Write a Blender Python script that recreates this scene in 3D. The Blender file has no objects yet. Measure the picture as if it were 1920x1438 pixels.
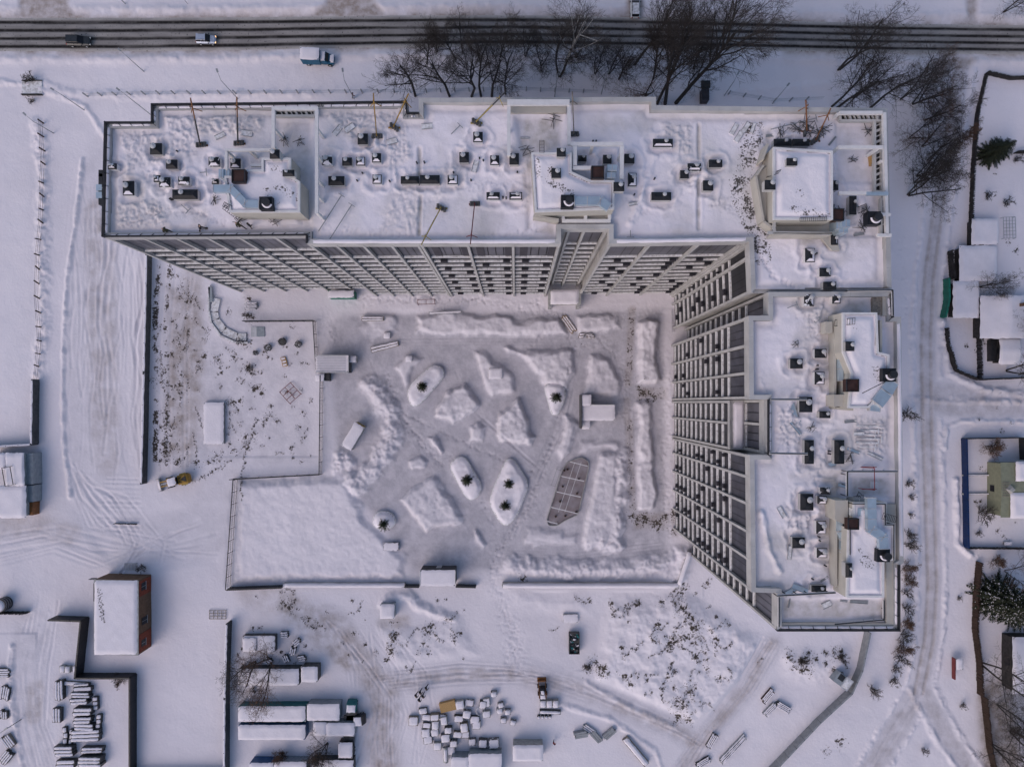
import bpy, math, random
import numpy as np
from mathutils import Vector
random.seed(11)
S = bpy.context.scene
COL = S.collection
# ------------------------------------------------------------------ camera, world, sun
cam_d = bpy.data.cameras.new('camera'); cam = bpy.data.objects.new('camera', cam_d); COL.objects.link(cam)
cam.location = (0, 0, 138.0)
cam_d.sensor_width = 36; cam_d.lens = 36 * 1288 / 1920
cam_d.shift_x = -7 / 1920; cam_d.shift_y = 36 / 1920
cam_d.clip_start = 1; cam_d.clip_end = 6000
S.camera = cam
SUN_EL, SUN_AZ = 38.0, 226.0          # the low veiled sun stands beyond the lower left corner
wd = bpy.data.worlds.new('World'); S.world = wd; wd.use_nodes = True
nt = wd.node_tree; bg = nt.nodes['Background']
sky = nt.nodes.new('ShaderNodeTexSky'); sky.sky_type = 'NISHITA'; sky.sun_disc = False
sky.sun_elevation = math.radians(SUN_EL); sky.sun_rotation = math.radians(SUN_AZ)
sky.dust_density = 2.0; sky.air_density = 1.0; sky.ozone_density = 1.0
nt.links.new(sky.outputs[0], bg.inputs[0]); bg.inputs[1].default_value = 0.14
sd = bpy.data.lights.new('sun', 'SUN'); sd.energy = 0.78; sd.angle = math.radians(58); sd.color = (1.0, 0.78, 0.77)
so = bpy.data.objects.new('sun', sd); COL.objects.link(so)
az, el = math.radians(SUN_AZ), math.radians(SUN_EL)
sv = Vector((math.sin(az) * math.cos(el), math.cos(az) * math.cos(el), math.sin(el)))
so.rotation_euler = sv.to_track_quat('Z', 'Y').to_euler()
S.view_settings.view_transform = 'Standard'; S.view_settings.look = 'None'
S.view_settings.exposure = 0.02; S.view_settings.gamma = 1.0; S.view_settings.use_curve_mapping = False

# ------------------------------------------------------------------ survey: photograph point + height -> metres
F, HC = 1288.0, 138.0
def W(px, py, z=0.0): k = (HC - z) / F; return ((px - 967) * k, (755 - py) * k, z)
def W2(px, py, z=0.0): return W(px, py, z)[:2]
def M(z): return (HC - z) / F                       # metres per photograph pixel at height z
ROOF, PAR = 44.8, 46.0

# ------------------------------------------------------------------ materials
MT = {}
def nodes(name):
    m = bpy.data.materials.new(name); m.use_nodes = True; t = m.node_tree
    b = t.nodes['Principled BSDF']; MT[name] = m
    return m, t, b
def mat(name, col, rough=.8, metal=0.0, var=.12, scale=1.5, bump=0.0, bscale=8.0, spec=.3, col2=None, thr=None):
    m, t, b = nodes(name); L = t.links
    b.inputs['Roughness'].default_value = rough; b.inputs['Metallic'].default_value = metal
    b.inputs['Specular IOR Level'].default_value = spec
    tc = t.nodes.new('ShaderNodeTexCoord')
    geo = t.nodes.new('ShaderNodeNewGeometry')
    n = t.nodes.new('ShaderNodeTexNoise'); n.inputs['Scale'].default_value = scale; n.inputs['Detail'].default_value = 6
    L.new(geo.outputs['Position'], n.inputs['Vector'])
    r = t.nodes.new('ShaderNodeValToRGB'); L.new(n.outputs['Fac'], r.inputs['Fac'])
    c2 = col2 if col2 else tuple(min(1, c * (1 + var)) for c in col)
    c1 = tuple(c * (1 - var) for c in col) if not col2 else col
    lo, hi = thr if thr else (.35, .65)
    r.color_ramp.elements[0].position = lo; r.color_ramp.elements[0].color = (*c1, 1)
    r.color_ramp.elements[1].position = hi; r.color_ramp.elements[1].color = (*c2, 1)
    L.new(r.outputs['Color'], b.inputs['Base Color'])
    if bump:
        n2 = t.nodes.new('ShaderNodeTexNoise'); n2.inputs['Scale'].default_value = bscale; n2.inputs['Detail'].default_value = 4
        L.new(geo.outputs['Position'], n2.inputs['Vector'])
        bp = t.nodes.new('ShaderNodeBump'); bp.inputs['Strength'].default_value = bump; bp.inputs['Distance'].default_value = .08
        L.new(n2.outputs['Fac'], bp.inputs['Height']); L.new(bp.outputs[0], b.inputs['Normal'])
    return m
SN = (.79, .742, .79)
mat('snow', SN, .9, var=.03, scale=.8, bump=.5, bscale=3.5, spec=.2)
mat('snow_thin', (.50, .48, .48), .9, bump=.4, bscale=6, col2=(.76, .75, .77), thr=(.35, .6), scale=2.2)
mat('panel_light', (.44, .43, .425), .7, var=.13, scale=.35)
mat('panel_beige', (.45, .425, .385), .75, var=.06, scale=.7)
mat('panel_grey', (.36, .355, .36), .7, var=.08)
mat('ledge_white', (.66, .645, .65), .75, var=.05)
mat('concrete', (.36, .355, .345), .85, var=.15, bump=.3)
mat('concrete_dark', (.085, .085, .09), .85, var=.2, bump=.3)
mat('cap_black', (.014, .015, .019), .5, var=.3, spec=.3)
mat('cap_dark', (.016, .017, .021), .5, spec=.3, col2=(.7, .69, .72), thr=(.575, .60), scale=1.9)
mat('black_metal', (.018, .018, .021), .5, var=.3, spec=.5)
mat('rail_dark', (.03, .03, .034), .5)
mat('duct', (.47, .56, .63), .38, metal=.55, var=.08, scale=1.0)
mat('steel', (.50, .50, .52), .5, metal=.2)
mat('galv_grey', (.30, .31, .32), .5, metal=.3)
mat('glass_dark', (.012, .013, .018), .3, spec=.18, var=.4, scale=.5)
mat('glass_mid', (.040, .042, .055), .3, spec=.2, var=.4, scale=.6)
mat('glass_grey', (.085, .086, .105), .3, spec=.2, var=.3, scale=.3)
mat('frame_dark', (.012, .012, .015), .5)
mat('panel_dark', (.036, .034, .042), .5, var=.25)
mat('yellow', (.33, .19, .035), .5, var=.15)
mat('orange', (.22, .09, .03), .55, var=.2)
mat('ochre', (.34, .26, .07), .6, var=.2)
mat('red', (.30, .035, .03), .55)
mat('dark_red', (.16, .03, .03), .6)
mat('green', (.02, .16, .11), .6, var=.15)
mat('teal', (.02, .14, .15), .6, var=.15)
mat('blue', (.004, .022, .09), .5, var=.12)
mat('truck_blue', (.01, .09, .17), .5, var=.15)
mat('wood', (.30, .21, .12), .8, var=.25, scale=4)
mat('wood_grey', (.22, .19, .16), .85, var=.3, scale=4)
mat('osb', (.42, .26, .11), .8, var=.15, scale=8)
mat('brown_fence', (.05, .03, .022), .85, var=.3, scale=3)
mat('grey_fence', (.035, .032, .033), .85, var=.35, scale=2)
mat('brick_red', (.20, .05, .028), .85, var=.25, scale=3)
mat('brick_brown', (.14, .085, .055), .85, var=.2, scale=2)
mat('hatch_brown', (.045, .022, .018), .6, var=.3)
mat('bark', (.050, .043, .040), .9, var=.3, scale=5)
mat('twig', (.058, .046, .040), .9, var=.35, scale=1)
mat('twig_brown', (.12, .070, .048), .9, var=.3, scale=1)
mat('birch', (.42, .40, .38), .8, var=.4, scale=3)
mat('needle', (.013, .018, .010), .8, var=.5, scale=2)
mat('needle_lit', (.032, .036, .016), .8, var=.5, scale=3)  # lit look put into the colour: a lighter needle tone, mixed in at random
mat('weed', (.16, .125, .085), .95, var=.4, scale=2)
mat('clod', (.075, .062, .05), .95, var=.4, scale=2)
mat('car_black', (.025, .026, .028), .25, spec=.6, var=.15)
mat('car_silver', (.42, .46, .55), .3, metal=.35, var=.06)
mat('car_white', (.62, .62, .63), .35, var=.04)
mat('tyre', (.02, .02, .02), .85)
mat('lamp_glass', (.7, .7, .68), .2)
mat('tail_red', (.3, .01, .01), .3)
mat('dirty_metal', (.09, .088, .088), .6, metal=.3, var=.35, scale=2)
mat('rubber_pink', (.235, .195, .205), .85, var=.12, scale=.5, col2=(.33, .30, .325), thr=(.4, .7))
mat('line_white', (.66, .65, .67), .8, var=.05)
mat('roof_green', (.23, .24, .17), .7, var=.1)
mat('container_grey', (.27, .30, .33), .6, var=.12)
mat('container_blue', (.03, .09, .20), .55, var=.15)
mat('jacket_dark', (.02, .021, .026), .85)
mat('jacket_olive', (.06, .055, .03), .85)
mat('trousers', (.022, .022, .025), .85)
mat('skin', (.42, .27, .20), .6)
mat('hair', (.03, .022, .018), .8)
mat('bag', (.11, .10, .10), .8, col2=(.6, .6, .62), thr=(.5, .6), scale=3)
# glowing headlight of the car that drives with its lamps on
m, t, b = nodes('headlight_lit'); b.inputs['Base Color'].default_value = (.9, .6, .35, 1)
b.inputs['Emission Color'].default_value = (1, .55, .25, 1); b.inputs['Emission Strength'].default_value = 1.6

def mask_mat(name, base, packed, dirt, speck, sscale=2.6, bump=.55):
    m, t, b = nodes(name); L = t.links; N = t.nodes.new
    b.inputs['Roughness'].default_value = .92; b.inputs['Specular IOR Level'].default_value = .15
    at = N('ShaderNodeAttribute'); at.attribute_name = 'mask'
    sp = N('ShaderNodeSeparateColor'); L.new(at.outputs['Color'], sp.inputs[0])
    geo = N('ShaderNodeNewGeometry')
    def noise(s, d=5, rough=.55):
        n = N('ShaderNodeTexNoise'); n.inputs['Scale'].default_value = s; n.inputs['Detail'].default_value = d
        n.inputs['Roughness'].default_value = rough
        L.new(geo.outputs['Position'], n.inputs['Vector']); return n.outputs['Fac']
    def math_(op, a, b_, c=None, clamp=False):
        n = N('ShaderNodeMath'); n.operation = op; n.use_clamp = clamp
        for i, v in enumerate((a, b_, c)):
            if v is None: continue
            if isinstance(v, (int, float)): n.inputs[i].default_value = v
            else: L.new(v, n.inputs[i])
        return n.outputs[0]
    def mix(f, a, b_):
        n = N('ShaderNodeMix'); n.data_type = 'RGBA'
        L.new(f, n.inputs['Factor'])
        for k, v in (('A', a), ('B', b_)):
            s = [i for i in n.inputs if i.name == k and i.type == 'RGBA'][0]
            if isinstance(v, tuple): s.default_value = (*v, 1)
            else: L.new(v, s)
        return [o for o in n.outputs if o.type == 'RGBA'][0]
    n1, n2, n3 = noise(.22, 6), noise(1.3, 6, .65), noise(sscale, 3, .6)
    tint = mix(n1, tuple(c * .94 for c in base), tuple(min(1, c * 1.05) for c in base))
    f1 = math_('MULTIPLY', sp.outputs[0], math_('ADD', .55, math_('MULTIPLY', n2, .9)), clamp=True)
    c = mix(f1, tint, packed)
    f2 = math_('MULTIPLY', sp.outputs[1], math_('ADD', .35, math_('MULTIPLY', n2, 1.3)), clamp=True)
    c = mix(f2, c, dirt)
    f3 = math_('MULTIPLY', math_('ADD', math_('ADD', n3, math_('MULTIPLY', sp.outputs[2], .40)), -.74), 9.0, clamp=True)
    c = mix(f3, c, speck)
    L.new(c, b.inputs['Base Color'])
    bp = N('ShaderNodeBump'); bp.inputs['Strength'].default_value = bump; bp.inputs['Distance'].default_value = .12
    L.new(math_('ADD', noise(1.6, 6, .6), math_('MULTIPLY', n3, .35)), bp.inputs['Height']); L.new(bp.outputs[0], b.inputs['Normal'])
    return m
mask_mat('ground_snow', SN, (.45, .43, .475), (.34, .285, .26), (.085, .07, .06))
mask_mat('roof_snow', (.83, .778, .83), (.60, .575, .57), (.42, .39, .36), (.09, .08, .075), sscale=4.2)
mask_mat('road_surface', (.23, .215, .21), (.020, .018, .018), (.46, .43, .41), (.04, .038, .036), bump=.3)

# ------------------------------------------------------------------ mesh builder and object helpers
ORG = {}
def setp(o, label=None, cat=None, group=None, kind=None):
    if label: o['label'] = label
    if cat: o['category'] = cat
    if group: o['group'] = group
    if kind: o['kind'] = kind
    return o
def thing(name, label, cat, loc=(0, 0, 0), rz=0.0, group=None):
    o = bpy.data.objects.new(name, None); COL.objects.link(o); o.location = loc; o.rotation_euler = (0, 0, rz)
    o.empty_display_size = .5; ORG[o.name] = Vector(loc)
    return setp(o, label, cat, group)
def link_mesh(me, name, parent=None, loc=(0, 0, 0), rot=(0, 0, 0), scale=(1, 1, 1)):
    o = bpy.data.objects.new(name, me); COL.objects.link(o)
    if parent is not None: o.parent = parent
    o.location = loc; o.rotation_euler = rot; o.scale = scale
    return o
class MB:
    def __init__(s): s.v = []; s.f = []; s.mi = []; s.m = 0
    def add(s, vs, fs):
        n = len(s.v); s.v += [tuple(v) for v in vs]
        for f in fs: s.f.append(tuple(i + n for i in f)); s.mi.append(s.m)
        return s
    def box(s, x0, y0, z0, x1, y1, z1):
        x0, x1 = min(x0, x1), max(x0, x1); y0, y1 = min(y0, y1), max(y0, y1)
        return s.add([(x0, y0, z0), (x1, y0, z0), (x1, y1, z0), (x0, y1, z0), (x0, y0, z1), (x1, y0, z1), (x1, y1, z1), (x0, y1, z1)],
                     [(3, 2, 1, 0), (4, 5, 6, 7), (0, 1, 5, 4), (1, 2, 6, 5), (2, 3, 7, 6), (3, 0, 4, 7)])
    def cbox(s, cx, cy, z0, lx, ly, h, a=0.0, taper=0.0):
        c, d = math.cos(a), math.sin(a); P = []
        for zz, k in ((z0, 1), (z0 + h, 1 - taper)):
            for sx, sy in ((-1, -1), (1, -1), (1, 1), (-1, 1)):
                x, y = sx * lx / 2 * k, sy * ly / 2 * k
                P.append((cx + x * c - y * d, cy + x * d + y * c, zz))
        return s.add(P, [(3, 2, 1, 0), (4, 5, 6, 7), (0, 1, 5, 4), (1, 2, 6, 5), (2, 3, 7, 6), (3, 0, 4, 7)])
    def prism(s, poly, z0, z1, top=True, bottom=False):
        a = sum(poly[i][0] * poly[(i + 1) % len(poly)][1] - poly[(i + 1) % len(poly)][0] * poly[i][1] for i in range(len(poly)))
        if a < 0: poly = poly[::-1]
        n = len(poly)
        vs = [(x, y, z0) for x, y in poly] + [(x, y, z1) for x, y in poly]
        fs = [(i, (i + 1) % n, (i + 1) % n + n, i + n) for i in range(n)]
        if top: fs.append(tuple(range(n, 2 * n)))
        if bottom: fs.append(tuple(range(n - 1, -1, -1)))
        return s.add(vs, fs)
    def tube(s, p0, p1, r0, r1=None, n=6, cap=True):
        r1 = r0 if r1 is None else r1
        p0, p1 = Vector(p0), Vector(p1); d = (p1 - p0)
        if d.length < 1e-6: return s
        d.normalize(); u = d.orthogonal().normalized(); w = d.cross(u)
        vs = []
        for p, r in ((p0, r0), (p1, r1)):
            for i in range(n):
                a = 2 * math.pi * i / n; vs.append(p + (u * math.cos(a) + w * math.sin(a)) * r)
        fs = [(i, (i + 1) % n, (i + 1) % n + n, i + n) for i in range(n)]
        if cap: fs += [tuple(range(n - 1, -1, -1)), tuple(range(n, 2 * n))]
        return s.add(vs, fs)
    def bar(s, p0, p1, w, h):       # rectangular bar, top face up
        p0, p1 = Vector(p0), Vector(p1); d = (p1 - p0); L = d.length
        if L < 1e-6: return s
        d /= L; up = Vector((0, 0, 1)) if abs(d.z) < .95 else Vector((0, 1, 0))
        u = d.cross(up).normalized() * w / 2; k = u.cross(d).normalized() * h / 2
        vs = [p + a * u + b * k for p in (p0, p1) for a, b in ((-1, -1), (1, -1), (1, 1), (-1, 1))]
        return s.add(vs, [(0, 1, 2, 3), (7, 6, 5, 4), (0, 4, 5, 1), (1, 5, 6, 2), (2, 6, 7, 3), (3, 7, 4, 0)])
    def path(s, pts, w, h):
        for a, b in zip(pts[:-1], pts[1:]): s.bar(a, b, w, h)
        return s
    def loft(s, rings, cap=True):
        n = len(rings[0]); base = len(s.v); vs = [p for r in rings for p in r]; fs = []
        for k in range(len(rings) - 1):
            for i in range(n):
                j = (i + 1) % n
                fs.append((k * n + i, k * n + j, (k + 1) * n + j, (k + 1) * n + i))
        if cap: fs += [tuple(range(n - 1, -1, -1)), tuple(range((len(rings) - 1) * n, len(rings) * n))]
        return s.add(vs, fs)
    def pad(s, cx, cy, z, lx, ly, th, a=0.0, seed=0, over=.06, nx=7, ny=7, sag=.25):  # snow blanket with rounded, uneven edge
        r = random.Random(seed); c, d = math.cos(a), math.sin(a); vs = []
        nx = max(4, min(26, int(lx / .5) + 3)); ny = max(4, min(26, int(ly / .5) + 3))
        ph = [r.uniform(0, 6.28) for _ in range(6)]
        def wob(x, y): return .5 * math.sin(x * .9 + ph[0]) * math.cos(y * 1.1 + ph[1]) + .3 * math.sin(x * 2.3 + y * 1.7 + ph[2])
        for j in range(ny + 1):
            for i in range(nx + 1):
                u, v = i / nx * 2 - 1, j / ny * 2 - 1
                e = min(1 - abs(u), 1 - abs(v))
                x, y = u * (lx / 2 + over), v * (ly / 2 + over)
                if abs(u) == 1: x += r.uniform(-.05, .04)
                if abs(v) == 1: y += r.uniform(-.05, .04)
                edge = 1 if e > 1e-6 else 0.0
                hh = th * (1 + sag * wob(x, y)) * edge + (0 if edge else -.02)
                vs.append((cx + x * c - y * d, cy + x * d + y * c, z + hh))
        fs = [(j * (nx + 1) + i, j * (nx + 1) + i + 1, (j + 1) * (nx + 1) + i + 1, (j + 1) * (nx + 1) + i) for j in range(ny) for i in range(nx)]
        return s.add(vs, fs)
    def mesh(s, name, mats, smooth=False):
        me = bpy.data.meshes.new(name); me.from_pydata(s.v, [], s.f); me.update()
        for m in ([mats] if isinstance(mats, str) else mats): me.materials.append(MT[m])
        if any(s.mi): me.polygons.foreach_set('material_index', s.mi)
        if smooth: me.polygons.foreach_set('use_smooth', [True] * len(me.polygons))
        return me
    def build(s, name, mats, parent=None, label=None, smooth=False, kind=None):
        if not s.v: return None
        o0 = ORG.get(parent.name, Vector((0, 0, 0))) if parent is not None else Vector((0, 0, 0))
        if o0.length: s.v = [(x - o0.x, y - o0.y, z - o0.z) for x, y, z in s.v]
        o = link_mesh(s.mesh(name, mats, smooth), name, parent)
        if parent is not None: ORG[o.name] = o0
        if label: o['label'] = label
        if kind: o['kind'] = kind
        return o
def kids(o): return [c for c in bpy.data.objects if c.parent == o]
def copy_tree(o, parent=None, depth=0):
    c = o.copy(); COL.objects.link(c)
    if parent is not None: c.parent = parent
    for ch in o.children: copy_tree(ch, c)
    return c

# ------------------------------------------------------------------ raster toolbox (heights and wear are authored on the survey grid)
class Grid:
    def __init__(s, xs, ys): s.x = np.asarray(xs, float); s.y = np.asarray(ys, float); s.h = np.zeros((len(ys), len(xs))); s.m = np.zeros((len(ys), len(xs), 3))
    def win(s, x0, y0, x1, y1):
        i0, i1 = np.searchsorted(s.x, x0), np.searchsorted(s.x, x1); j0, j1 = np.searchsorted(s.y, y0), np.searchsorted(s.y, y1)
        i1 = max(i1, i0 + 1); j1 = max(j1, j0 + 1)
        sl = (slice(j0, j1), slice(i0, i1)); X, Y = np.meshgrid(s.x[i0:i1], s.y[j0:j1]); return sl, X, Y
LAT = np.random.RandomState(5).rand(256, 256)
def vn(X, Y, s, seed=0):
    x = X / s + seed * 17.3; y = Y / s + seed * 9.7; xi = np.floor(x).astype(int); yi = np.floor(y).astype(int); fx = x - xi; fy = y - yi
    fx = fx * fx * (3 - 2 * fx); fy = fy * fy * (3 - 2 * fy)
    a = LAT[yi & 255, xi & 255]; b = LAT[yi & 255, (xi + 1) & 255]; c = LAT[(yi + 1) & 255, xi & 255]; d = LAT[(yi + 1) & 255, (xi + 1) & 255]
    return (a * (1 - fx) + b * fx) * (1 - fy) + (c * (1 - fx) + d * fx) * fy - .5
def fbm(X, Y, s, o=4, seed=0, g=.5):
    r = 0; a = 1.0
    for k in range(o): r = r + a * vn(X, Y, s, seed + k); s /= 2.03; a *= g
    return r
def ss(t): t = np.clip(t, 0, 1); return t * t * (3 - 2 * t)
def d_line(X, Y, pts):
    D = np.full(X.shape, 1e9)
    for (x0, y0), (x1, y1) in zip(pts[:-1], pts[1:]):
        dx, dy = x1 - x0, y1 - y0; L = dx * dx + dy * dy + 1e-9
        t = np.clip(((X - x0) * dx + (Y - y0) * dy) / L, 0, 1)
        D = np.minimum(D, np.hypot(X - x0 - t * dx, Y - y0 - t * dy))
    return D
def inside(X, Y, poly):
    r = np.zeros(X.shape, bool); n = len(poly)
    for i in range(n):
        x0, y0 = poly[i]; x1, y1 = poly[(i + 1) % n]
        if y0 == y1: continue
        c = ((y0 > Y) != (y1 > Y)) & (X < (x1 - x0) * (Y - y0) / (y1 - y0) + x0); r ^= c
    return r
def sd_poly(X, Y, poly):
    d = d_line(X, Y, list(poly) + [poly[0]]); return np.where(inside(X, Y, poly), d, -d)
def bb(pts, p): xs = [q[0] for q in pts]; ys = [q[1] for q in pts]; return min(xs) - p, min(ys) - p, max(xs) + p, max(ys) + p
def mound(g, poly, h, edge=12, rough=.35, seed=1, mode='max'):
    sl, X, Y = g.win(*bb(poly, edge + 12))
    wob = fbm(X, Y, 22, 3, seed) * 9
    d = sd_poly(X, Y, poly) + wob
    k = ss((d + 3) / edge) * h * (1 + rough * fbm(X, Y, 16, 4, seed + 3, .6) * 1.6)
    g.h[sl] = np.maximum(g.h[sl], k) if mode == 'max' else g.h[sl] + k
def ridge(g, pts, w, h, rough=.5, seed=1, mode='max'):
    sl, X, Y = g.win(*bb(pts, w + 14))
    d = d_line(X, Y, pts) + fbm(X, Y, 18, 3, seed) * w * .5
    k = ss(1 - d / w) * h * (1 + rough * fbm(X, Y, 9, 4, seed + 2, .65) * 1.8)
    g.h[sl] = np.maximum(g.h[sl], k) if mode == 'max' else g.h[sl] + k
def groove(g, pts, w, dep, berm=.4):
    sl, X, Y = g.win(*bb(pts, w * 3 + 4)); d = d_line(X, Y, pts) + fbm(X, Y, 30, 2, 4) * 2
    g.h[sl] += -dep * np.exp(-(d / w) ** 2) + dep * berm * np.exp(-((d - w * 1.8) / (w * .8)) ** 2)
def flat(g, pts, w, z=0.0, soft=8, poly=False):
    sl, X, Y = g.win(*bb(pts, w + soft + 2))
    k = ss((sd_poly(X, Y, pts) + w) / soft) if poly else ss((w + soft - d_line(X, Y, pts)) / soft)
    g.h[sl] = g.h[sl] * (1 - k) + z * k
def tint(g, ch, pts, w, v, soft=10, poly=False, mod=.5, seed=2, ns=14):
    sl, X, Y = g.win(*bb(pts, w + soft + 2))
    k = ss((sd_poly(X, Y, pts) + w) / soft) if poly else ss((w + soft - d_line(X, Y, pts)) / soft)
    k = k * v * np.clip(1 - mod + 2 * mod * (fbm(X, Y, ns, 4, seed) + .5), 0, 2)
    g.m[sl][..., ch] = np.clip(np.maximum(g.m[sl][..., ch], k), 0, 1)
def grid_obj(name, g, zf, matn, keep=None, parent=None, base=None):
    X, Y = np.meshgrid(g.x, g.y); Z = zf + g.h; k = (HC - (base if base is not None else 0)) / F
    co = np.stack([(X - 967) * k, (755 - Y) * k, Z], -1).reshape(-1, 3)
    ny, nx = X.shape; idx = np.arange(ny * nx).reshape(ny, nx)
    q = np.stack([idx[1:, :-1], idx[1:, 1:], idx[:-1, 1:], idx[:-1, :-1]], -1).reshape(-1, 4)
    if keep is not None:
        q = q[keep[1:, :-1].ravel() & keep[1:, 1:].ravel() & keep[:-1, 1:].ravel() & keep[:-1, :-1].ravel()]
        used, inv = np.unique(q, return_inverse=True); q = inv.reshape(-1, 4); co = co[used]; msk = g.m.reshape(-1, 3)[used]
    else: msk = g.m.reshape(-1, 3)
    if parent is not None: o0 = ORG[parent.name]; co = co - np.array(o0)
    me = bpy.data.meshes.new(name); me.vertices.add(len(co)); me.vertices.foreach_set('co', co.ravel().astype(np.float32))
    me.loops.add(q.size); me.loops.foreach_set('vertex_index', q.ravel().astype(np.int32))
    me.polygons.add(len(q)); me.polygons.foreach_set('loop_start', np.arange(0, q.size, 4, dtype=np.int32))
    me.update(calc_edges=True); me.polygons.foreach_set('use_smooth', np.ones(len(q), bool))
    ca = me.color_attributes.new('mask', 'FLOAT_COLOR', 'POINT')
    ca.data.foreach_set('color', np.concatenate([msk, np.ones((len(msk), 1))], 1).ravel().astype(np.float32))
    me.materials.append(MT[matn]); me.validate()
    return link_mesh(me, name, parent)
# ------------------------------------------------------------------ GROUND (one sheet, relief + wear masks)
def grow(a, sgn, n=22):
    r = []; st = 6.0
    for _ in range(n): a += sgn * st; st *= 1.42; r.append(a)
    return r
DS = 2.25
gx = np.arange(-30, 1951, DS); gy = np.arange(-24, 1465, DS)
G = Grid(np.array(grow(gx[0], -1)[::-1] + list(gx) + grow(gx[-1], 1)), np.array(grow(gy[0], -1)[::-1] + list(gy) + grow(gy[-1], 1)))
X, Y = np.meshgrid(G.x, G.y)
inb = ss((np.minimum(np.minimum(X + 200, 2120 - X), np.minimum(Y + 200, 1640 - Y))) / 150)
G.h += inb * (.45 * fbm(X, Y, 150, 3, 3) + .045 * fbm(X, Y, 14, 4, 8))
G.m[..., 0] = np.clip(.12 + .5 * fbm(X, Y, 190, 4, 31), 0, 1) * .5
# main road trench with ploughed shoulders
RXS = [-30000, 0, 240, 480, 720, 960, 1200, 1440, 1680, 1920, 30000]
RY0 = [45, 43, 43, 42, 39, 38, 42, 48, 54, 57, 57]; RSP = [15, 15, 15, 14.3, 14, 13.7, 13.5, 12.8, 12.5, 12.3, 12.3]
def road_y(x): return np.interp(x, RXS, RY0)
def road_s(x): return np.interp(x, RXS, RSP)
ty, sp_ = road_y(X), road_s(X)
top, bot = ty - 10, ty + sp_ * 3 + 9
dr = np.maximum(top - Y, Y - bot)                    # outside positive
G.h = np.where(dr < 14, G.h * ss(dr / 14) - .02 * (dr < 0), G.h)
bank = np.exp(-((dr - 15) / 8) ** 2) * (dr > 0) * (.28 + .25 * fbm(X, Y, 12, 4, 12))
G.h += np.clip(bank, 0, 1)
G.m[..., 1] = np.maximum(G.m[..., 1], np.exp(-np.clip(dr, 0, 99) / 9) * np.clip(.75 + .9 * fbm(X, Y, 20, 4, 7), 0, 1) * (np.abs(X) < 4000))
def dirtarea(poly, v=.8, w=0, soft=14, packed=None): tint(G, 1, poly, w, v, soft, True, .35, 5)
for P in ([(28, -60), (150, -60), (135, 8), (165, 42), (5, 42), (30, 12)], [(598, -60), (705, -60), (708, 0), (742, 40), (560, 40), (605, 5)],
          [(1165, -60), (1210, -60), (1215, 42), (1130, 42), (1168, 14)], [(1800, -60), (1838, -60), (1838, 30), (1850, 54), (1780, 54), (1806, 28)]):
    flat(G, P, 0, 0.0, 12, True); dirtarea(P, .85)
dirtarea([(1745, 98), (1860, 98), (1810, 140), (1795, 220), (1770, 220), (1785, 140)], .8, 4, 26)
# lanes: east lane and branches, left haul road, southern tracks
LANE = [(1800, 110), (1790, 200), (1768, 330), (1755, 420), (1742, 520), (1736, 640), (1738, 800), (1744, 950), (1748, 1100), (1742, 1200), (1722, 1300)]
for pts, w in ((LANE, 17), ([(1722, 1300), (1660, 1400), (1600, 1500)], 22), ([(1730, 1290), (1775, 1380), (1850, 1480)], 16), ([(1745, 745), (1830, 755), (2000, 752)], 30)):
    flat(G, pts, w, -.02, 12); tint(G, 0, pts, w - 4, .42, 12, mod=.35); tint(G, 1, pts, w - 12, .2, 12, mod=.6)
    for s_ in (-1, 1): ridge(G, [(x + s_ * (w + 9), y) for x, y in pts], 8, .22, .8, 5, 'add')
for s_ in (-8, 8):
    groove(G, [(x + s_, y) for x, y in LANE], 2.6, .07); tint(G, 1, [(x + s_, y) for x, y in LANE], 1, .55, 5, mod=.4)
    groove(G, [(1722 + s_, 1300), (1660 + s_, 1400), (1600, 1500)], 2.6, .07)
# haul road on the left
HAUL = [(205, 300), (178, 420), (172, 560), (170, 700), (172, 820), (185, 930), (240, 1010), (380, 1000), (420, 920)]
flat(G, HAUL, 44, 0, 22); tint(G, 0, HAUL, 36, .22, 24, mod=.5); tint(G, 1, [(185, 400), (190, 560), (195, 720), (200, 860)], 14, .26, 26, mod=.6)
tint(G, 1, [(172, 400), (200, 380), (185, 430)], 6, .4, 18, mod=.7)
ridge(G, [(155, 300), (142, 420), (126, 520), (119, 640), (118, 760), (122, 860), (132, 930)], 7, .42, .4, 3, 'add')
rr = random.Random(4)
for k in range(26):
    x0 = 135 + k * 5.2 + rr.uniform(-3, 3); pts = [(x0 + rr.uniform(-9, 9) + 6 * math.sin(y / 130 + k), y) for y in range(330 + rr.randrange(0, 120), 700 + rr.randrange(0, 230), 60)]
    groove(G, pts, rr.uniform(1.6, 3.4), rr.uniform(.02, .085), .6)
for k in range(14):
    j_ = rr.uniform(-9, 9); groove(G, [(122 + k * 4 + j_, 850 + k * 5), (138 + k * 7 + j_, 930), (165 + k * 11, 985 + k * 2 + j_), (rr.uniform(230, 330), 1010 + k * 3 + j_)], rr.uniform(1.6, 2.6), rr.uniform(.03, .09), .6)
for k in range(12):
    y = 895 + k * 9 + rr.uniform(-2, 2); groove(G, [(175 + rr.uniform(0, 30), y), (262, y + 2)], 2.2, rr.uniform(.03, .08))
for k in range(10):
    groove(G, [(190 + k * 5, 1140 - k * 9), (215 + k * 6, 1090 - k * 8), (270 + k * 12, 1010 - k * 3)], 1.8, .05)
for k in range(9): j_ = rr.uniform(-8, 8); groove(G, [(-20, 1000 + k * 8 + j_), (rr.uniform(60, 120), 985 + k * 6 + j_), (rr.uniform(170, 240), 1020 + k * 6), (rr.uniform(300, 420), 1045 - k * 8 + j_)], rr.uniform(1.6, 2.8), rr.uniform(.02, .07), .6)
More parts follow.
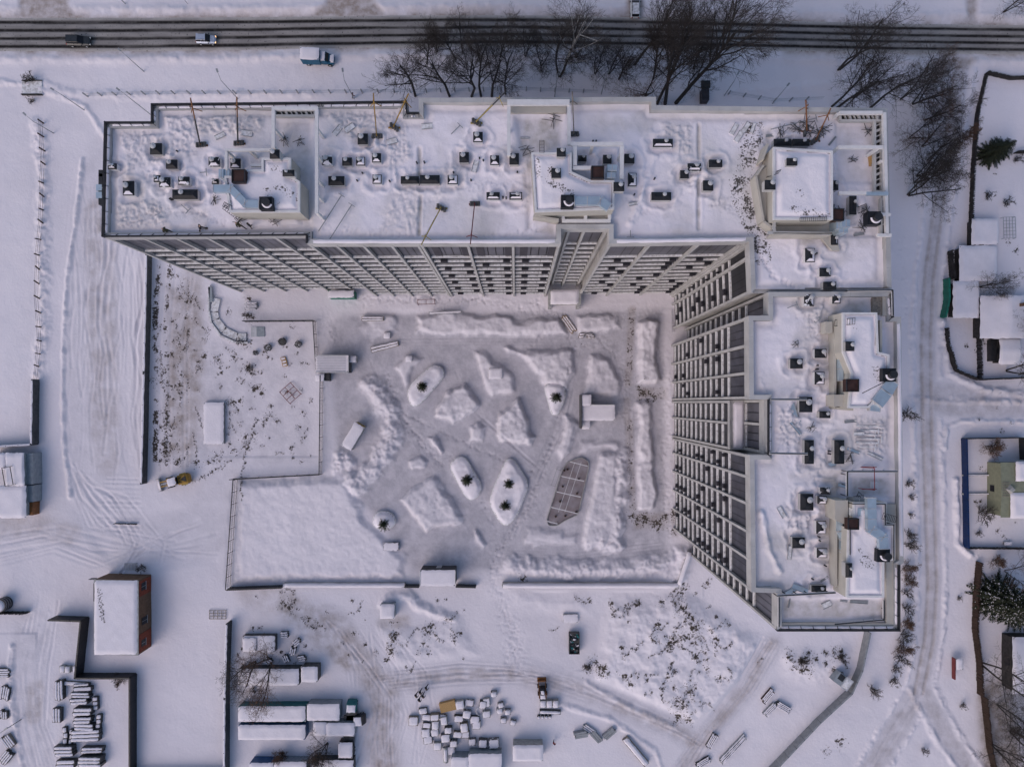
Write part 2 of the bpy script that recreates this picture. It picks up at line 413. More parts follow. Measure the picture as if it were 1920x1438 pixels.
tint(G, 1, [(0, 990), (60, 985), (130, 1000)], 12, .25, 20, mod=.7)
for k in range(9): j_ = rr.uniform(-9, 9); groove(G, [(60 + k * 5 + j_, 1150 + rr.uniform(-40, 60)), (34 + k * 6 + j_, 1250), (28 + k * 8 + rr.uniform(-8, 8), 1360), (60 + k * 9, 1470)], rr.uniform(1.6, 3), rr.uniform(.02, .08), .6)
tint(G, 0, [(60, 1170), (50, 1300), (75, 1470)], 24, .3, 20); tint(G, 1, [(68, 1290), (62, 1340)], 8, .4, 14)
ridge(G, [(22, 1210), (20, 1290), (32, 1370), (45, 1460)], 9, .35, .6, 7)
# yard with weeds and frozen ruts between the fence and the building
tint(G, 1, [(300, 520), (395, 540), (400, 700), (380, 860), (290, 880)], -6, .55, 26, True, .6, 3)
tint(G, 1, [(360, 520), (365, 700), (350, 860)], 6, .42, 22, mod=.6)
for x0 in (300, 318, 345, 352): groove(G, [(x0 + 12, 500), (x0, 650), (x0, 880)], 2.5, .07, .4)
for x0, v in ((290, .75), (310, .6), (334, .35), (352, .3)):
    tint(G, 2, [(x0 + 10, 500), (x0, 600), (x0 + 4, 700), (x0, 870)], 1.5, v, 8, mod=.95, ns=12)
rw = random.Random(9)
WEEDS = [(322, 517, 8), (347, 537, 12), (352, 565, 8), (458, 640, 18), (435, 632, 10), (386, 637, 8), (438, 668, 9), (405, 676, 11), (382, 668, 8), (470, 690, 15), (452, 715, 8), (478, 728, 12), (490, 735, 9), (432, 757, 9), (450, 752, 7), (430, 775, 6),
         (497, 785, 9), (505, 762, 7), (520, 790, 7), (315, 742, 7), (310, 775, 10), (303, 800, 9), (305, 830, 8), (430, 752, 7), (466, 820, 14), (460, 835, 10), (405, 860, 14), (440, 845, 9), (370, 868, 10), (330, 868, 7), (300, 865, 8), (287, 825, 7), (465, 560, 9), (470, 592, 12), (430, 585, 8),
         (560, 800, 6), (1210, 740, 20), (1225, 745, 12), (1200, 730, 12), (980, 1085, 12), (1205, 975, 14), (1230, 985, 16), (1185, 968, 10), (535, 1132, 14), (548, 1140, 12), (590, 1170, 10), (578, 1160, 8), (728, 1215, 6), (740, 1190, 14), (735, 1220, 12), (725, 1238, 8), (810, 1175, 12), (800, 1185, 10), (840, 1160, 9), (850, 1190, 8), (795, 1205, 7), (1110, 1245, 16), (1130, 1255, 18), (1100, 1250, 8),
         (1240, 1130, 10), (1275, 1140, 16), (1290, 1160, 14), (1300, 1175, 14), (1285, 1190, 12), (1262, 1195, 12), (1255, 1205, 12), (1310, 1165, 10), (1230, 1170, 10), (1225, 1195, 8), (1252, 1215, 8), (1300, 1205, 8), (1305, 1225, 9), (1258, 1240, 7), (1262, 1255, 7), (1250, 1268, 9), (1150, 1150, 8), (1195, 1130, 10), (1175, 1140, 8), (1145, 1130, 7), (1105, 1125, 7), (1165, 1210, 7), (1168, 1230, 7), (1170, 1265, 8), (1180, 1280, 8), (1210, 1270, 5),
         (1290, 1290, 14), (1275, 1315, 16), (1265, 1310, 10), (1300, 1285, 9), (1270, 1345, 18), (1290, 1350, 10), (1330, 1180, 8), (1360, 1165, 8), (1340, 1195, 8), (1365, 1170, 6), (1345, 1270, 9), (1325, 1250, 7), (1280, 1100, 12), (1325, 1095, 8), (1275, 1115, 10),
         (1500, 1240, 14), (1570, 1225, 16), (1510, 1255, 14), (1480, 1232, 10), (1575, 1390, 12), (1550, 1408, 10), (1890, 455, 7), (1905, 470, 7), (1845, 640, 9), (1835, 655, 8), (1812, 650, 5), (1790, 585, 5)]
rz0 = random.Random(31)
for _ in range(70):
    a_ = rz0.random(); cx_, cy_ = 1215 + 120 * a_ + rz0.gauss(0, 32), 1125 + 215 * rz0.random() + rz0.gauss(0, 10)
    if 1160 < cx_ < 1400 and 1105 < cy_ < 1350 and _ % 3 == 0: WEEDS.append((cx_, cy_, rz0.uniform(3, 6)))
def crack(x, y, a, n, st=3.2, r=1.8, wob=.5):
    for _ in range(n):
        WEEDS.append((x + rz0.gauss(0, 1.2), y + rz0.gauss(0, 1.2), rz0.uniform(.7, 1.4) * r)); a += rz0.gauss(0, wob); x += math.cos(a) * st; y += math.sin(a) * st
for c_ in [(1268, 1118, 1.5, 22), (1285, 1130, 1.9, 24), (1300, 1150, 2.1, 26), (1272, 1165, 1.6, 20), (1258, 1190, 1.7, 26), (1300, 1180, 1.6, 34), (1250, 1205, 1.5, 16), (1225, 1170, 1.6, 22), (1165, 1215, 1.5, 20), (1168, 1270, .9, 14), (1195, 1125, 1.1, 14), (1100, 1130, 2.4, 10), (1145, 1135, 1.2, 8), (1175, 1140, 1.0, 8), (1258, 1245, 1.7, 18), (1235, 1285, -.4, 12), (1300, 1250, 1.8, 12), (1345, 1195, 2.3, 16), (1335, 1200, .4, 10), (1330, 1180, .2, 10), (1295, 1285, 2.0, 16), (1265, 1312, 1.0, 14), (1300, 1300, 1.9, 20), (1280, 1345, .2, 12), (1285, 1100, 2.5, 12), (1330, 1085, 1.9, 10), (1210, 1260, .2, 8), (1345, 1265, .1, 16), (1310, 1235, .1, 10), (1420, 1240, .3, 6), (1250, 1165, 2.6, 8), (805, 1170, 2.0, 16), (835, 1160, .7, 10), (800, 1185, .2, 14), (735, 1185, 1.8, 14), (725, 1205, 1.2, 12), (845, 1178, 1.3, 8), (655, 1150, .3, 14), (1030, 1180, .5, 7), (1488, 1238, .1, 12), (1570, 1228, .9, 10), (1500, 1260, 2.7, 10), (540, 1135, .7, 22), (565, 1160, .9, 16), (760, 1245, .2, 14)]: crack(*c_)
for x_ in (304, 310, 330, 351, 366): 
    for _ in range(5): crack(x_ + rz0.uniform(-4, 4), rz0.uniform(520, 840), 1.57, rz0.randint(5, 14), 3.5, 1.6, .2)
crack(478, 792, 1.95, 34, 4.5, 2.2, .06); crack(432, 865, 2.6, 22, 4.5, 2.2, .05); crack(575, 805, 1.6, 9, 3, 1.5, .2); crack(430, 780, 1.5, 12, 3, 1.8, .3)
for _ in range(26): crack(rz0.uniform(400, 585), rz0.uniform(640, 860), rz0.uniform(0, 6), rz0.randint(3, 8), 3, 1.5, .6)
for _ in range(60): WEEDS.append((rz0.uniform(300, 590), rz0.uniform(600, 870), rz0.uniform(2.5, 6)))
for _ in range(26): WEEDS.append((rz0.uniform(285, 350), rz0.uniform(510, 880), rz0.uniform(3, 8)))
for _ in range(40): WEEDS.append((rz0.uniform(440, 900), rz0.uniform(1110, 1260), rz0.uniform(2, 6)))
for _ in range(30): WEEDS.append((rz0.uniform(1820, 1915), rz0.uniform(300, 1050), rz0.uniform(2, 6)))
for _ in range(16): WEEDS.append((rz0.uniform(1465, 1600), rz0.uniform(1215, 1270), rz0.uniform(4, 9)))
for x, y, r in WEEDS: tint(G, 2, [(x, y), (x + 1, y)], r * .25, .66, r, mod=.9, ns=5, seed=int(x) % 7)
# lumpy rubble under snow, south-east
for P, h in (([(1140, 1120), (1260, 1110), (1290, 1110), (1420, 1180), (1450, 1200), (1390, 1330), (1290, 1370), (1180, 1320), (1100, 1280)], .9), ([(700, 1165), (870, 1150), (900, 1230), (760, 1270), (715, 1260)], .55), ([(1455, 1215), (1600, 1210), (1605, 1260), (1530, 1290), (1460, 1270)], .7), ([(950, 1100), (1100, 1110), (1120, 1160), (960, 1150)], .4)):
    mound(G, P, h, 40, .25, 9, 'add')
sl, XX, YY = G.win(1150, 1090, 1430, 1370); G.h[sl] += .8 * np.abs(fbm(XX, YY, 95, 3, 41, .38)) * ss(sd_poly(XX, YY, [(1150, 1120), (1290, 1100), (1420, 1190), (1380, 1330), (1280, 1365), (1180, 1310)]) / 30)
# southern yard roads
SR = [(620, 1170), (680, 1240), (720, 1300), (715, 1380), (725, 1480)]
flat(G, SR, 34, 0, 26); tint(G, 0, SR, 26, .38, 24, mod=.3); tint(G, 1, SR, 8, .42, 30, mod=.7)
S2 = [(720, 1280), (850, 1265), (960, 1262), (1080, 1290), (1180, 1330), (1270, 1370), (1300, 1390)]
flat(G, S2, 20, 0, 18); tint(G, 0, S2, 16, .38, 18, mod=.3); tint(G, 1, S2, 3, .32, 16, mod=.8)
S3 = [(1450, 1205), (1400, 1290), (1330, 1370), (1270, 1460)]
flat(G, S3, 18, 0, 16); tint(G, 0, S3, 14, .38, 16, mod=.3); tint(G, 1, S3, 2, .35, 16, mod=.7)
for P in (SR, S2, S3):
    for s_ in (-17, -10, -4, 3, 9, 16): groove(G, [(x + s_ + rr.uniform(-3, 3), y + s_ * .6 + rr.uniform(-3, 3)) for x, y in P], 1.8, rr.uniform(.05, .12), .6)
for k in range(16):
    x0 = 620 + k * 9; groove(G, [(x0, 1190 + rr.uniform(-20, 20)), (x0 + 30 + rr.uniform(-20, 20), 1260), (x0 + rr.uniform(20, 60), 1340), (x0 + rr.uniform(10, 40), 1430)], 1.7, rr.uniform(.03, .09), .7)
for k in range(8): y0 = 1248 + k * 5; groove(G, [(740, y0 + 10), (860, y0 - 4 + rr.uniform(-5, 5)), (1000, y0 + rr.uniform(-5, 8)), (1120, y0 + 40), (1250, y0 + 100)], 1.8, rr.uniform(.03, .08), .7)
for k in range(6): groove(G, [(1460 - k * 7, 1205), (1405 - k * 6, 1290), (1335 - k * 6, 1370), (1250, 1450)], 1.8, rr.uniform(.04, .09), .7)
ridge(G, [(1100, 1280), (1190, 1330), (1260, 1362)], 8, .35, .5, 8); ridge(G, [(1050, 1320), (1150, 1350), (1230, 1410), (1250, 1470)], 8, .35, .5, 9)
tint(G, 1, [(540, 1130), (600, 1180), (650, 1230)], 12, .45, 26, mod=.8); tint(G, 1, [(720, 1168), (760, 1165)], 5, .4, 14); tint(G, 1, [(470, 1115), (530, 1130), (600, 1160)], 14, .2, 24, mod=.8)
# ---- courtyard: ploughed floor and the snow heaped on the beds
CY = [(600, 600), (640, 575), (1258, 565), (1262, 985), (1275, 1040), (1270, 1085), (770, 1085), (620, 890)]
flat(G, CY, -4, .02, 14, True); tint(G, 0, CY, -6, .80, 20, True, .25); tint(G, 0, [(290, 500), (440, 545), (590, 600), (600, 880), (290, 890)], -4, .30, 24, True, .6)
MOUNDS = [([(778, 590), (850, 585), (960, 594), (975, 602), (1050, 592), (1065, 628), (960, 630), (850, 628), (782, 625)], .95, 10), ([(675, 592), (742, 588), (745, 622), (700, 625)], .6, 12), ([(1080, 592), (1160, 590), (1165, 618), (1085, 625)], .8, 10),
 ([(1193, 602), (1234, 600), (1228, 680), (1238, 712), (1230, 722), (1195, 720)], 1.8, 9), ([(1193, 755), (1224, 752), (1224, 850), (1232, 930), (1225, 955), (1197, 955)], 1.3, 9),
 ([(884, 655), (905, 655), (925, 680), (965, 705), (968, 735), (922, 745), (908, 720)], 1.0, 12), ([(945, 652), (1000, 657), (1075, 654), (1080, 700), (1062, 728), (1020, 722), (985, 680)], 1.2, 12),
 ([(1108, 667), (1145, 670), (1163, 715), (1160, 742), (1120, 742), (1088, 745)], 1.2, 12), ([(1060, 780), (1086, 790), (1070, 850), (1050, 872), (1045, 850)], 1.0, 12),
 ([(1128, 852), (1158, 845), (1166, 1015), (1088, 1025), (1112, 900)], 1.1, 11), ([(985, 985), (1060, 990), (1065, 1020), (975, 1025)], .6, 14), ([(838, 738), (872, 722), (900, 760), (890, 777), (850, 790), (812, 780)], 1.5, 10),
 ([(882, 800), (895, 790), (912, 800), (905, 828), (882, 828)], 1.0, 9), ([(936, 772), (973, 750), (1002, 820), (995, 830), (942, 830), (933, 815)], 1.8, 9), ([(802, 820), (815, 817), (833, 845), (828, 853), (810, 835)], 1.1, 8), ([(769, 865), (790, 853), (803, 865), (798, 879), (770, 876)], .8, 8),
 ([(748, 935), (815, 888), (874, 968), (865, 982), (800, 998)], 1.2, 11), ([(882, 985), (895, 990), (913, 1020), (905, 1030), (890, 1010)], .9, 10), ([(1085, 850), (1135, 842), (1165, 845), (1160, 825), (1090, 828)], .5, 12), ([(665, 610), (700, 600), (745, 632), (700, 640)], .4, 12), ([(762, 668), (740, 690), (760, 735), (770, 715), (775, 690), (800, 672)], .7, 9), ([(1000, 1000), (1085, 1000), (1080, 1020), (1000, 1024)], .4, 10)]
for i, (P, h, e) in enumerate(MOUNDS): mound(G, P, h, e * 1.15, .17, 20 + i)
for P in ([(696, 722), (730, 770), (735, 825), (700, 875), (668, 915), (660, 900)], [(1260, 1050), (1180, 1064), (1060, 1068), (960, 1062)], [(1110, 1010), (1150, 1020), (1160, 930), (1162, 860)], [(1280, 1040), (1265, 1080)]): ridge(G, P, 26, 1.15, .26, 13)
ridge(G, [(660, 870), (640, 850), (632, 880)], 16, .6, .7, 3)
FIELD = [(446, 900), (648, 890), (668, 920), (690, 975), (728, 1012), (765, 1040), (762, 1086), (440, 1094)]
mound(G, FIELD, .9, 20, .10, 60); sl, XX, YY = G.win(430, 880, 780, 1100); k = ss(sd_poly(XX, YY, FIELD) / 14); G.m[sl][..., 0] *= 1 - k
for P in ([(1192, 722), (1256, 722), (1256, 752), (1192, 752)],): tint(G, 1, P, 0, .5, 12, True); tint(G, 2, P, 0, .45, 14, True, .8, ns=8)
tint(G, 2, [(1182, 950), (1262, 955), (1262, 1000), (1182, 998)], 0, .62, 16, True, .8, ns=9); tint(G, 1, [(1182, 950), (1262, 955), (1262, 1000), (1182, 998)], 0, .55, 16, True, .6)
for a, b in (((1185, 580), (1178, 720)), ((1180, 790), (1183, 860)), ((1182, 870), (1186, 955)), ((1265, 1000), (1262, 960))): tint(G, 2, [a, b], 3, .50, 8, mod=.7, ns=6); tint(G, 1, [a, b], 3, .35, 8)
hm = ss((G.h - .16) / .3); sl, XX, YY = G.win(600, 560, 1290, 1095); G.m[sl][..., 0] *= 1 - .62 * hm[sl]; G.m[sl][..., 1] *= 1 - .6 * hm[sl]
sl, XX, YY = G.win(600, 560, 1270, 1090); G.h[sl] += .035 * fbm(XX, YY, 5, 3, 61)
for s_ in (-6, 2, 9):
    for P in ([(690, 640), (760, 640), (900, 638), (1060, 640), (1150, 660), (1180, 760), (1182, 900)], [(690, 660), (740, 760), (800, 860), (860, 960), (925, 1050)], [(1080, 660), (1050, 800), (1000, 900), (940, 1040)], [(960, 1035), (1080, 1040), (1240, 1020)], [(860, 700), (900, 780), (1000, 870)]): groove(G, [(x + s_, y + s_ * .7) for x, y in P], 1.7, rr.uniform(.03, .07), .6)
# footprint trails: small dents
def trail(pts, n, w, dep=.12, r=2.1, seed=0, ch=.35, g=None):
    G = g or globals()['G']
    q = random.Random(seed); L = []
    for (a, b), (c, d) in zip(pts[:-1], pts[1:]):
        m_ = int(n * math.hypot(c - a, d - b) / 100)
        for _ in range(m_): t = q.random(); L.append((a + (c - a) * t + q.gauss(0, w), b + (d - b) * t + q.gauss(0, w)))
    for x, y in L:
        sl, XX, YY = G.win(x - r * 2, y - r * 2, x + r * 2, y + r * 2); k = np.exp(-((XX - x) ** 2 + (YY - y) ** 2) / (r * r * .5)); G.h[sl] -= dep * k; G.m[sl][..., 2] = np.maximum(G.m[sl][..., 2], k * ch)
for i, (P, n, w) in enumerate([([(725, 705), (760, 790), (800, 840), (830, 875)], 190, 5), ([(640, 560), (900, 562), (1060, 600)], 130, 6), ([(1000, 565), (1060, 600), (1075, 640)], 150, 5), ([(1075, 655), (1060, 730), (1040, 800), (1020, 880), (985, 960), (930, 1040), (920, 1085)], 120, 5), ([(1060, 655), (1130, 640), (1175, 690), (1180, 800)], 110, 8),
        ([(1100, 600), (1240, 590)], 90, 7), ([(1240, 650), (1250, 720), (1250, 800), (1245, 900), (1255, 1000)], 90, 6), ([(770, 780), (870, 830), (960, 870)], 60, 2), ([(840, 850), (930, 985), (925, 1040)], 60, 6), ([(925, 1085), (960, 1200), (950, 1260)], 100, 8), ([(610, 600), (640, 660)], 120, 8), ([(940, 960), (1000, 880)], 100, 6), ([(985, 660), (1060, 590)], 60, 3),
        ([(1690, 420), (1700, 600)], 20, 4), ([(1660, 270), (1690, 330)], 40, 12), ([(1860, 560), (1830, 620)], 30, 8), ([(960, 1160), (975, 1250)], 120, 8)]): trail(P, n, w, seed=i)
# left field and fence drifts, snow drifts against walls
ridge(G, [(70, 230), (82, 330), (80, 470), (82, 600), (74, 700)], 18, .35, .8, 2, 'add')
ridge(G, [(70, 150), (130, 175), (280, 180), (600, 178)], 12, .22, .6, 2, 'add'); ridge(G, [(0, 155), (60, 160), (160, 200), (200, 260)], 9, .3, .5, 6, 'add')
ridge(G, [(1660, 150), (1540, 160), (1370, 175)], 14, .2, .5, 5, 'add')
ridge(G, [(440, 905), (430, 1000), (424, 1095)], 8, -.15, .3, 2, 'add')
ridge(G, [(1765, 600), (1780, 700), (1840, 730), (1920, 740)], 10, .5, .5, 5, 'add'); ridge(G, [(1770, 840), (1775, 800), (1800, 790), (1920, 792)], 8, .45, .5, 7, 'add'); ridge(G, [(1792, 900), (1795, 1020), (1820, 1040)], 8, .5, .4, 8, 'add')
ridge(G, [(720, 1130), (735, 1118), (765, 1115), (790, 1140), (850, 1160)], 14, .7, .3, 3)
ridge(G, [(615, 900), (635, 925), (650, 905)], 10, .4, .5, 5)
tint(G, 1, [(1175, 750), (1182, 900)], 2, .3, 8)
tint(G, 1, [(1870, 1310), (1880, 1470), (1960, 1470)], 22, .95, 26, mod=.3); tint(G, 1, [(1910, 1200), (1930, 1330)], 8, .6, 20)
G.m[..., 1] *= .92
grid_obj('ground', G, 0.0, 'ground_snow')['kind'] = 'structure'
def gz(px, py):                          # ground height under a survey point
    return float(G.h[min(max(np.searchsorted(G.y, py), 0), len(G.y) - 1), min(max(np.searchsorted(G.x, px), 0), len(G.x) - 1)])
# ------------------------------------------------------------------ main road: its own sheet, ruts worn to the asphalt
R_ = Grid(np.concatenate([np.array(grow(-40, -1, 16)[::-1]), np.arange(-40, 1961, 5.0), np.array(grow(1960, 1, 16))]), np.arange(0, 61, 1.0))
def build_road():
    n = len(R_.y); xs = R_.x; k0 = HC / F
    U, V = np.meshgrid(xs, R_.y / 60.0); s_ = road_s(U)
    Yp = road_y(U) - 9 + V * (s_ * 3 + 18); A = (Yp - road_y(U)) / s_
    st = np.zeros(U.shape)
    for k in range(4):
        w_ = .235 + .06 * fbm(U, U * 0 + k * 40, 160, 3, 4)
        st = np.maximum(st, np.exp(-((A - k + .05 * fbm(U, U * 0 + k * 90, 90, 3, 6)) / w_) ** 4) * np.clip(1.0 + .5 * fbm(U / 5, Yp * 1.0, 9, 3, 12), 0, 1))
    edge = np.clip(1 - np.minimum(V, 1 - V) * 9, 0, 1)
    R_.m = np.stack([st, np.clip(edge * .8 + .45 * fbm(U / 4, Yp, 8, 4, 2) + .12, 0, 1) * (1 - st), .35 * np.ones(U.shape) * (1 - st)], -1)
    Z = .055 - .03 * st + .02 * fbm(U / 3, Yp, 6, 3, 9) - .06 * edge * edge
    co = np.stack([(U - 967) * k0, (755 - Yp) * k0, Z], -1).reshape(-1, 3)
    ny, nx = U.shape; idx = np.arange(ny * nx).reshape(ny, nx)
    q = np.stack([idx[1:, :-1], idx[1:, 1:], idx[:-1, 1:], idx[:-1, :-1]], -1).reshape(-1, 4)
    me = bpy.data.meshes.new('road'); me.vertices.add(len(co)); me.vertices.foreach_set('co', co.ravel().astype(np.float32))
    me.loops.add(q.size); me.loops.foreach_set('vertex_index', q.ravel().astype(np.int32))
    me.polygons.add(len(q)); me.polygons.foreach_set('loop_start', np.arange(0, q.size, 4, dtype=np.int32)); me.update(calc_edges=True)
    me.polygons.foreach_set('use_smooth', np.ones(len(q), bool))
    ca = me.color_attributes.new('mask', 'FLOAT_COLOR', 'POINT'); ca.data.foreach_set('color', np.concatenate([R_.m.reshape(-1, 3), np.ones((len(co), 1))], 1).ravel().astype(np.float32))
    me.materials.append(MT['road_surface']); link_mesh(me, 'road')['kind'] = 'structure'
build_road()
# ------------------------------------------------------------------ APARTMENT BLOCKS
def P46(pts): return [W2(x, y, PAR) for x, y in pts]
NORTH = [(196, 229), (284, 229), (284, 195), (600, 192), (763, 190), (763, 211), (785, 211), (785, 184), (1230, 182), (1230, 198), (1664, 203), (1672, 545), (1409, 549), (1405, 453), (1142, 457), (1142, 429), (1052, 429), (1052, 457), (574, 457), (574, 441), (191, 444)]
EAST = [(1441, 547.5), (1672, 547), (1675, 594), (1690, 594), (1695, 1055), (1687, 1060), (1687, 1183), (1457, 1183), (1457, 1112), (1409, 1110), (1406, 853), (1440, 853), (1440, 749), (1405, 749), (1404, 592), (1441, 592)]
def inset(poly, d):               # poly in metres; returns polygon moved inwards
    a = sum(poly[i][0] * poly[(i + 1) % len(poly)][1] - poly[(i + 1) % len(poly)][0] * poly[i][1] for i in range(len(poly)))
    sg = 1 if a > 0 else -1; n = len(poly); out = []
    for i in range(n):
        p0, p1, p2 = [Vector((*poly[(i + k) % n], 0)) for k in (-1, 0, 1)]
        e1 = (p1 - p0).normalized(); e2 = (p2 - p1).normalized()
        n1 = Vector((-e1.y, e1.x, 0)) * sg; n2 = Vector((-e2.y, e2.x, 0)) * sg
        b_ = (n1 + n2); b_ = b_ / max(.3, b_.dot(n1)); q = p1 + b_ * d; out.append((q.x, q.y))
    return out
LV = [2.3 + 3.1 * k for k in range(12)]
REC = .55
WIN_MESH = {}
def win_mesh(w, h, cols, rows, gm, seed=0):
    key = (round(w, 2), round(h, 2), cols, rows, gm, seed)
    if key not in WIN_MESH:
        g = MB().box(-w / 2, -.04, 0, w / 2, 0, h); f = MB(); r = random.Random(seed)
        f.box(-w / 2, -.04, 0, w / 2, .05, .07); f.box(-w / 2, -.04, h - .07, w / 2, .05, h)
        for i in range(cols + 1): x = -w / 2 + w * i / cols; tk = .055 if rows > 1 else .035; f.box(x - tk, -.04, .07, x + tk, .06, h - .07)
        for j in range(1, rows):
            for i in range(cols):
                z = h * j / rows + r.choice((0, 0, .35, -.4)); x0 = -w / 2 + w * i / cols
                f.box(x0 + .056, -.03, z - .05, x0 + w / cols - .056, .045, z + .05)
        WIN_MESH[key] = (g.mesh('window', [gm]), f.mesh('window_frame', ['frame_dark']))
    return WIN_MESH[key]
LEDGE = {}
def facade(root, p0, p1, piers, style='flat', ac=0.0, gm='glass_dark', seed=1, top=45.2, extra=0.0, k0=-1, k1=12, zb0=0.0):
    """p0->p1 along the outline in metres with the open air on the right-hand side; piers: distances of pier centres"""
    o0 = ORG[root.name]; r = random.Random(seed)
    a = Vector((*p0, 0)); bq = Vector((*p1, 0)); t = (bq - a).normalized(); nrm = Vector((t.y, -t.x, 0)); rot = math.atan2(t.y, t.x)
    # local frame: x along t, -y outward (wall at y=REC in)
    L = (bq - a).length
    for i, d in enumerate(piers):
        c = a + t * d - nrm * (REC / 2 - .04)
        link_mesh(PIER(top, zb0), 'pier', root, tuple(c - o0), (0, 0, rot))
    for i in range(len(piers) - 1):
        x0, x1 = piers[i] + .24, piers[i + 1] - .24; w = x1 - x0; mid = a + t * ((x0 + x1) / 2) - nrm * REC
        if w < .6: continue
        for k in range(k0, k1):
            zb = 0.35 if k < 0 else LV[k] + .03
            zt = LV[0] - .45 if k < 0 else (LV[k + 1] - .32 if k < 11 else top - .05)
            cols = max(1, round(w / (1.15 if k == 11 else 1.6))); rows = 6 if k == 11 else 1
            gmm = gm if k != 11 else ('glass_dark' if style == 'dark' else ('glass_mid' if style == 'east' else 'glass_grey'))
            gme, fme = win_mesh(w, zt - zb, cols, rows, gmm, (i * 3 + (k == 11) * 7) % 5)
            wo = link_mesh(gme, 'window', root, tuple(mid + nrm * .06 + Vector((0, 0, zb)) - o0), (0, 0, rot)); link_mesh(fme, 'window_frame', wo)
            if k >= 0:
                pats = {'C': [(.28, 0), (.86, 1)], 'F': [(.5, 0), (.88, 1), (.88, 0)], 'east': [(.2, 0), (.74, 1)], 'eastb': [(.74, 0), (.74, 1), (.2, 0)], 'K': [(.35, 0), (.62, 1)]}.get(ac if isinstance(ac, str) else '', []); hit = [p_ for p_, e_ in pats if (k + i) % 2 == e_ and not (str(ac) in ('east', 'eastb', 'K', 'F') and r.random() < (.6 if 'east' in str(ac) else .4))]; hit = hit[(k // 2) % len(hit)] if hit else None; dk = hit is not None and k < 11
                pos = hit if dk else .5
                key = (round(w, 2), pos if dk else -1, extra)
                if key not in LEDGE:
                    lb = MB(); lb.m = 0
                    cuts = [-w / 2, w / 2] if w < 3 else [-w / 2, -w * .12, w / 2]
                    if w > 5: cuts = [-w / 2, -w * .2, w * .18, w / 2]
                    for u, v in zip(cuts[:-1], cuts[1:]):
                        lb.box(u + .02, -.0, -.40, v - .02, -(.37 + extra), -.04)
                        lb.m = 1; lb.box(u + .05, -.03, -.04, v - .05, -(.34 + extra), .03); lb.m = 0
                    if dk:
                        lb.m = 2; c = (pos - .5) * w; dw = min(1.05, w * .22); c = max(-w / 2 + dw / 2 + .1, min(w / 2 - dw / 2 - .1, c))
                        lb.box(c - dw / 2, -.06, -.45, c + dw / 2, -.44, .25)
                    LEDGE[key] = lb.mesh('ledge', ['ledge_white', 'snow_thin', 'panel_dark'])
                link_mesh(LEDGE[key], 'ledge', root, tuple(mid + Vector((0, 0, LV[k])) - o0), (0, 0, rot))
        if style == 'C':          # opaque dark strips in the tall top glazing
            for u in (.22, .93):
                if r.random() < .8:
                    c = a + t * (x0 + w * u) - nrm * (REC - .14); link_mesh(STRIP(), 'dark_panel', root, tuple(c - o0), (0, 0, rot))
_p = {}
def PIER(top, zb0=0.0):
    if ('p', top, zb0) not in _p:
        m = MB(); z = zb0
        while z < top - .1: z2 = min(top, z + 3.1); m.box(-.18, -REC / 2, z, .18, REC / 2, z2 - .03); m.box(-.155, -REC / 2 + .02, z2 - .03, .155, REC / 2 - .02, z2); z = z2
        _p[('p', top, zb0)] = m.mesh('pier', ['panel_light'])
    return _p[('p', top, zb0)]
def STRIP():
    if 's' not in _p: _p['s'] = MB().box(-.55, -.06, 36.6, .55, 0, 45.0).mesh('dark_panel', ['panel_dark'])
    return _p['s']
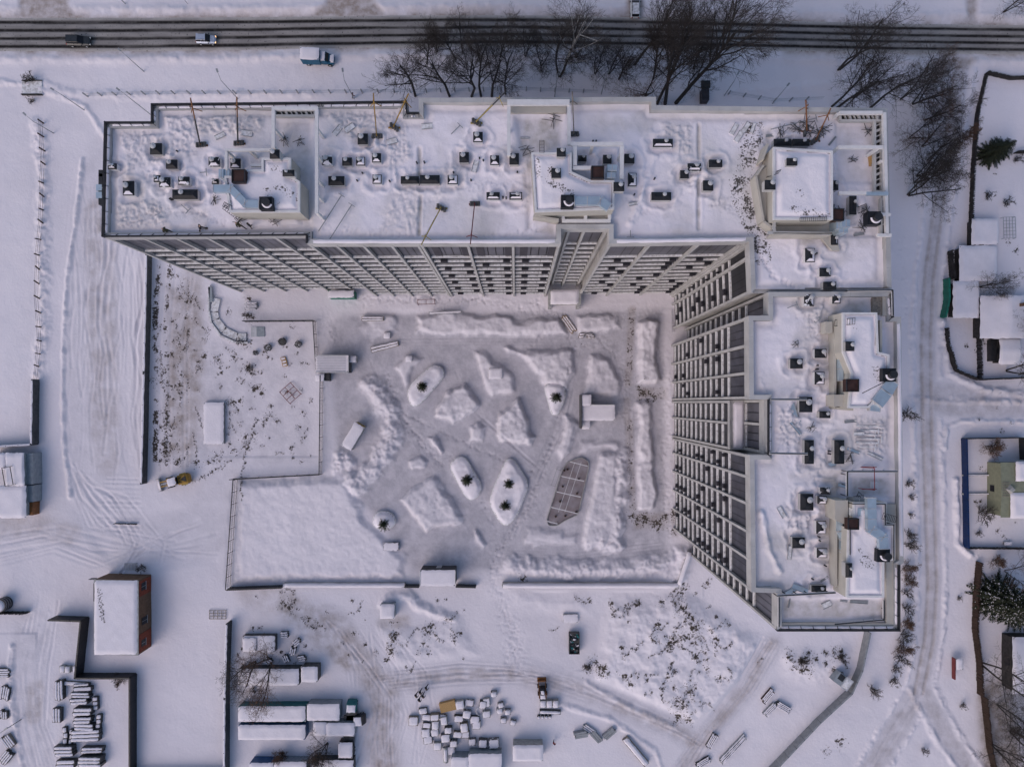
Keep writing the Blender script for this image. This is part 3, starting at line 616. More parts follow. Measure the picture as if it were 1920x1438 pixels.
def wing(root, outline_px, styles):
    out = P46(outline_px); core = inset(out, REC); inn = inset(out, .62); n = len(out)
    MB().prism(core, -.5, ROOF - .25).build('wall', ['panel_light'], root)
    MB().prism(inset(out, .1), ROOF - .25, ROOF - .02).build('roof', ['panel_grey'], root)
    for i in range(n):
        st = styles[i]; q = [out[i], out[(i + 1) % n], inn[(i + 1) % n], inn[i]]
        if st == 'none': continue
        e0, e1 = Vector((*out[i], 0)), Vector((*out[(i + 1) % n], 0)); t = (e1 - e0).normalized(); L = (e1 - e0).length
        i0, i1 = Vector((*inn[i], 0)), Vector((*inn[(i + 1) % n], 0))
        if st == 'light':
            m_ = MB().prism(q, ROOF - .75, PAR); m_.m = 1
            for j in range(1, int(L / 3.1) + 1): f_ = e0 + t * (j * L / (int(L / 3.1) + 1)); n_ = ((i0 + i1) / 2 - (e0 + e1) / 2); n_ = (n_ - t * n_.dot(t)).normalized(); a_ = f_ + n_ * .02; b_ = f_ + n_ * .60; m_.bar((a_.x, a_.y, PAR), (b_.x, b_.y, PAR), .05, .008)
            m_.build('parapet', ['panel_light', 'panel_grey'], root)
        elif st == 'snow':
            p_ = MB().prism(q, ROOF - .75, PAR - .06).build('parapet', ['panel_light'], root)
            c = (e0 + e1 + i0 + i1) / 4; MB().pad(c.x, c.y, PAR - .08, L - 1.1, .6, .16, math.atan2(t.y, t.x), i, -.02, sag=.5).build('snow', ['snow'], p_, smooth=True)
        else:                     # dark railed edge: low upstand with snow, black rail on posts outside
            p_ = MB().prism(q, ROOF - .75, PAR - .35).build('parapet', ['panel_grey'], root)
            c = (e0 * .45 + e1 * .45 + (i0 + i1) * .05); nin = ((i0 + i1) / 2 - (e0 + e1) / 2).normalized()
            c = (e0 + e1) / 2 + nin * .36; MB().pad(c.x, c.y, PAR - .36, L - 1.0, .34, .12, math.atan2(t.y, t.x), i, 0, sag=.6).build('snow', ['snow'], p_, smooth=True)
            rl = MB(); f0, f1 = e0 + nin * .09, e1 + nin * .09
            for z, h in ((PAR + .12, .09), (PAR - .25, .1)): rl.bar((f0.x, f0.y, z), (f1.x, f1.y, z), .17, h)
            k = max(2, int(L / 1.55))
            for j in range(k + 1):
                f = f0.lerp(f1, j / k); rl.box(f.x - .05, f.y - .05, PAR - .55, f.x + .05, f.y + .05, PAR + .2)
                g_ = f + nin * .5; rl.bar((f.x, f.y, PAR + .05), (g_.x, g_.y, PAR - .3), .06, .06)
            rl.build('railing', ['rail_dark'], root)
    return out, core, inn
nb = thing('apartment_building', 'long north wing of the light grey apartment block, with the widest snowy roof', 'building', W(900, 320, 0))
eb = thing('apartment_building', 'east wing of the apartment block running down the right side, roof crowded with ducts', 'building', W(1560, 860, 0))
# edges in order of NORTH
ns = ['dark', 'dark', 'dark', 'dark', 'dark', 'dark', 'light', 'light', 'light', 'light', 'light', 'light', 'light', 'snow', 'light', 'none', 'light', 'snow', 'dark', 'dark', 'dark']
ns = ['dark'] * 6 + ['light'] * 2 + ['light', 'light', 'light', 'light', 'light', 'snow', 'light', 'light', 'light', 'snow', 'dark', 'dark', 'dark']
ns[3] = 'dark'; ns[11] = 'none'
es = ['rail', 'rail', 'light', 'snow', 'light', 'dark', 'dark', 'light', 'light', 'light', 'light', 'dark', 'light', 'light', 'light', 'light']
es[0] = 'light'
nout, ncore, ninn = wing(nb, NORTH, ns)
eout, ecore, einn = wing(eb, EAST, es)
def dpx(p, q): return math.hypot(*(Vector(q) - Vector(p)))
def fac(root, a, b_, marks, axis=0, **kw):
    pa, pb = W2(*a, PAR), W2(*b_, PAR); k = M(PAR)
    ds = [min(max(abs(m_ - a[axis]) * k, .24), math.hypot(pb[0] - pa[0], pb[1] - pa[1]) - .24) for m_ in marks]
    facade(root, pa, pb, ds, **kw)
# south faces of the north wing, west to east (open air to the south)
fac(nb, (191, 444), (574, 441), [191, 260, 321, 381, 442, 510, 574], style='flat', seed=2)
fac(nb, (574, 457), (785, 457), [574, 626, 677, 731, 785], style='flat', seed=3)
fac(nb, (785, 457), (1052, 457), [785, 876, 962, 1052], style='C', ac='C', seed=4)
fac(nb, (1052, 429), (1142, 429), [1052, 1068, 1097, 1142], style='flat', seed=5)
fac(nb, (1142, 457), (1405, 453), [1142, 1222, 1316, 1405], style='flat', ac='F', seed=6)
# west faces, north to south
fac(nb, (1405, 453), (1409, 549), [453, 480, 549], 1, style='dark', ac='K', seed=7)
fac(eb, (1441, 547), (1441, 592), [547, 592], 1, style='flat', seed=8)
fac(eb, (1404, 592), (1405, 749), [592, 647, 699, 749], 1, style='east', ac='east', seed=9)
fac(eb, (1405, 750), (1405.5, 852), [751.5, 797, 850.5], 1, style='flat', ac='', seed=10, top=36.2, k1=11)
fac(eb, (1440, 749), (1440, 853), [749, 797, 853], 1, style='flat', ac='', seed=10, top=42.6, k0=11, zb0=36.4)
MB().prism([W2(1405 + REC / M(PAR), 749.5, PAR), W2(1442, 749.5, PAR), W2(1442, 852.5, PAR), W2(1405 + REC / M(PAR), 852.5, PAR)], -.4, 36.3).build('wall', ['panel_light'], eb)
MB().prism([W2(1439.6, 749.5, PAR), W2(1448, 749.5, PAR), W2(1448, 852.5, PAR), W2(1439.6, 852.5, PAR)], 42.7, ROOF - .3, True, True).build('wall_panel', ['panel_light'], eb)
c_ = W(1423, 801, PAR); MB().pad(c_[0] + .4, c_[1], 36.3, 1.6, 6.9, .35, 0, 4, 0).build('snow', ['snow'], eb, smooth=True)
MB().box(c_[0] - 1.2, c_[1] - 3.6, 36.302, c_[0] - 1.0, c_[1] + 3.6, 36.9).build('parapet', ['panel_light'], eb)
fac(eb, (1406, 853), (1409, 1110), [853, 896, 947, 1000, 1052, 1110], 1, style='east', ac='eastb', seed=11)
fac(eb, (1457, 1112), (1457, 1183), [1112, 1183], 1, style='flat', seed=12)
# entrance porch between the two wings of the recess
m_ = MB(); c = W(1052, 575, 0)
for px in (1030, 1082): x, y, _ = W(px, 560, 0); m_.box(x - .3, y - 2.2, 0, x + .3, y + .8, 4)
po = m_.build('porch_wall', ['panel_grey'], nb); x, y, _ = W(1056, 560, 0); MB().box(x - 3.2, y - 1.8, 3.6, x + 3.2, y + 1.2, 4.02).build('porch_roof', ['concrete'], nb)
MB().pad(x, y - .3, 4.02, 5.4, 2.8, .3, 0, 3).build('snow', ['snow'], nb, smooth=True)

# ---------------- roof snow fields
def roof_field(root, inn, seeds):
    xs = [p[0] for p in inn]; ys = [p[1] for p in inn]; kz = M(ROOF)
    x0, x1 = min(xs) / kz + 967, max(xs) / kz + 967; y0, y1 = 755 - max(ys) / kz, 755 - min(ys) / kz
    g = Grid(np.arange(x0 - 3, x1 + 3, 2.4), np.arange(y0 - 3, y1 + 3, 2.4)); g.poly = [(p[0] / kz + 967, 755 - p[1] / kz) for p in inn]
    g.kz = kz; X, Y = np.meshgrid(g.x, g.y)
    g.h += .34 + .24 * fbm(X, Y, 90, 4, seeds) + .05 * fbm(X, Y, 9, 3, seeds + 1)
    g.m[..., 0] = np.clip(.10 + .8 * fbm(X, Y, 80, 4, seeds + 2), 0, 1); g.m[..., 1] = np.clip(.9 * fbm(X, Y, 60, 4, seeds + 5) - .08, 0, .3)
    return g
RN = roof_field(nb, ninn, 71); RE = roof_field(eb, einn, 91)
def scuff(g, poly, amp=.3, s=9, seed=3):      # trampled, shovelled snow
    sl, X, Y = g.win(*bb(poly, 8)); k = ss(sd_poly(X, Y, poly) / 12); g.h[sl] += k * amp * (np.abs(fbm(X, Y, s, 4, seed, .6)) * 1.6); g.m[sl][..., 1] = np.maximum(g.m[sl][..., 1], k * .22)
def clearp(g, poly, z=.04, soft=8, dirt=.5, w=0): 
    flat(g, poly, w, z, soft, True); tint(g, 1, poly, w, dirt, soft + 6, True, .5, 4)
scuff(RN, [(220, 240), (380, 250), (380, 300), (240, 330)], .35); scuff(RN, [(300, 215), (500, 215), (500, 260), (320, 262)], .45); scuff(RN, [(215, 380), (300, 370), (330, 430), (215, 435)], .4, 7)
scuff(RN, [(600, 205), (760, 205), (780, 300), (735, 330), (640, 260)], .35); scuff(RN, [(745, 340), (800, 350), (790, 440), (700, 445)], .25)
scuff(RN, [(1230, 225), (1300, 230), (1300, 300), (1250, 290)], .35); scuff(RN, [(1330, 360), (1370, 370), (1360, 400), (1320, 395)], .25, 5)
clearp(RN, [(515, 222), (590, 222), (590, 440), (570, 450), (515, 300)], .06, 10, .28); clearp(RN, [(960, 215), (1060, 212), (1060, 285), (1010, 300), (1000, 440), (1048, 452), (1048, 400), (985, 440), (975, 320)], .05, 12, .55)
clearp(RN, [(200, 437), (470, 430), (570, 418), (575, 452), (200, 442)], .05, 9, .3); clearp(RN, [(1200, 452), (1400, 448), (1400, 440), (1200, 444)], .1, 8, .2)
clearp(RN, [(1420, 240), (1455, 230), (1445, 430), (1420, 420)], .05, 12, .5); clearp(RN, [(1560, 228), (1640, 228), (1640, 350), (1560, 350)], .05, 10, .25); clearp(RN, [(1490, 435), (1560, 430), (1565, 465), (1490, 470)], .05, 12, .5)
clearp(RN, [(1560, 380), (1650, 380), (1650, 450), (1560, 450)], .08, 10, .35)
tint(RN, 2, [(1415, 245), (1400, 300), (1385, 350), (1392, 390), (1420, 440), (1428, 480)], 12, .62, 15, mod=.6, ns=9); tint(RN, 2, [(1400, 240), (1420, 260)], 8, .5, 14, mod=.6, ns=6); tint(RN, 1, [(1400, 300), (1425, 440)], 12, .3, 20)
for k in range(3): tint(RN, 1, [(786 + k * 2, 300), (787, 330)], 1, .5, 4)
for pts in ([(787, 280), (787, 330)], [(1309, 235), (1309, 300)], [(1309, 340), (1309, 430)], [(790, 370), (786, 440)]): groove(RN, pts, 3, .25, .2); tint(RN, 1, pts, 1, .6, 5)
ridge(RN, [(738, 300), (745, 345), (760, 400), (770, 440)], 9, .5, .3, 3); ridge(RN, [(1180, 420), (1200, 380), (1225, 300)], 10, .3, .4, 8, 'add')
clearp(RE, [(1540, 555), (1640, 555), (1640, 600), (1580, 600), (1560, 740), (1535, 740), (1530, 600)], .05, 12, .55); clearp(RE, [(1530, 880), (1585, 880), (1585, 1100), (1560, 1100), (1530, 1050)], .05, 14, .6)
clearp(RE, [(1460, 1118), (1675, 1118), (1675, 1165), (1460, 1165)], .05, 7, .5); clearp(RE, [(1590, 890), (1675, 890), (1675, 935), (1590, 935)], .05, 7, .55)
scuff(RE, [(1450, 755), (1500, 760), (1510, 840), (1450, 840)], .4, 8); scuff(RE, [(1460, 940), (1540, 960), (1510, 1010), (1465, 990)], .4, 8); scuff(RE, [(1590, 775), (1670, 775), (1670, 860), (1600, 860)], .3, 8)
scuff(RE, [(1500, 560), (1545, 570), (1540, 640), (1500, 620)], .25, 6); ridge(RE, [(1425, 960), (1440, 1030), (1460, 1070)], 9, .5, .3, 8, 'add'); ridge(RE, [(1418, 640), (1425, 720), (1440, 745)], 10, .45, .2, 5)
for k in range(7): groove(RE, [(1604, 797 + k * 7), (1655 - k * 3, 798 + k * 7)], 1.6, .16, 1.2)
for g in (RN, RE):
    X, Y = np.meshgrid(g.x, g.y); d = sd_poly(X, Y, g.poly); g.d = d; g.h -= .2 * np.exp(-((d - 8) / 6) ** 2); g.m[..., 1] = np.maximum(g.m[..., 1], .30 * np.exp(-((d - 4) / 7) ** 2)); g.h = np.clip(g.h, .03, 1.1)

# ---------------- roof fittings (parts of their wing)
SH = {}
def shaft(root, g, x0, y0, x1, y1, snow=0, h=1.25, z=ROOF, cowl=True, cap='cap_black'):
    zt = z + h; c = W((x0 + x1) / 2, (y0 + y1) / 2, zt); k = M(zt); lx, ly = abs(x1 - x0) * k, abs(y1 - y0) * k
    if g is not None:             # wind has scoured a hollow round the shaft
        k2 = g.kz; cx, cy = 967 + c[0] / k2, 755 - c[1] / k2; rr_ = max(lx, ly) / k2 + 8
        sl, X, Y = g.win(cx - rr_ * 2, cy - rr_ * 2, cx + rr_ * 2, cy + rr_ * 2)
        d = np.hypot(np.maximum(np.abs(X - cx) - lx / k2 / 2, 0), np.maximum(np.abs(Y - cy) - ly / k2 / 2, 0)) + 2 * fbm(X, Y, 16, 3, int(y0) % 11) * 4; wob = 1 + .5 * fbm(X, Y, 12, 2, int(x0) % 9)
        g.h[sl] = g.h[sl] * (1 - .8 * ss(1 - d / (11 * wob))); g.h[sl] += .16 * np.exp(-((d - 14 * wob) / 4) ** 2)
    o0 = ORG[root.name]; L = Vector(c) - o0; L.z = z - o0.z
    b_ = MB().box(L.x - lx / 2 + .03, L.y - ly / 2 + .03, L.z - .1, L.x + lx / 2 - .03, L.y + ly / 2 - .03, L.z + h - .28)
    s = link_mesh(b_.mesh('vent_shaft', ['ledge_white' if snow else 'panel_light']), 'vent_shaft', root); ORG[s.name] = o0
    m = MB(); rx, ry = lx * .12, ly * .12
    zz = L.z + h - .28
    rings = [[(L.x + sx * (lx / 2 - q), L.y + sy * (ly / 2 - q), zz + dz) for sx, sy in ((-1, -1), (1, -1), (1, 1), (-1, 1))] for q, dz in ((0, 0), (0, .14), (min(lx, ly) * .36, .34))]
    m.loft(rings); link_mesh(m.mesh('cap', ['cap_dark' if snow == 1 and int(x0) % 3 == 0 else cap]), 'cap', s)
    if snow:
        m = MB(); q1, q2 = .10, min(lx, ly) * .34
        def rp(q, i, dz): sx, sy = ((-1, -1), (1, -1), (1, 1), (-1, 1))[i]; return (L.x + sx * (lx / 2 - q), L.y + sy * (ly / 2 - q), zz + dz)
        for i in ((0, 1, 2) if snow == 2 else ((0,) if x0 < 1400 else (1,))): j = (i + 1) % 4; m.add([rp(q1, i, .19), rp(q1, j, .19), rp(q2, j, .36), rp(q2, i, .36)], [(0, 1, 2, 3)])
        link_mesh(m.mesh('snow', ['snow']), 'snow', s)
    if cowl:
        m = MB(); r_ = min(.42, min(lx, ly) * .27); ox, oy = -lx * .10 if L.x + o0.x < 0 else lx * .14, ly * .16
        m.tube((L.x + ox, L.y + oy, zz + .2), (L.x + ox, L.y + oy, zz + .62), r_ * .62, r_ * .62, 10); m.tube((L.x + ox, L.y + oy, zz + .62), (L.x + ox, L.y + oy, zz + .74), r_, r_ * .8, 14)
        m.tube((L.x + ox, L.y + oy, zz + .74), (L.x + ox, L.y + oy, zz + .84), r_ * .5, r_ * .3, 10)
        link_mesh(m.mesh('cowl', ['steel']), 'cowl', s)
    return s
NSH = [(280, 268, 302, 289, 0), (310, 299, 331, 316, 0), (201, 306, 217, 317, 1), (229, 339, 250, 366, 1), (297, 332, 318, 350, 1), (287, 328, 299, 341, 2), (333, 331, 354, 346, 1), (322, 355, 369, 373, 0), (390, 294, 411, 312, 1), (431, 297, 450, 315, 1), (396, 335, 409, 345, 1),
 (670, 250, 689, 270, 0), (603, 291, 622, 309, 1), (641, 295, 659, 310, 0), (667, 294, 684, 310, 2), (697, 287, 714, 304, 1), (615, 330, 645, 347, 0), (698, 327, 715, 344, 2), (751, 330, 785, 344, 0), (787, 328, 824, 344, 0), (839, 328, 858, 345, 2), (887, 247, 905, 266, 1), (861, 285, 879, 304, 0), (919, 291, 936, 309, 1), (955, 287, 973, 308, 0), (912, 360, 937, 374, 1), (955, 360, 979, 374, 2),
 (1084, 291, 1100, 302, 0), (1131, 290, 1147, 306, 0), (1171, 288, 1190, 306, 0), (1178, 324, 1194, 349, 2), (1225, 260, 1262, 275, 1), (1222, 360, 1259, 375, 0), (1290, 306, 1315, 320, 1), (1276, 319, 1292, 334, 0), (1330, 299, 1355, 313, 0), (1319, 338, 1338, 357, 0),
 (1452, 260, 1485, 273, 0), (1487, 260, 1519, 273, 0), (1511, 465, 1529, 491, 2), (1538, 502, 1559, 518, 1), (1545, 528, 1569, 543, 0), (1559, 440, 1572, 459, 1), (1549, 308, 1562, 321, 0), (1559, 338, 1573, 356, 0), (1594, 367, 1607, 402, 0)]
for a in NSH: shaft(nb, RN, *a[:4], snow=a[4])
ESH = [(1509, 549, 1527, 574, 1), (1562, 550, 1577, 569, 2), (1529, 654, 1551, 671, 1), (1483, 672, 1506, 691, 0), (1529, 697, 1547, 721, 2), (1500, 744, 1524, 773, 0), (1538, 771, 1558, 784, 0), (1510, 825, 1527, 870, 0), (1566, 825, 1584, 870, 0), (1502, 926, 1526, 957, 0), (1539, 914, 1558, 927, 1), (1534, 930, 1551, 945, 2), (1532, 977, 1550, 1001, 2), (1487, 1008, 1510, 1028, 0), (1533, 1028, 1552, 1046, 2), (1523, 1098, 1550, 1110, 0)]
for a in ESH: shaft(eb, RE, *a[:4], snow=a[4])
for i_, (g_, P_, n_, w_) in enumerate([(RN, [(1425, 480), (1450, 520), (1500, 545)], 170, 3), (RN, [(240, 425), (300, 395), (380, 400), (430, 425)], 120, 5), (RN, [(600, 430), (700, 440), (780, 445)], 50, 5), (RN, [(545, 230), (560, 330), (575, 430)], 60, 7), (RN, [(800, 380), (850, 350), (990, 350)], 50, 4), (RN, [(1200, 400), (1290, 350), (1390, 400)], 60, 5), (RN, [(1000, 420), (980, 440), (900, 450)], 80, 8), (RN, [(270, 330), (380, 340), (400, 360)], 90, 6),
        (RE, [(1500, 560), (1530, 640), (1520, 740)], 130, 7), (RE, [(1530, 760), (1545, 850), (1530, 900)], 110, 8), (RE, [(1480, 950), (1520, 975), (1560, 1000), (1560, 1090)], 130, 7), (RE, [(1430, 780), (1480, 830), (1500, 880)], 80, 8), (RN, [(1600, 240), (1620, 330)], 60, 10), (RN, [(1000, 230), (1040, 270)], 80, 14)]): trail(P_, n_, w_, .13, 1.9, 50 + i_, .25, g_)
for g, root in ((RN, nb), (RE, eb)): g.h = np.clip(g.h, .02, 1.2)
o = grid_obj('roof_snow', RN, ROOF, 'roof_snow', keep=RN.d > -1.5, parent=nb, base=ROOF)
o = grid_obj('roof_snow', RE, ROOF, 'roof_snow', keep=RE.d > -1.5, parent=eb, base=ROOF)
def rz_(g, px, py): return ROOF + float(g.h[min(max(np.searchsorted(g.y, py), 0), len(g.y) - 1), min(max(np.searchsorted(g.x, px), 0), len(g.x) - 1)])

PZ = 48.9
def tower(root, poly, z=PZ, wallm='panel_beige', up=.35, snow=True, speck=None, seed=1, rim='ledge_white'):
    """stair head: walls, raised rim and a snow bed; poly = survey points of the rim at height z"""
    P = [W2(x, y, z) for x, y in poly]; w_ = MB().prism(P, ROOF - .1, z - up).build('stair_head_wall', [wallm], root)
    I = inset(P, .28); n = len(P)
    for i in range(n): MB().prism([P[i], P[(i + 1) % n], I[(i + 1) % n], I[i]], z - up, z).build('rim', [rim], w_)
    k = M(z); ip = [(p[0] / k + 967, 755 - p[1] / k) for p in I]; x0, y0, x1, y1 = bb(ip, 2)
    g = Grid(np.arange(x0, x1, 2.4), np.arange(y0, y1, 2.4)); X, Y = np.meshgrid(g.x, g.y); d = sd_poly(X, Y, ip)
    g.h += ss(d / 12) * .35 - .12 + .12 * fbm(X, Y, 30, 4, seed); g.m[..., 0] = .1
    for pts, w, v in (speck or []): tint(g, 2, pts, w, v, 10, mod=.6, ns=6)
    for s in ([] if not snow else [1]): grid_obj('snow_bed', g, z - .12, 'roof_snow', keep=d > -1.0, parent=w_, base=z)
    return w_
tower(nb, [(420, 330), (455, 330), (455, 318), (490, 318), (490, 296), (545, 296), (545, 330), (562, 340), (562, 398), (430, 398)], speck=[([(505, 310), (525, 320)], 3, .5), ([(520, 350), (555, 370)], 5, .5), ([(500, 355), (520, 380)], 3, .45)], seed=3)
tower(nb, [(996, 286), (1072, 286), (1072, 322), (1108, 338), (1152, 338), (1152, 392), (1003, 398)], speck=[([(1006, 300), (1010, 330)], 3, .5), ([(1035, 315), (1030, 340), (1055, 355), (1075, 368)], 4, .55)], seed=4)
tower(nb, [(1450, 276), (1562, 283), (1562, 412), (1450, 412)], speck=[([(1490, 390), (1550, 405)], 6, .5), ([(1500, 360), (1510, 400)], 5, .45)], seed=5)
tower(eb, [(1580, 586), (1645, 586), (1648, 660), (1668, 665), (1668, 722), (1652, 742), (1630, 765), (1590, 765), (1596, 700), (1580, 660)], speck=[([(1640, 690), (1645, 710)], 3, .55), ([(1595, 605), (1610, 620)], 3, .4)], seed=6)
tower(eb, [(1590, 990), (1600, 990), (1600, 942), (1662, 942), (1662, 985), (1678, 985), (1678, 1050), (1658, 1052), (1658, 1120), (1587, 1120)], speck=[([(1620, 1050), (1635, 1060)], 6, .5), ([(1612, 1030), (1640, 1060)], 3, .4)], seed=7, up=.3)
# exposed beige side walls of the big stair head and low link walls
def wallpx(root, pts, z0, z1, th=.3, matn='panel_beige', name='wall'):
    m = MB()
    for a, b_ in zip(pts[:-1], pts[1:]):
        p, q = W(*a, z1), W(*b_, z1); m.bar((p[0], p[1], (z0 + z1) / 2), (q[0], q[1], (z0 + z1) / 2), th, z1 - z0)
    return m.build(name, [matn], root)
for root, pts, z in ((nb, [(1432, 310), (1418, 330), (1432, 415), (1450, 428)], 47.2), (nb, [(1450, 438), (1560, 438)], 47.6), (nb, [(1440, 270), (1430, 300)], 47.5), (nb, [(1430, 1), (1430, 2)], 45) , (eb, [(1566, 590), (1566, 765), (1600, 768)], 46.6), (eb, [(1568, 940), (1568, 1100)], 46.7), (eb, [(1652, 600), (1652, 660)], 47.8), (nb, [(1000, 405), (1048, 412)], 47)):
    if pts[0][1] > 5: wallpx(root, pts, ROOF, z, .28)
def slabpx(root, poly, z, th, matn, name='slab'): return MB().prism([W2(x, y, z) for x, y in poly], z - th, z, True, True).build(name, [matn], root)
slabpx(nb, [(1418, 330), (1450, 300), (1450, 415), (1432, 418)], 46.4, 1.4, 'panel_beige', 'plinth'); slabpx(nb, [(1450, 414), (1560, 414), (1575, 470), (1560, 470), (1535, 440), (1450, 436)], 45.6, .8, 'panel_beige', 'plinth')
slabpx(eb, [(1564, 740), (1588, 740), (1588, 762), (1564, 762)], 47.6, 2.6, 'panel_beige', 'plinth'); slabpx(eb, [(1566, 938), (1590, 938), (1590, 985), (1566, 975)], 47.9, 2.9, 'panel_beige', 'plinth')
slabpx(nb, [(1053, 395), (1145, 395), (1145, 416), (1053, 416)], 45.5, .6, 'panel_beige', 'plinth')
slabpx(eb, [(1548, 603), (1561, 603), (1561, 625), (1548, 625)], 46.6, 1.6, 'panel_beige', 'plinth')
for i, (x0, y0, x1, y1) in enumerate([(1457, 1168, 1685, 1177), (1662, 945, 1680, 1168)]): slabpx(eb, [(x0, y0), (x1, y0), (x1, y1), (x0, y1)], 45.5, .7, 'panel_beige', 'plinth')
slabpx(eb, [(1655, 550), (1667, 550), (1667, 592), (1655, 592)], 45.5, .6, 'panel_beige', 'plinth')
# ---------------- open beam frames on legs
def beams(root, segs, z, w=.42, h=.35, legs=(), matn='ledge_white', zb=ROOF, snow=True, lw=.35, name='beam_frame'):
    m = MB()
    for i, (a, b_) in enumerate(segs):
        p, q = W(*a, z), W(*b_, z); m.bar((p[0], p[1], z - h / 2 + .004 * i), (q[0], q[1], z - h / 2 + .004 * i), w, h)
    for a in legs: p = W(*a, z); m.box(p[0] - lw / 2, p[1] - lw / 2, zb, p[0] + lw / 2, p[1] + lw / 2, z - h - .002)
    return m.build(name, [matn], root)
beams(nb, [((509, 203), (596, 203)), ((512, 206), (512, 278)), ((593.5, 206), (593.5, 400))], 48.6, legs=[(512, 240), (512, 275), (593, 240), (593, 290), (593, 335), (593, 365), (593, 398)])
beams(nb, [((422, 281), (509, 281)), ((424, 284), (424, 318)), ((470, 310), (490, 310))], 48.0, w=.34, legs=[(424, 284), (466, 281)])
beams(nb, [((951, 192), (1068, 192))], 47.0, w=.75, h=.4); beams(nb, [((954, 196), (954, 292)), ((1067, 196), (1067, 272))], 46.8, w=.45, h=.4, legs=[(954, 240), (954, 285), (1067, 250)])
slabpx(nb, [(953, 198), (1062, 200), (1062, 211), (953, 212)], 45.6, .7, 'panel_beige', 'plinth')
beams(nb, [((1070, 270), (1169, 270)), ((1166, 274), (1166, 335)), ((1078, 274), (1078, 310)), ((1074, 315), (1110, 315))], 48.6, w=.5, legs=[(1112, 270), (1166, 285), (1078, 285)])
beams(nb, [((1075, 283), (1075, 312))], 48.3, w=.8, h=.4)
beams(nb, [((1054, 414), (1145, 414)), ((1056, 390), (1056, 411)), ((1098, 392), (1098, 411)), ((1143, 392), (1143, 411))], 46.2, w=.42, h=.9)
# pit frames with ribs at the railed edges
def pit(root, x0, y0, x1, y1, nrib, along='x', z=46.1):
    slabpx(root, [(x0, y0), (x1, y0), (x1, y1), (x0, y1)], ROOF + .75, .25, 'black_metal', 'pit_grille'); m = MB()
    e = [((x0, y0), (x1, y0)), ((x0, y1), (x1, y1)), ((x0, y0), (x0, y1)), ((x1, y0), (x1, y1))]
    for i, (a, b_) in enumerate(e): p, q = W(*a, z), W(*b_, z); m.bar((p[0], p[1], z - .3 + .003 * i), (q[0], q[1], z - .3 + .003 * i), .28, .6)
    for i in range(1, nrib):
        t = i / nrib
        a, b_ = (((x0 + (x1 - x0) * t, y0), (x0 + (x1 - x0) * t + 5, y1)) if along == 'x' else ((x0, y0 + (y1 - y0) * t), (x1, y0 + (y1 - y0) * t - 6)))
        p, q = W(*a, z), W(*b_, z); m.bar((p[0], p[1], z - .35), (q[0], q[1], z - .35), .13 if i % 2 else .3, .3)
    m.build('pit_frame', ['panel_light'], root)
pit(nb, 515, 206, 590, 217, 8); pit(nb, 1576, 212, 1645, 226, 8); pit(nb, 1641, 226, 1655, 359, 13, 'y'); pit(nb, 1653, 372, 1664, 440, 4, 'y', 46.0)
beams(nb, [((1575, 211), (1655, 211)), ((1659, 211), (1664, 440))], 47.0, w=.4, h=.5, legs=[(1575, 211), (1657, 300)]); beams(nb, [((1572, 276), (1656, 276))], 48.2, w=.42, legs=[(1574, 276), (1650, 276)])
beams(nb, [((1573, 362), (1625, 362))], 47.6, w=.45); beams(nb, [((1625, 363), (1666, 363))], 47.7, w=.45, matn='duct'); beams(nb, [((1650, 402), (1670, 402)), ((1645, 441), (1672, 441))], 47.0, w=.4)
beams(nb, [((1440, 436), (1560, 438)), ((1452, 410), (1452, 436))], 47.6, w=.35, matn='panel_light')
# thin dark rail frames
def rail(root, pts, z, w=.12, h=.12, posts=1.4, zb=ROOF, matn='rail_dark', under='ledge_white'):
    m = MB(); m2 = MB()
    for a, b_ in zip(pts[:-1], pts[1:]):
        p, q = Vector(W(*a, z)), Vector(W(*b_, z)); m.bar(p, q, w, h); m2.bar(p - Vector((0, 0, h + .02)), q - Vector((0, 0, h + .02)), w * 2.6, .12)
        L = (q - p).length
        for i in range(int(L / posts) + 1): c = p.lerp(q, i * posts / L); m.box(c.x - .05, c.y - .05, zb, c.x + .05, c.y + .05, z - .07)
    m2.build('coping', [under], root); return m.build('railing', [matn], root)
rail(eb, [(1590, 545), (1674, 544), (1675, 592)], 46.4); rail(eb, [(1445, 749), (1514, 749)], 46.5); rail(eb, [(1443, 850), (1515, 851)], 46.5); rail(eb, [(1589, 930), (1589, 884), (1683, 884)], 46.8)
rail(eb, [(1457, 1117), (1567, 1111)], 46.8); rail(eb, [(1461, 1117), (1461, 1175)], 46.3); rail(eb, [(1565, 1170), (1658, 1162), (1658, 1125)], 45.5); rail(nb, [(1443, 745), (1443, 746)], 45) if 0 else None
rail(eb, [(1594, 990), (1594, 1040)], PZ + .1, w=.08); rail(eb, [(1600, 945), (1660, 945), (1660, 984), (1676, 984), (1676, 1050)], PZ + .1, w=.08)
slabpx(eb, [(1636, 548), (1653, 548), (1653, 590), (1636, 590)], 45.35, .5, 'wood_grey', 'timber_deck')
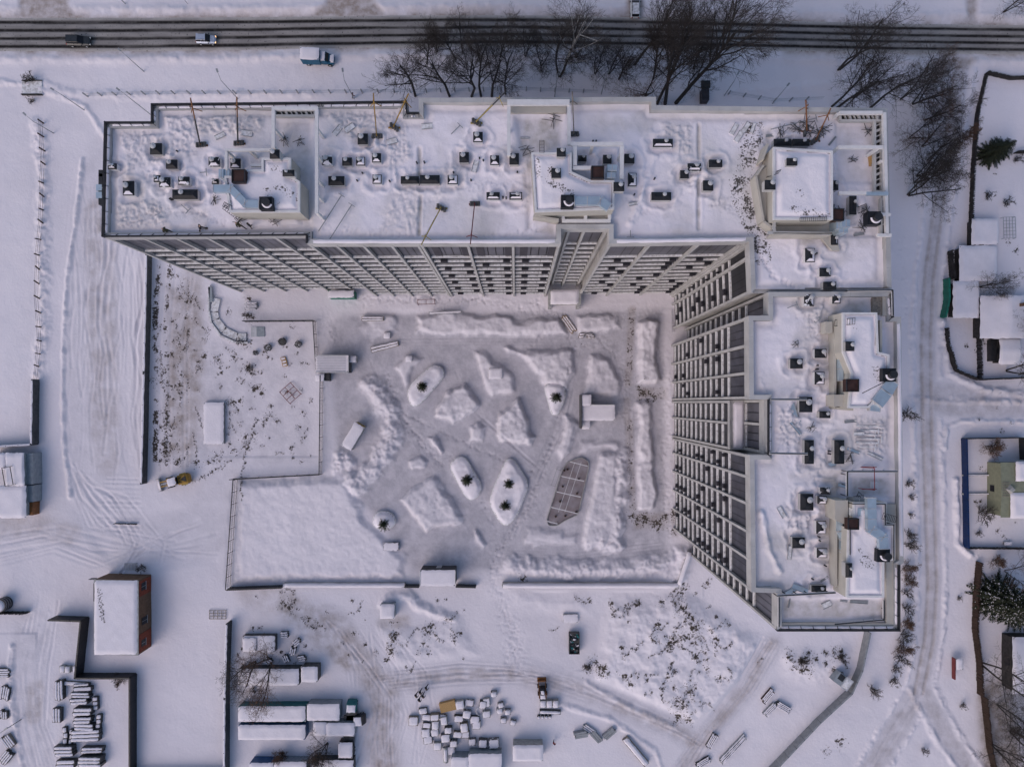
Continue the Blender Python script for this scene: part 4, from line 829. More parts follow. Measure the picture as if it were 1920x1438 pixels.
# ---------------- ducts and air units
def duct(root, pts, z, w, h=.7, lift=0, seams=True):
    m = MB(); P = [Vector(W(x, y, z)) for x, y in pts]
    for i, (a, b_) in enumerate(zip(P[:-1], P[1:])):
        d = (b_ - a).normalized(); m.bar(a - d * (w * .3 if i else 0), b_ + d * .01, w, h - .01 * i)
    o = m.build('duct', ['duct'], root); s = MB()
    for i, (a, b_) in enumerate(zip(P[:-1], P[1:])):
        d = (b_ - a); n = max(1, int(d.length / 1.3))
        for k in range(n + 1): c = a + d * k / n; u = d.normalized() * .045; s.bar(c - u, c + u, w + .1, h + .09)
    s.build('duct_flange', ['steel'], o)
    l = MB()
    for a, b_ in zip(P[:-1], P[1:]):
        c = (a + b_) / 2; l.box(c.x - w / 2 + .05, c.y - .05, ROOF, c.x - w / 2 + .15, c.y + .05, z - h / 2); l.box(c.x + w / 2 - .15, c.y - .05, ROOF, c.x + w / 2 - .05, c.y + .05, z - h / 2)
    l.build('duct_stand', ['galv_grey'], o)
    return o
def unit(root, x0, y0, x1, y1, z, h, matn='duct', name='air_unit'):
    c = W((x0 + x1) / 2, (y0 + y1) / 2, z); k = M(z); lx, ly = abs(x1 - x0) * k, abs(y1 - y0) * k
    m = MB().box(c[0] - lx / 2, c[1] - ly / 2, z - h, c[0] + lx / 2, c[1] + ly / 2, z); o = m.build(name, [matn], root)
    s = MB().box(c[0] - .04, c[1] - ly / 2 - .03, z - h + .05, c[0] + .04, c[1] + ly / 2 + .03, z + .03); s.box(c[0] - lx / 2 + .05, c[1] - ly / 2 + .05, z + .002, c[0] + lx / 2 - .05, c[1] - ly / 2 + .12, z + .05); s.build('seam', ['steel'], o); return o
def fan(root, x0, y0, x1, y1, z, snowy=True):
    c = W((x0 + x1) / 2, (y0 + y1) / 2, z); k = M(z); s = abs(x1 - x0) * k
    o = MB().box(c[0] - s / 2, c[1] - s / 2, z - 1.2, c[0] + s / 2, c[1] + s / 2, z).build('fan_base', ['cap_black'], root)
    ox, oy = .12 * s, .02
    MB().tube((c[0] + ox, c[1] + oy, z), (c[0] + ox, c[1] + oy, z + .75), s * .27, s * .30, 18).build('fan_cowl', ['black_metal'], o)
    m = MB(); n = 16
    rings = [[(c[0] + ox + math.cos(a) * s * rr_, c[1] + oy + math.sin(a) * s * rr_, z + zz) for a in [math.pi * (1.0 + .9 * i / n) for i in range(n + 1)]] for rr_, zz in ((.30, .12), (.36, .12), (.42, .02))]
    for k_ in range(2):
        vs = rings[k_] + rings[k_ + 1]; m.add(vs, [(i, i + 1, i + 2 + n, i + 1 + n)[::-1] for i in range(n)])
    if snowy: m.build('snow', ['snow'], o)
    return o
fan(nb, 486, 369, 510, 393, 49.9); fan(nb, 1052, 366, 1076, 389, 49.9); fan(nb, 1627, 397, 1652, 421, 48.4); fan(eb, 1655, 691, 1680, 715, 49.8); fan(eb, 1645, 1030, 1669, 1053, 49.8)
duct(nb, [(402, 355), (434, 355), (461, 383), (487, 384)], 49.2, .95); duct(nb, [(1077, 378), (1125, 378), (1142, 390)], 49.6, 1.05)
unit(nb, 410, 317, 419, 334, 48.0, 1.6); unit(nb, 420, 317, 430, 334, 47.8, 1.5); unit(nb, 1139, 309, 1157, 321, 49.0, 2.5); unit(nb, 1138, 323, 1154, 335, 48.8, 2.5)
unit(nb, 1568, 414, 1578, 430, 47.8, 2); unit(nb, 1579, 412, 1594, 427, 48.1, 2); unit(nb, 1573, 428, 1590, 437, 47.6, 2)
duct(eb, [(1575, 648), (1575, 714)], 46.8, .62); unit(eb, 1595, 738, 1605, 755, 48.6, 2, 'ledge_white'); unit(eb, 1606, 739, 1622, 754, 48.8, 2.2)
duct(eb, [(1672, 715), (1660, 735), (1643, 757)], 48.9, 1.6); duct(eb, [(1629, 764), (1648, 766)], 48.2, .8)
duct(eb, [(1573, 968), (1573, 995), (1579, 1010), (1580, 1082)], 46.8, .66); duct(eb, [(1632, 933), (1633, 992), (1654, 1006), (1655, 1028)], 49.6, 1.15)
unit(eb, 1597, 953, 1608, 967, 48.6, 2, 'ledge_white'); unit(eb, 1609, 953, 1625, 968, 49.0, 2.2); unit(eb, 1601, 935, 1622, 949, 48.0, 2, 'galv_grey'); unit(eb, 1568, 1085, 1578, 1095, 46.4, 1.2, 'ledge_white')
# shafts that stand on the stair heads, roof hatches
for a in ((505, 280, 523, 297), (529, 318, 551, 330), (1044, 277, 1061, 293), (1034, 315, 1052, 333), (1151, 341, 1171, 358), (1476, 296, 1496, 310), (1435, 337, 1455, 355)): shaft(nb, None, *a, z=PZ - .2)
for a in ((1587, 640, 1603, 658), (1587, 1056, 1599, 1083)): shaft(eb, None, *a, z=PZ - .2)
def hatch(root, x0, y0, x1, y1, z):
    c = W((x0 + x1) / 2, (y0 + y1) / 2, z); s = abs(x1 - x0) * M(z); o = MB().box(c[0] - s / 2, c[1] - s / 2, z - 1, c[0] + s / 2, c[1] + s / 2, z - .15).build('vent_opening', ['hatch_brown'], root)
    m = MB()
    for k in range(4): a = k * math.pi / 2; m.cbox(c[0] + math.cos(a) * (s / 2 - .05), c[1] + math.sin(a) * (s / 2 - .05), z - .15, .1, s - .1 * (k % 2), .17, a)
    m.build('curb', ['black_metal'], o)
hatch(nb, 434, 319, 459, 341, 49.6); hatch(nb, 1109, 312, 1133, 334, 49.5); hatch(nb, 1560, 393, 1583, 412, 48.4); hatch(eb, 1587, 713, 1611, 732, 49.6); hatch(eb, 1590, 974, 1611, 991, 49.6)
# roof ladders and stairs on the stair heads
def ladder(root, a, b_, za, zb, w=.6, name='roof_ladder', matn='rail_dark', n=8):
    p, q = Vector(W(*a, za)), Vector(W(*b_, zb)); d = (q - p).normalized(); u = d.cross(Vector((0, 0, 1))); u = (u.normalized() if u.length > .01 else Vector((1, 0, 0))) * w / 2; m = MB()
    m.bar(p + u, q + u, .06, .06).bar(p - u, q - u, .06, .06)
    for i in range(n + 1): c = p.lerp(q, i / n); m.bar(c + u, c - u, .045, .045)
    return m.build(name, [matn], root)
ladder(nb, (420, 388), (452, 412), 49.2, 46.0); ladder(nb, (419, 383), (436, 392), 49.6, 48.5); ladder(nb, (1016, 264), (1016, 286), 46.0, 49.8); ladder(nb, (1440, 330), (1462, 322), 47, 49.8); ladder(nb, (1500, 412), (1550, 411), PZ + .1, PZ + .1, .5, n=14)
ladder(eb, (1565, 606), (1603, 602), 47, 49.9, .8); ladder(eb, (1655, 967), (1680, 974), 49.8, 48, .8); ladder(nb, (1608, 395), (1625, 388), 47, 48.5, .8); ladder(nb, (1550, 342), (1550, 385), PZ, PZ, .4) if 0 else None
# slim soil-pipe vents
m = MB()
for x, y in [(679, 324), (781, 304), (795, 303), (850, 323), (899, 296), (906, 300), (970, 322), (1112, 264), (1118, 264), (883, 337), (669, 338), (730, 339), (1228, 334), (1190, 364), (1378, 353), (1532, 475), (331, 283), (320, 372), (318, 373), (943, 369), (949, 370)]:
    p = W(x, y, 45.7); m.tube((p[0], p[1], ROOF), (p[0], p[1], 45.75), .11, .11, 8)
m.build('pipe_vent', ['black_metal'], nb)
m = MB()
for x, y in [(1534, 685), (1534, 692), (1557, 851), (1557, 846), (1537, 1007), (1538, 1014), (1549, 1061), (1616, 717), (1616, 724), (1525, 1086)]: p = W(x, y, 45.7); m.tube((p[0], p[1], ROOF), (p[0], p[1], 45.75), .11, .11, 8)
m.build('pipe_vent', ['black_metal'], eb)
m = MB()
for y in (325, 332, 345, 360, 378): p = W(188, y, 44); m.cbox(p[0], p[1], 43, .5, .9, 1.0)
m.build('facade_unit', ['black_metal'], nb); m = MB()
for y in (352, 366): p = W(187, y, 44); m.cbox(p[0] - .1, p[1], 43, .8, .85, 1.05)
m.build('facade_unit', ['duct'], nb)
m = MB(); m.tube(W(1665, 713, 49.8), W(1617, 737, 52), .05, .05, 6); m.build('guy_rod', ['black_metal'], eb)
# ------------------------------------------------------------------ THINGS ON THE GROUND
def block(name, label, cat, x0, y0, x1, y1, h, matn, snow=.25, ang=0.0, z=0.0, group=None, parts=True, sag=.25, over=.06, body='body', extra=None):
    """a boxy thing; x0..y1 = its top rectangle in the survey (unrotated), ang in degrees"""
    k = M(z + h); c = W((x0 + x1) / 2, (y0 + y1) / 2, z + h); lx, ly = abs(x1 - x0) * k, abs(y1 - y0) * k; a = math.radians(ang)
    t = thing(name, label, cat, (c[0], c[1], z), a, group); b_ = MB().box(-lx / 2, -ly / 2, -.2, lx / 2, ly / 2, h)
    o = link_mesh(b_.mesh(body, [matn]), body, t)
    if snow: link_mesh(MB().pad(0, 0, h, lx, ly, snow, 0, int(x0 + y0), over, sag=sag).mesh('snow', ['snow'], True), 'snow', t)
    if extra: extra(t, lx, ly, h)
    return t
def part(parent, name, mb, mats, smooth=False, label=None):
    o = link_mesh(mb.mesh(name, mats, smooth), name, parent)
    if label: o['label'] = label
    return o
# ---- fences
def fence(name, label, pts, h, matn, th=.12, post=2.5, postm='black_metal', style='solid', snow=0.0, cat='fence', hz=0.0, side=0):
    P = [Vector(W(x, y, 0)) for x, y in pts]; t = thing(name, label, cat, tuple(P[0])); o0 = P[0]
    for a, b_ in zip(P[:-1], P[1:]):
        L = (b_ - a).length; n = max(1, round(L / post)); d = (b_ - a) / n; u = d.normalized(); rz = math.atan2(u.y, u.x)
        seg = d.length
        if style == 'solid':
            key = ('f', matn, round(seg, 2), h, th)
            if key not in _p:
                m = MB()
                if matn in ('brown_fence', 'grey_fence', 'wood_grey'):
                    qq = random.Random(int(seg * 100)); nb_ = max(3, int(seg / .22))
                    for i in range(nb_): x = -seg / 2 + (i + .5) * seg / nb_; o_ = qq.uniform(-.06, .06) * (1 + th); m.cbox(x, o_, -.1, seg / nb_ - .02, th * qq.uniform(.5, 1), h + qq.uniform(-.28, .1), qq.uniform(-.05, .05))
                else: m.box(-seg / 2 + .02, -th / 2, -.1, seg / 2 - .02, th / 2, h)
                for i in range(int(seg / .4)): x = -seg / 2 + .2 + i * .4; m.box(x - .06, -th / 2 - .03, 0, x + .06, -th / 2 - .001, h - .03); m.box(x - .06, th / 2 + .001, 0, x + .06, th / 2 + .03, h - .03)
                _p[key] = m.mesh('fence_panel', [matn])
            for i in range(n): c = a + d * (i + .5) - o0; link_mesh(_p[key], 'fence_panel', t, (c.x, c.y, 0), (0, 0, rz + (math.pi if i % 2 else 0)))
        elif style == 'wire':
            m = MB()
            for z in (.5, 1.1, h): m.bar(a - o0 + Vector((0, 0, z)), b_ - o0 + Vector((0, 0, z)), .03, .03)
            part(t, 'wire', m, [postm])
        else:  # mesh fence: rails + thin verticals
            key = ('m', round(seg, 2), h)
            if key not in _p:
                m = MB().bar((-seg / 2, 0, h), (seg / 2, 0, h), .15, .10).bar((-seg / 2, 0, .25), (seg / 2, 0, .25), .06, .06).bar((-seg / 2, 0, h * .55), (seg / 2, 0, h * .55), .04, .04)
                for i in range(int(seg / .25)): x = -seg / 2 + i * .25; m.box(x - .02, -.02, .1, x + .02, .02, h - .06)
                _p[key] = m.mesh('mesh_panel', [matn])
            for i in range(n): c = a + d * (i + .5) - o0; link_mesh(_p[key], 'mesh_panel', t, (c.x, c.y, 0), (0, 0, rz))
        if post:
            ph = h + (.25 if style != 'solid' else .12)
            pr = .1 if style == 'wire' else .05; kp = ('post', ph, postm, pr)
            if kp not in _p: _p[kp] = MB().box(-pr, -pr, -.1, pr, pr, ph).mesh('post', [postm])
            for i in range(n): c = a + d * i - o0; link_mesh(_p[kp], 'post', t, (c.x, c.y, 0), ((random.uniform(-.12, .12), random.uniform(-.3, .1), rz) if style == 'wire' and 'brown' in postm else (0, 0, rz)))
        if snow:
            c = (a + b_) / 2 - o0; part(t, 'snow', MB().pad(c.x, c.y, h, L - .1, th + .1, snow, rz, int(L * 7), 0), ['snow'], True)
    return t
FE = fence
FE('wall', 'tall grey panel fence on the left of the weedy yard, running up to the apartment block', [(284, 480), (279, 700), (274, 906)], 2.0, 'concrete_dark', .35, 3.0, snow=.05, cat='fence')
FE('courtyard_fence', 'black mesh fence enclosing the upper left corner of the courtyard', [(462, 604), (592, 603), (598, 700)], 2.0, 'black_metal', style='mesh')
FE('courtyard_fence', 'black mesh fence from the ribbed gatehouse down the left side of the courtyard', [(606, 705), (604, 888)], 2.2, 'black_metal', style='mesh')
FE('courtyard_fence', 'black mesh fence across the top of the flat white snow field', [(604, 888), (438, 897)], 2.2, 'black_metal', style='mesh')
FE('courtyard_fence', 'black mesh fence down the left edge of the flat white snow field', [(446, 898), (432, 1100)], 2.4, 'black_metal', style='mesh')
FE('hoarding', 'black solid fence piece under the lower left corner of the snow field', [(432, 1101), (534, 1097)], 2.0, 'black_metal', .25)
FE('snowy_wall', 'long white snow-topped wall left of the guard cabin', [(534, 1094), (761, 1094)], 1.3, 'panel_light', .75, 5, snow=.35, cat='wall')
FE('sliding_gate', 'black gate piece between the white wall and the guard cabin', [(761, 1096), (788, 1096)], 1.8, 'black_metal', .3, cat='gate')
FE('sliding_gate', 'black gate rail right of the guard cabin, at the courtyard entrance', [(856, 1096), (893, 1097)], 1.6, 'black_metal', .3, cat='gate')
FE('snowy_wall', 'long white snow-topped wall right of the courtyard entrance', [(942, 1094), (1270, 1094), (1290, 1032)], 1.5, 'panel_light', .85, 5, snow=.4, cat='wall')
FE('hoarding', 'black fence stepping round the left side of the brick house', [(106, 1155), (166, 1157), (155, 1262), (256, 1262), (256, 1450)], 2.6, 'black_metal', .3)
FE('hoarding', 'dark fence at the foot of the snowy field right of the black fence', [(258, 1445), (428, 1445)], 2, 'black_metal', .2)
FE('concrete_fence', 'grey fence between the snowy field and the container yard', [(434, 1162), (430, 1300), (429, 1450)], 2.4, 'concrete_dark', .35, snow=.05)
FE('wire_fence', 'sagging wire fence on leaning posts along the left snow field', [(82, 232), (86, 310), (84, 345), (82, 420), (76, 480), (74, 560), (80, 640), (72, 712)], 1.5, 'rail_dark', style='wire', post=3.1, postm='brown_fence')
FE('concrete_fence', 'grey concrete fence around the lower right corner of the left snow field', [(74, 712), (72, 832), (-20, 838)], 2.2, 'concrete_dark', .3, snow=.04)
FE('wire_fence', 'wire fence on short posts between the road verge and the apartment block', [(165, 182), (300, 178), (500, 177), (800, 174), (960, 170), (1120, 176)], 1.5, 'galv_grey', style='wire', post=3.1, postm='galv_grey')
FE('wire_fence', 'slack wire fence behind the north east roof corner', [(1365, 178), (1450, 192), (1540, 188)], 1.5, 'galv_grey', style='wire', post=3.0, postm='galv_grey')
FE('board_fence', 'dark weathered fence along the left side of the big white garden', [(1846, 140), (1830, 210), (1822, 310), (1818, 400), (1818, 460)], 1.2, 'grey_fence', .35, 2.4)
FE('board_fence', 'ragged dark hedge-like fence along the top of the big white garden', [(1846, 140), (1890, 150), (1960, 148)], 1.5, 'grey_fence', .3, 2.4)
FE('board_fence', 'dark fence across the gardens behind the evergreen', [(1900, 288), (1960, 286)], 1.4, 'grey_fence', .2, 2.4)
FE('green_fence', 'green sheet-metal fence beside the lane', [(1769, 524), (1770, 562), (1763, 597)], 1.9, 'green', .35, 2.0)
FE('board_fence', 'dark fence of the yard left of the low sheds', [(1777, 472), (1782, 525)], 1.8, 'grey_fence', .3, 2.4)
FE('board_fence', 'grey plank fence curving round the small garden below the green fence', [(1770, 616), (1772, 645), (1788, 695), (1820, 708), (1832, 712)], 1.6, 'grey_fence', .3, 2.4)
FE('board_fence', 'dark fence between the small garden and the large snowy house', [(1830, 560), (1832, 640), (1834, 712), (1930, 708)], 1.5, 'grey_fence', .2, 2.4)
FE('blue_fence', 'deep blue sheet-metal fence on the left of the corner garden', [(1803, 822), (1807, 1025)], 1.7, 'blue', .25, 2.5)
FE('garden_fence', 'thin dark fence along the top of the corner garden', [(1803, 822), (1910, 820), (1912, 862)], 1.6, 'black_metal', .12, 2.5)
FE('garden_fence', 'thin dark fence along the bottom of the corner garden', [(1808, 1026), (1960, 1027)], 1.5, 'grey_fence', .14, 2.5)
FE('board_fence', 'rusty brown fence along the lane below the corner garden', [(1832, 1052), (1826, 1110), (1824, 1180), (1832, 1240), (1834, 1300)], 1.7, 'brown_fence', .4, 2.4)
FE('board_fence', 'brown fence standing in front of the bare dark garden', [(1840, 1302), (1850, 1400), (1862, 1450)], 2.0, 'brown_fence', .25, 2.4)
FE('concrete_fence', 'grey panel fence winding below the south end of the block', [(1622, 1180), (1607, 1250), (1588, 1292), (1530, 1345), (1440, 1440), (1425, 1456)], 2.2, 'galv_grey', .3, 2.5, snow=.0)
# ---- bollards and lamp posts
def lamp(px, py, h, rz, label, arm=1.6, matn='galv_grey'):
    x, y, _ = W(px, py); t = thing('street_lamp', label, 'street lamp', (x, y, 0), rz)
    part(t, 'pole', MB().tube((0, 0, -.2), (0, 0, h), .10, .06, 8), [matn]); part(t, 'arm', MB().tube((0, 0, h - .05), (arm, 0, h + .25), .05, .04, 6), [matn])
    part(t, 'lamp_head', MB().box(arm - .1, -.16, h + .16, arm + .6, .16, h + .30), [matn]); return t
LAMPS = [(158, 207, 7, 2.6, 'street lamp standing alone left of the roof corner'), (282, 215, 8.5, 2.5, 'street lamp partly behind the roof corner of the north wing'), (446, 186, 8, 1.9, 'street lamp behind the second hoist'), (664, 186, 8, 1.7, 'street lamp above the yellow hoist, with a red-clad worker at its foot'), (100, 250, 6, 2.4, 'short lamp at the top of the wire fence'), (1040, 182, 6, 1.3, 'lamp with a hooked head behind the recessed roof frame'), (1127, 178, 6, 1.2, 'lamp leaning among the trees behind the roof'), (1358, 180, 6, 1.1, 'lamp right of the dark shed behind the roof'), (1448, 195, 5, .9, 'crooked lamp behind the right parapet'), (235, 8, 8, 2.4, 'street lamp on the far verge at the upper left'), (1672, 20, 9, .7, 'tall pole on the far verge at the upper right'), (270, 135, 6, 2.4, 'lamp lying in the snow of the near verge'), (40, 1348, 6, .6, 'pole beside the beam stacks')]
for a in LAMPS: lamp(*a[:4], a[4])
x, y, _ = W(352, 8); t = thing('road_sign', 'small green and yellow road sign at the upper edge', 'sign', (x, y, 0)); part(t, 'pole', MB().tube((0, 0, 0), (0, 0, 3), .05, .05), ['galv_grey']); part(t, 'sign_face', MB().cbox(0, -.05, 2.3, .9, .08, .8), ['green'])
# ---- planters with young conifers
def round_poly(pts, r=8, n=5):
    out = []; m = len(pts)
    for i in range(m):
        p0, p1, p2 = [Vector((*pts[(i + k) % m], 0)) for k in (-1, 0, 1)]
        a = p1 + (p0 - p1).normalized() * min(r, (p0 - p1).length / 2.05); c = p1 + (p2 - p1).normalized() * min(r, (p2 - p1).length / 2.05)
        for k in range(n + 1): t = k / n; q = a * (1 - t) ** 2 + p1 * 2 * t * (1 - t) + c * t * t; out.append((q.x, q.y))
    return out
def planter(label, pts, r, h=.85, seed=1):
    P = round_poly(pts, r); w_ = [W2(x, y, h) for x, y in P]; c = (sum(p[0] for p in w_) / len(w_), sum(p[1] for p in w_) / len(w_))
    t = thing('planter', label, 'planter', (c[0], c[1], 0)); L = [(p[0] - c[0], p[1] - c[1]) for p in w_]
    I = inset(L, .22); n = len(L); m = MB(); m.prism(L, 0, h - .12, False)
    for i in range(n): m.add([(*L[i], h - .12), (*L[(i + 1) % n], h - .12), (*I[(i + 1) % n], h - .02), (*I[i], h - .02)], [(0, 1, 2, 3) if sum(L[j][0] * L[(j + 1) % n][1] - L[(j + 1) % n][0] * L[j][1] for j in range(n)) > 0 else (3, 2, 1, 0)])
    part(t, 'rim', m, ['snow_thin'])
    x0, y0, x1, y1 = bb(P, 1); g = Grid(np.arange(x0, x1, 2.0), np.arange(y0, y1, 2.0)); X, Y = np.meshgrid(g.x, g.y); d = sd_poly(X, Y, P)
    g.h = ss((d) / 9) * (.55 + .5 * fbm(X, Y, 24, 3, seed)) - .06
    grid_obj('snow', g, h, 'roof_snow', keep=d > .5, parent=t, base=h)
    return t
planter('capsule-shaped snowy planter nearest the ribbed gatehouse, one conifer in it', [(762, 738), (770, 720), (806, 686), (822, 684), (833, 694), (832, 708), (800, 745), (784, 762), (770, 762)], 9, seed=1)
planter('teardrop snowy planter above the cross-shaped pavilion', [(1019, 724), (1032, 717), (1058, 720), (1062, 742), (1048, 778), (1034, 780)], 12, seed=2)
planter('slanted snowy planter with one conifer, left of the planter with two', [(843, 868), (858, 856), (873, 857), (904, 910), (900, 928), (885, 940), (872, 932), (846, 885)], 10, seed=3)
planter('largest snowy planter, diamond-shaped, with two conifers', [(945, 868), (952, 859), (964, 861), (990, 902), (990, 918), (968, 972), (950, 988), (936, 980), (917, 945), (920, 925)], 12, seed=4)
planter('small round snowy planter with one conifer beside the big snow field', [(697, 975), (704, 960), (722, 957), (738, 965), (743, 980), (732, 993), (712, 994), (700, 987)], 8, seed=5)
# ---- conifers seen from above: whorls of needled boughs
def conifer(name, label, px, py, h, r, seed=1, z=.8, snow=0.0, dens=1.0, group=None, cat='conifer'):
    rr = random.Random(seed); x, y, _ = W(px, py, z); t = thing(name, label, cat, (x, y, z), rr.uniform(0, 6), group)
    part(t, 'trunk', MB().tube((0, 0, -.3), (0, 0, h), .05 * h * .35 + .04, .02, 7), ['bark']); m = MB(); s = MB()
    nw = int(h * 2.2 * dens) + 3
    for k in range(nw):
        f = k / (nw - 1); zz = .15 + f * h * .93; R = r * (1 - f) ** .8 + .1; nb_ = int(5 + 6 * (1 - f))
        for j in range(nb_):
            a = j * 6.283 / nb_ + k * .7 + rr.uniform(-.25, .25); L = R * rr.uniform(.7, 1.1); ca, sa = math.cos(a), math.sin(a); dz = -.25 * L
            m.m = 0; m.tube((0, 0, zz), (ca * L, sa * L, zz + dz), .02, .008, 3, False)
            n = max(3, int(L * 7))
            for q in range(n):
                u = (q + .6) / n; bx, by, bz = ca * L * u, sa * L * u, zz + dz * u; w_ = (.10 + .34 * L * .5 * (1 - u) + .1) * rr.uniform(.7, 1.2)
                for sd_ in (-1, 1):
                    aa = a + sd_ * rr.uniform(.6, 1.1); ex, ey = bx + math.cos(aa) * w_, by + math.sin(aa) * w_; g_ = .035 + .03 * L
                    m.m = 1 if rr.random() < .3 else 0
                    m.add([(bx - sa * g_, by + ca * g_, bz + .01), (bx + sa * g_, by - ca * g_, bz + .01), (ex, ey, bz - w_ * rr.uniform(.1, .5))], [(0, 1, 2)])
                    if snow and rr.random() < snow: s.add([(bx - sa * g_ * .7, by + ca * g_ * .7, bz + .06), (bx + sa * g_ * .7, by - ca * g_ * .7, bz + .06), (bx + (ex - bx) * .7, by + (ey - by) * .7, bz + .02)], [(0, 1, 2)])
    part(t, 'crown', m, ['needle', 'needle_lit'])
    if snow: part(t, 'snow', s, ['snow'])
    return t
for i, (px, py, l) in enumerate([(792, 725, 'young conifer in the capsule-shaped planter'), (1043, 745, 'young conifer in the teardrop planter'), (876, 900, 'young conifer in the slanted planter'), (954, 907, 'upper conifer of the two in the largest planter'), (947, 948, 'lower conifer of the two in the largest planter'), (720, 982, 'young conifer in the small round planter')]): conifer('young_conifer', l, px, py, 2.2, 1.25 + .1 * (i % 3), i + 3, 1.2, group='young conifers in the courtyard planters', dens=1.6)
conifer('evergreen_tree', 'wide dark evergreen without snow in the upper right garden', 1852, 292, 6.5, 3.6, 21, 0, dens=1.5); conifer('evergreen_tree', 'dark evergreen bush crowded against the wide evergreen', 1873, 282, 5, 2.9, 22, 0, dens=1.6)
conifer('spruce', 'huge dark spruce dusted with snow at the right edge', 1862, 1118, 17, 5.6, 24, 0, .10, 1.2); conifer('spruce', 'second snow-dusted spruce cut by the right edge', 1893, 1142, 13, 4.4, 25, 0, .12, 1.2)
# ---- courtyard furniture
def ribs(t, lx, ly, h):
    m = MB()
    for i in range(int(ly / .32)): y = -ly / 2 + .25 + i * .32; m.box(-lx / 2 + .15, y - .04, h + .12, lx / 2 - .5, y + .04, h + .19)
    part(t, 'roof_rib', m, ['steel'])['kind'] = 'stuff'
    e = MB(); e.box(-lx / 2 - .05, -ly / 2 - .08, h - .1, lx / 2 + .05, -ly / 2 + .04, h + .25); e.box(-lx / 2 - .05, ly / 2 - .04, h - .1, lx / 2 + .05, ly / 2 + .08, h + .25); e.box(lx / 2 - .04, -ly / 2 + .04, h - .1, lx / 2 + .08, ly / 2 - .04, h + .248)
    part(t, 'roof_edge', e, ['ledge_white'])
    part(t, 'door', MB().box(lx / 2 - .3, -ly / 2 - .06, 0, lx / 2 - 1.2, -ly / 2 - .01, 2.0), ['container_grey'])
block('gatehouse', 'gatehouse with a ribbed roof beside the black courtyard fence', 'cabin', 592, 667, 653, 698, 2.8, 'concrete_dark', .1, extra=ribs)
block('porch_cabin', 'small white box attached to the right end of the gatehouse', 'cabin', 655, 668, 667, 679, 2.0, 'panel_light', .15); block('porch_cabin', 'small grey entry hut below the gatehouse', 'cabin', 592, 702, 607, 714, 2.0, 'container_grey', .15)
block('door_booth', 'dark open booth below the gatehouse', 'booth', 609, 700, 617, 714, 1.6, 'black_metal', 0)
def cabin_extra(t, lx, ly, h):
    part(t, 'door', MB().box(-.5, ly / 2 - .01, 0, .5, ly / 2 + .05, 2), ['steel']); e = MB()
    for s in (-1, 1): e.box(s * (lx / 2 + .03) - .06, -ly / 2, h - .15, s * (lx / 2 + .03) + .06, ly / 2, h + .12)
    part(t, 'roof_edge', e, ['ledge_white']); part(t, 'window', MB().box(-lx / 2 + .6, ly / 2 - .01, 1, -lx / 2 + 1.6, ly / 2 + .04, 1.9), ['glass_dark'])
block('shipping_container', 'white snow-topped container set askew inside the curved snow bank', 'container', 641, 805, 681, 831, 2.5, 'galv_grey', .12, 59.5, extra=cabin_extra, sag=.1) if 0 else None
k = M(2.5); cx, cy, _ = W(661, 818, 2.5); t = thing('shipping_container', 'white snow-topped container set askew inside the curved snow bank', 'container', (cx, cy, 0), math.radians(60)); part(t, 'body', MB().box(-2.6, -1.05, 0, 2.6, 1.05, 2.4), ['galv_grey']); part(t, 'snow', MB().pad(0, 0, 2.4, 5.2, 2.1, .13, 0, 5, sag=.1), ['snow'], True); part(t, 'door', MB().box(2.6, -.95, .1, 2.66, .95, 2.3), ['ochre'])
t = block('pavilion', 'T-shaped white-roofed pavilion with a tall left wall in the courtyard', 'pavilion', 1092, 760, 1153, 788, 2.6, 'panel_grey', .12, sag=.1)
for (x0, y0, x1, y1, h) in ((1090, 741, 1108, 760.5, 3.0), (1092, 789, 1106, 804, 1.6)):
    c = W((x0 + x1) / 2, (y0 + y1) / 2, h); k = M(h); lo = t.location; m = MB().box(c[0] - lo.x - (x1 - x0) * k / 2, c[1] - lo.y - (y1 - y0) * k / 2, 0, c[0] - lo.x + (x1 - x0) * k / 2, c[1] - lo.y + (y1 - y0) * k / 2, h)
    o = part(t, 'annex', m, ['panel_grey']); link_mesh(MB().pad(c[0] - lo.x, c[1] - lo.y, h, (x1 - x0) * k, (y1 - y0) * k, .12, 0, 3).mesh('snow', ['snow'], True), 'snow', o)
c = W(1090, 772, 3.2); part(t, 'side_wall', MB().box(c[0] - t.location.x - .12, c[1] - t.location.y - 3.3, 0, c[0] - t.location.x + .12, c[1] - t.location.y + 3.3, 3.25), ['concrete_dark'])
c = W(1122, 759.5, 2.9); part(t, 'roof_edge', MB().box(c[0] - t.location.x - 2.7, c[1] - t.location.y - .1, 2.3, c[0] - t.location.x + 3.1, c[1] - t.location.y + .1, 2.95), ['ledge_white'])
block('utility_box', 'white square utility box on the triangular snow mound', 'box', 917, 691, 941, 710, 1.4, 'panel_light', .15); block('utility_box', 'small white utility box between the capsule planter and the gatehouse', 'box', 761, 668, 772, 678, 1.2, 'panel_grey', .12)
block('utility_box', 'snow-filled rectangular pit cover in the flat snow field', 'cover', 719, 1018, 747, 1032, .95, 'concrete_dark', .05)
block('guard_cabin', 'white-roofed guard cabin with a dark upper side at the courtyard entrance', 'cabin', 788, 1069, 853, 1098, 3.9, 'concrete_dark', .1, extra=cabin_extra, sag=.1)
block('tool_shed', 'white snow-covered shed south of the long wall', 'shed', 713, 1133, 739, 1159, 2.2, 'container_grey', .2)
block('water_tank', 'rectangular snow-covered tank standing in the weedy yard', 'tank', 382, 755, 419, 832, .8, 'galv_grey', .12, sag=.1)
block('cold_frame', 'snow-covered rectangular frame just above the open skip', 'frame', 1056, 1152, 1083, 1167, .5, 'concrete', .06)
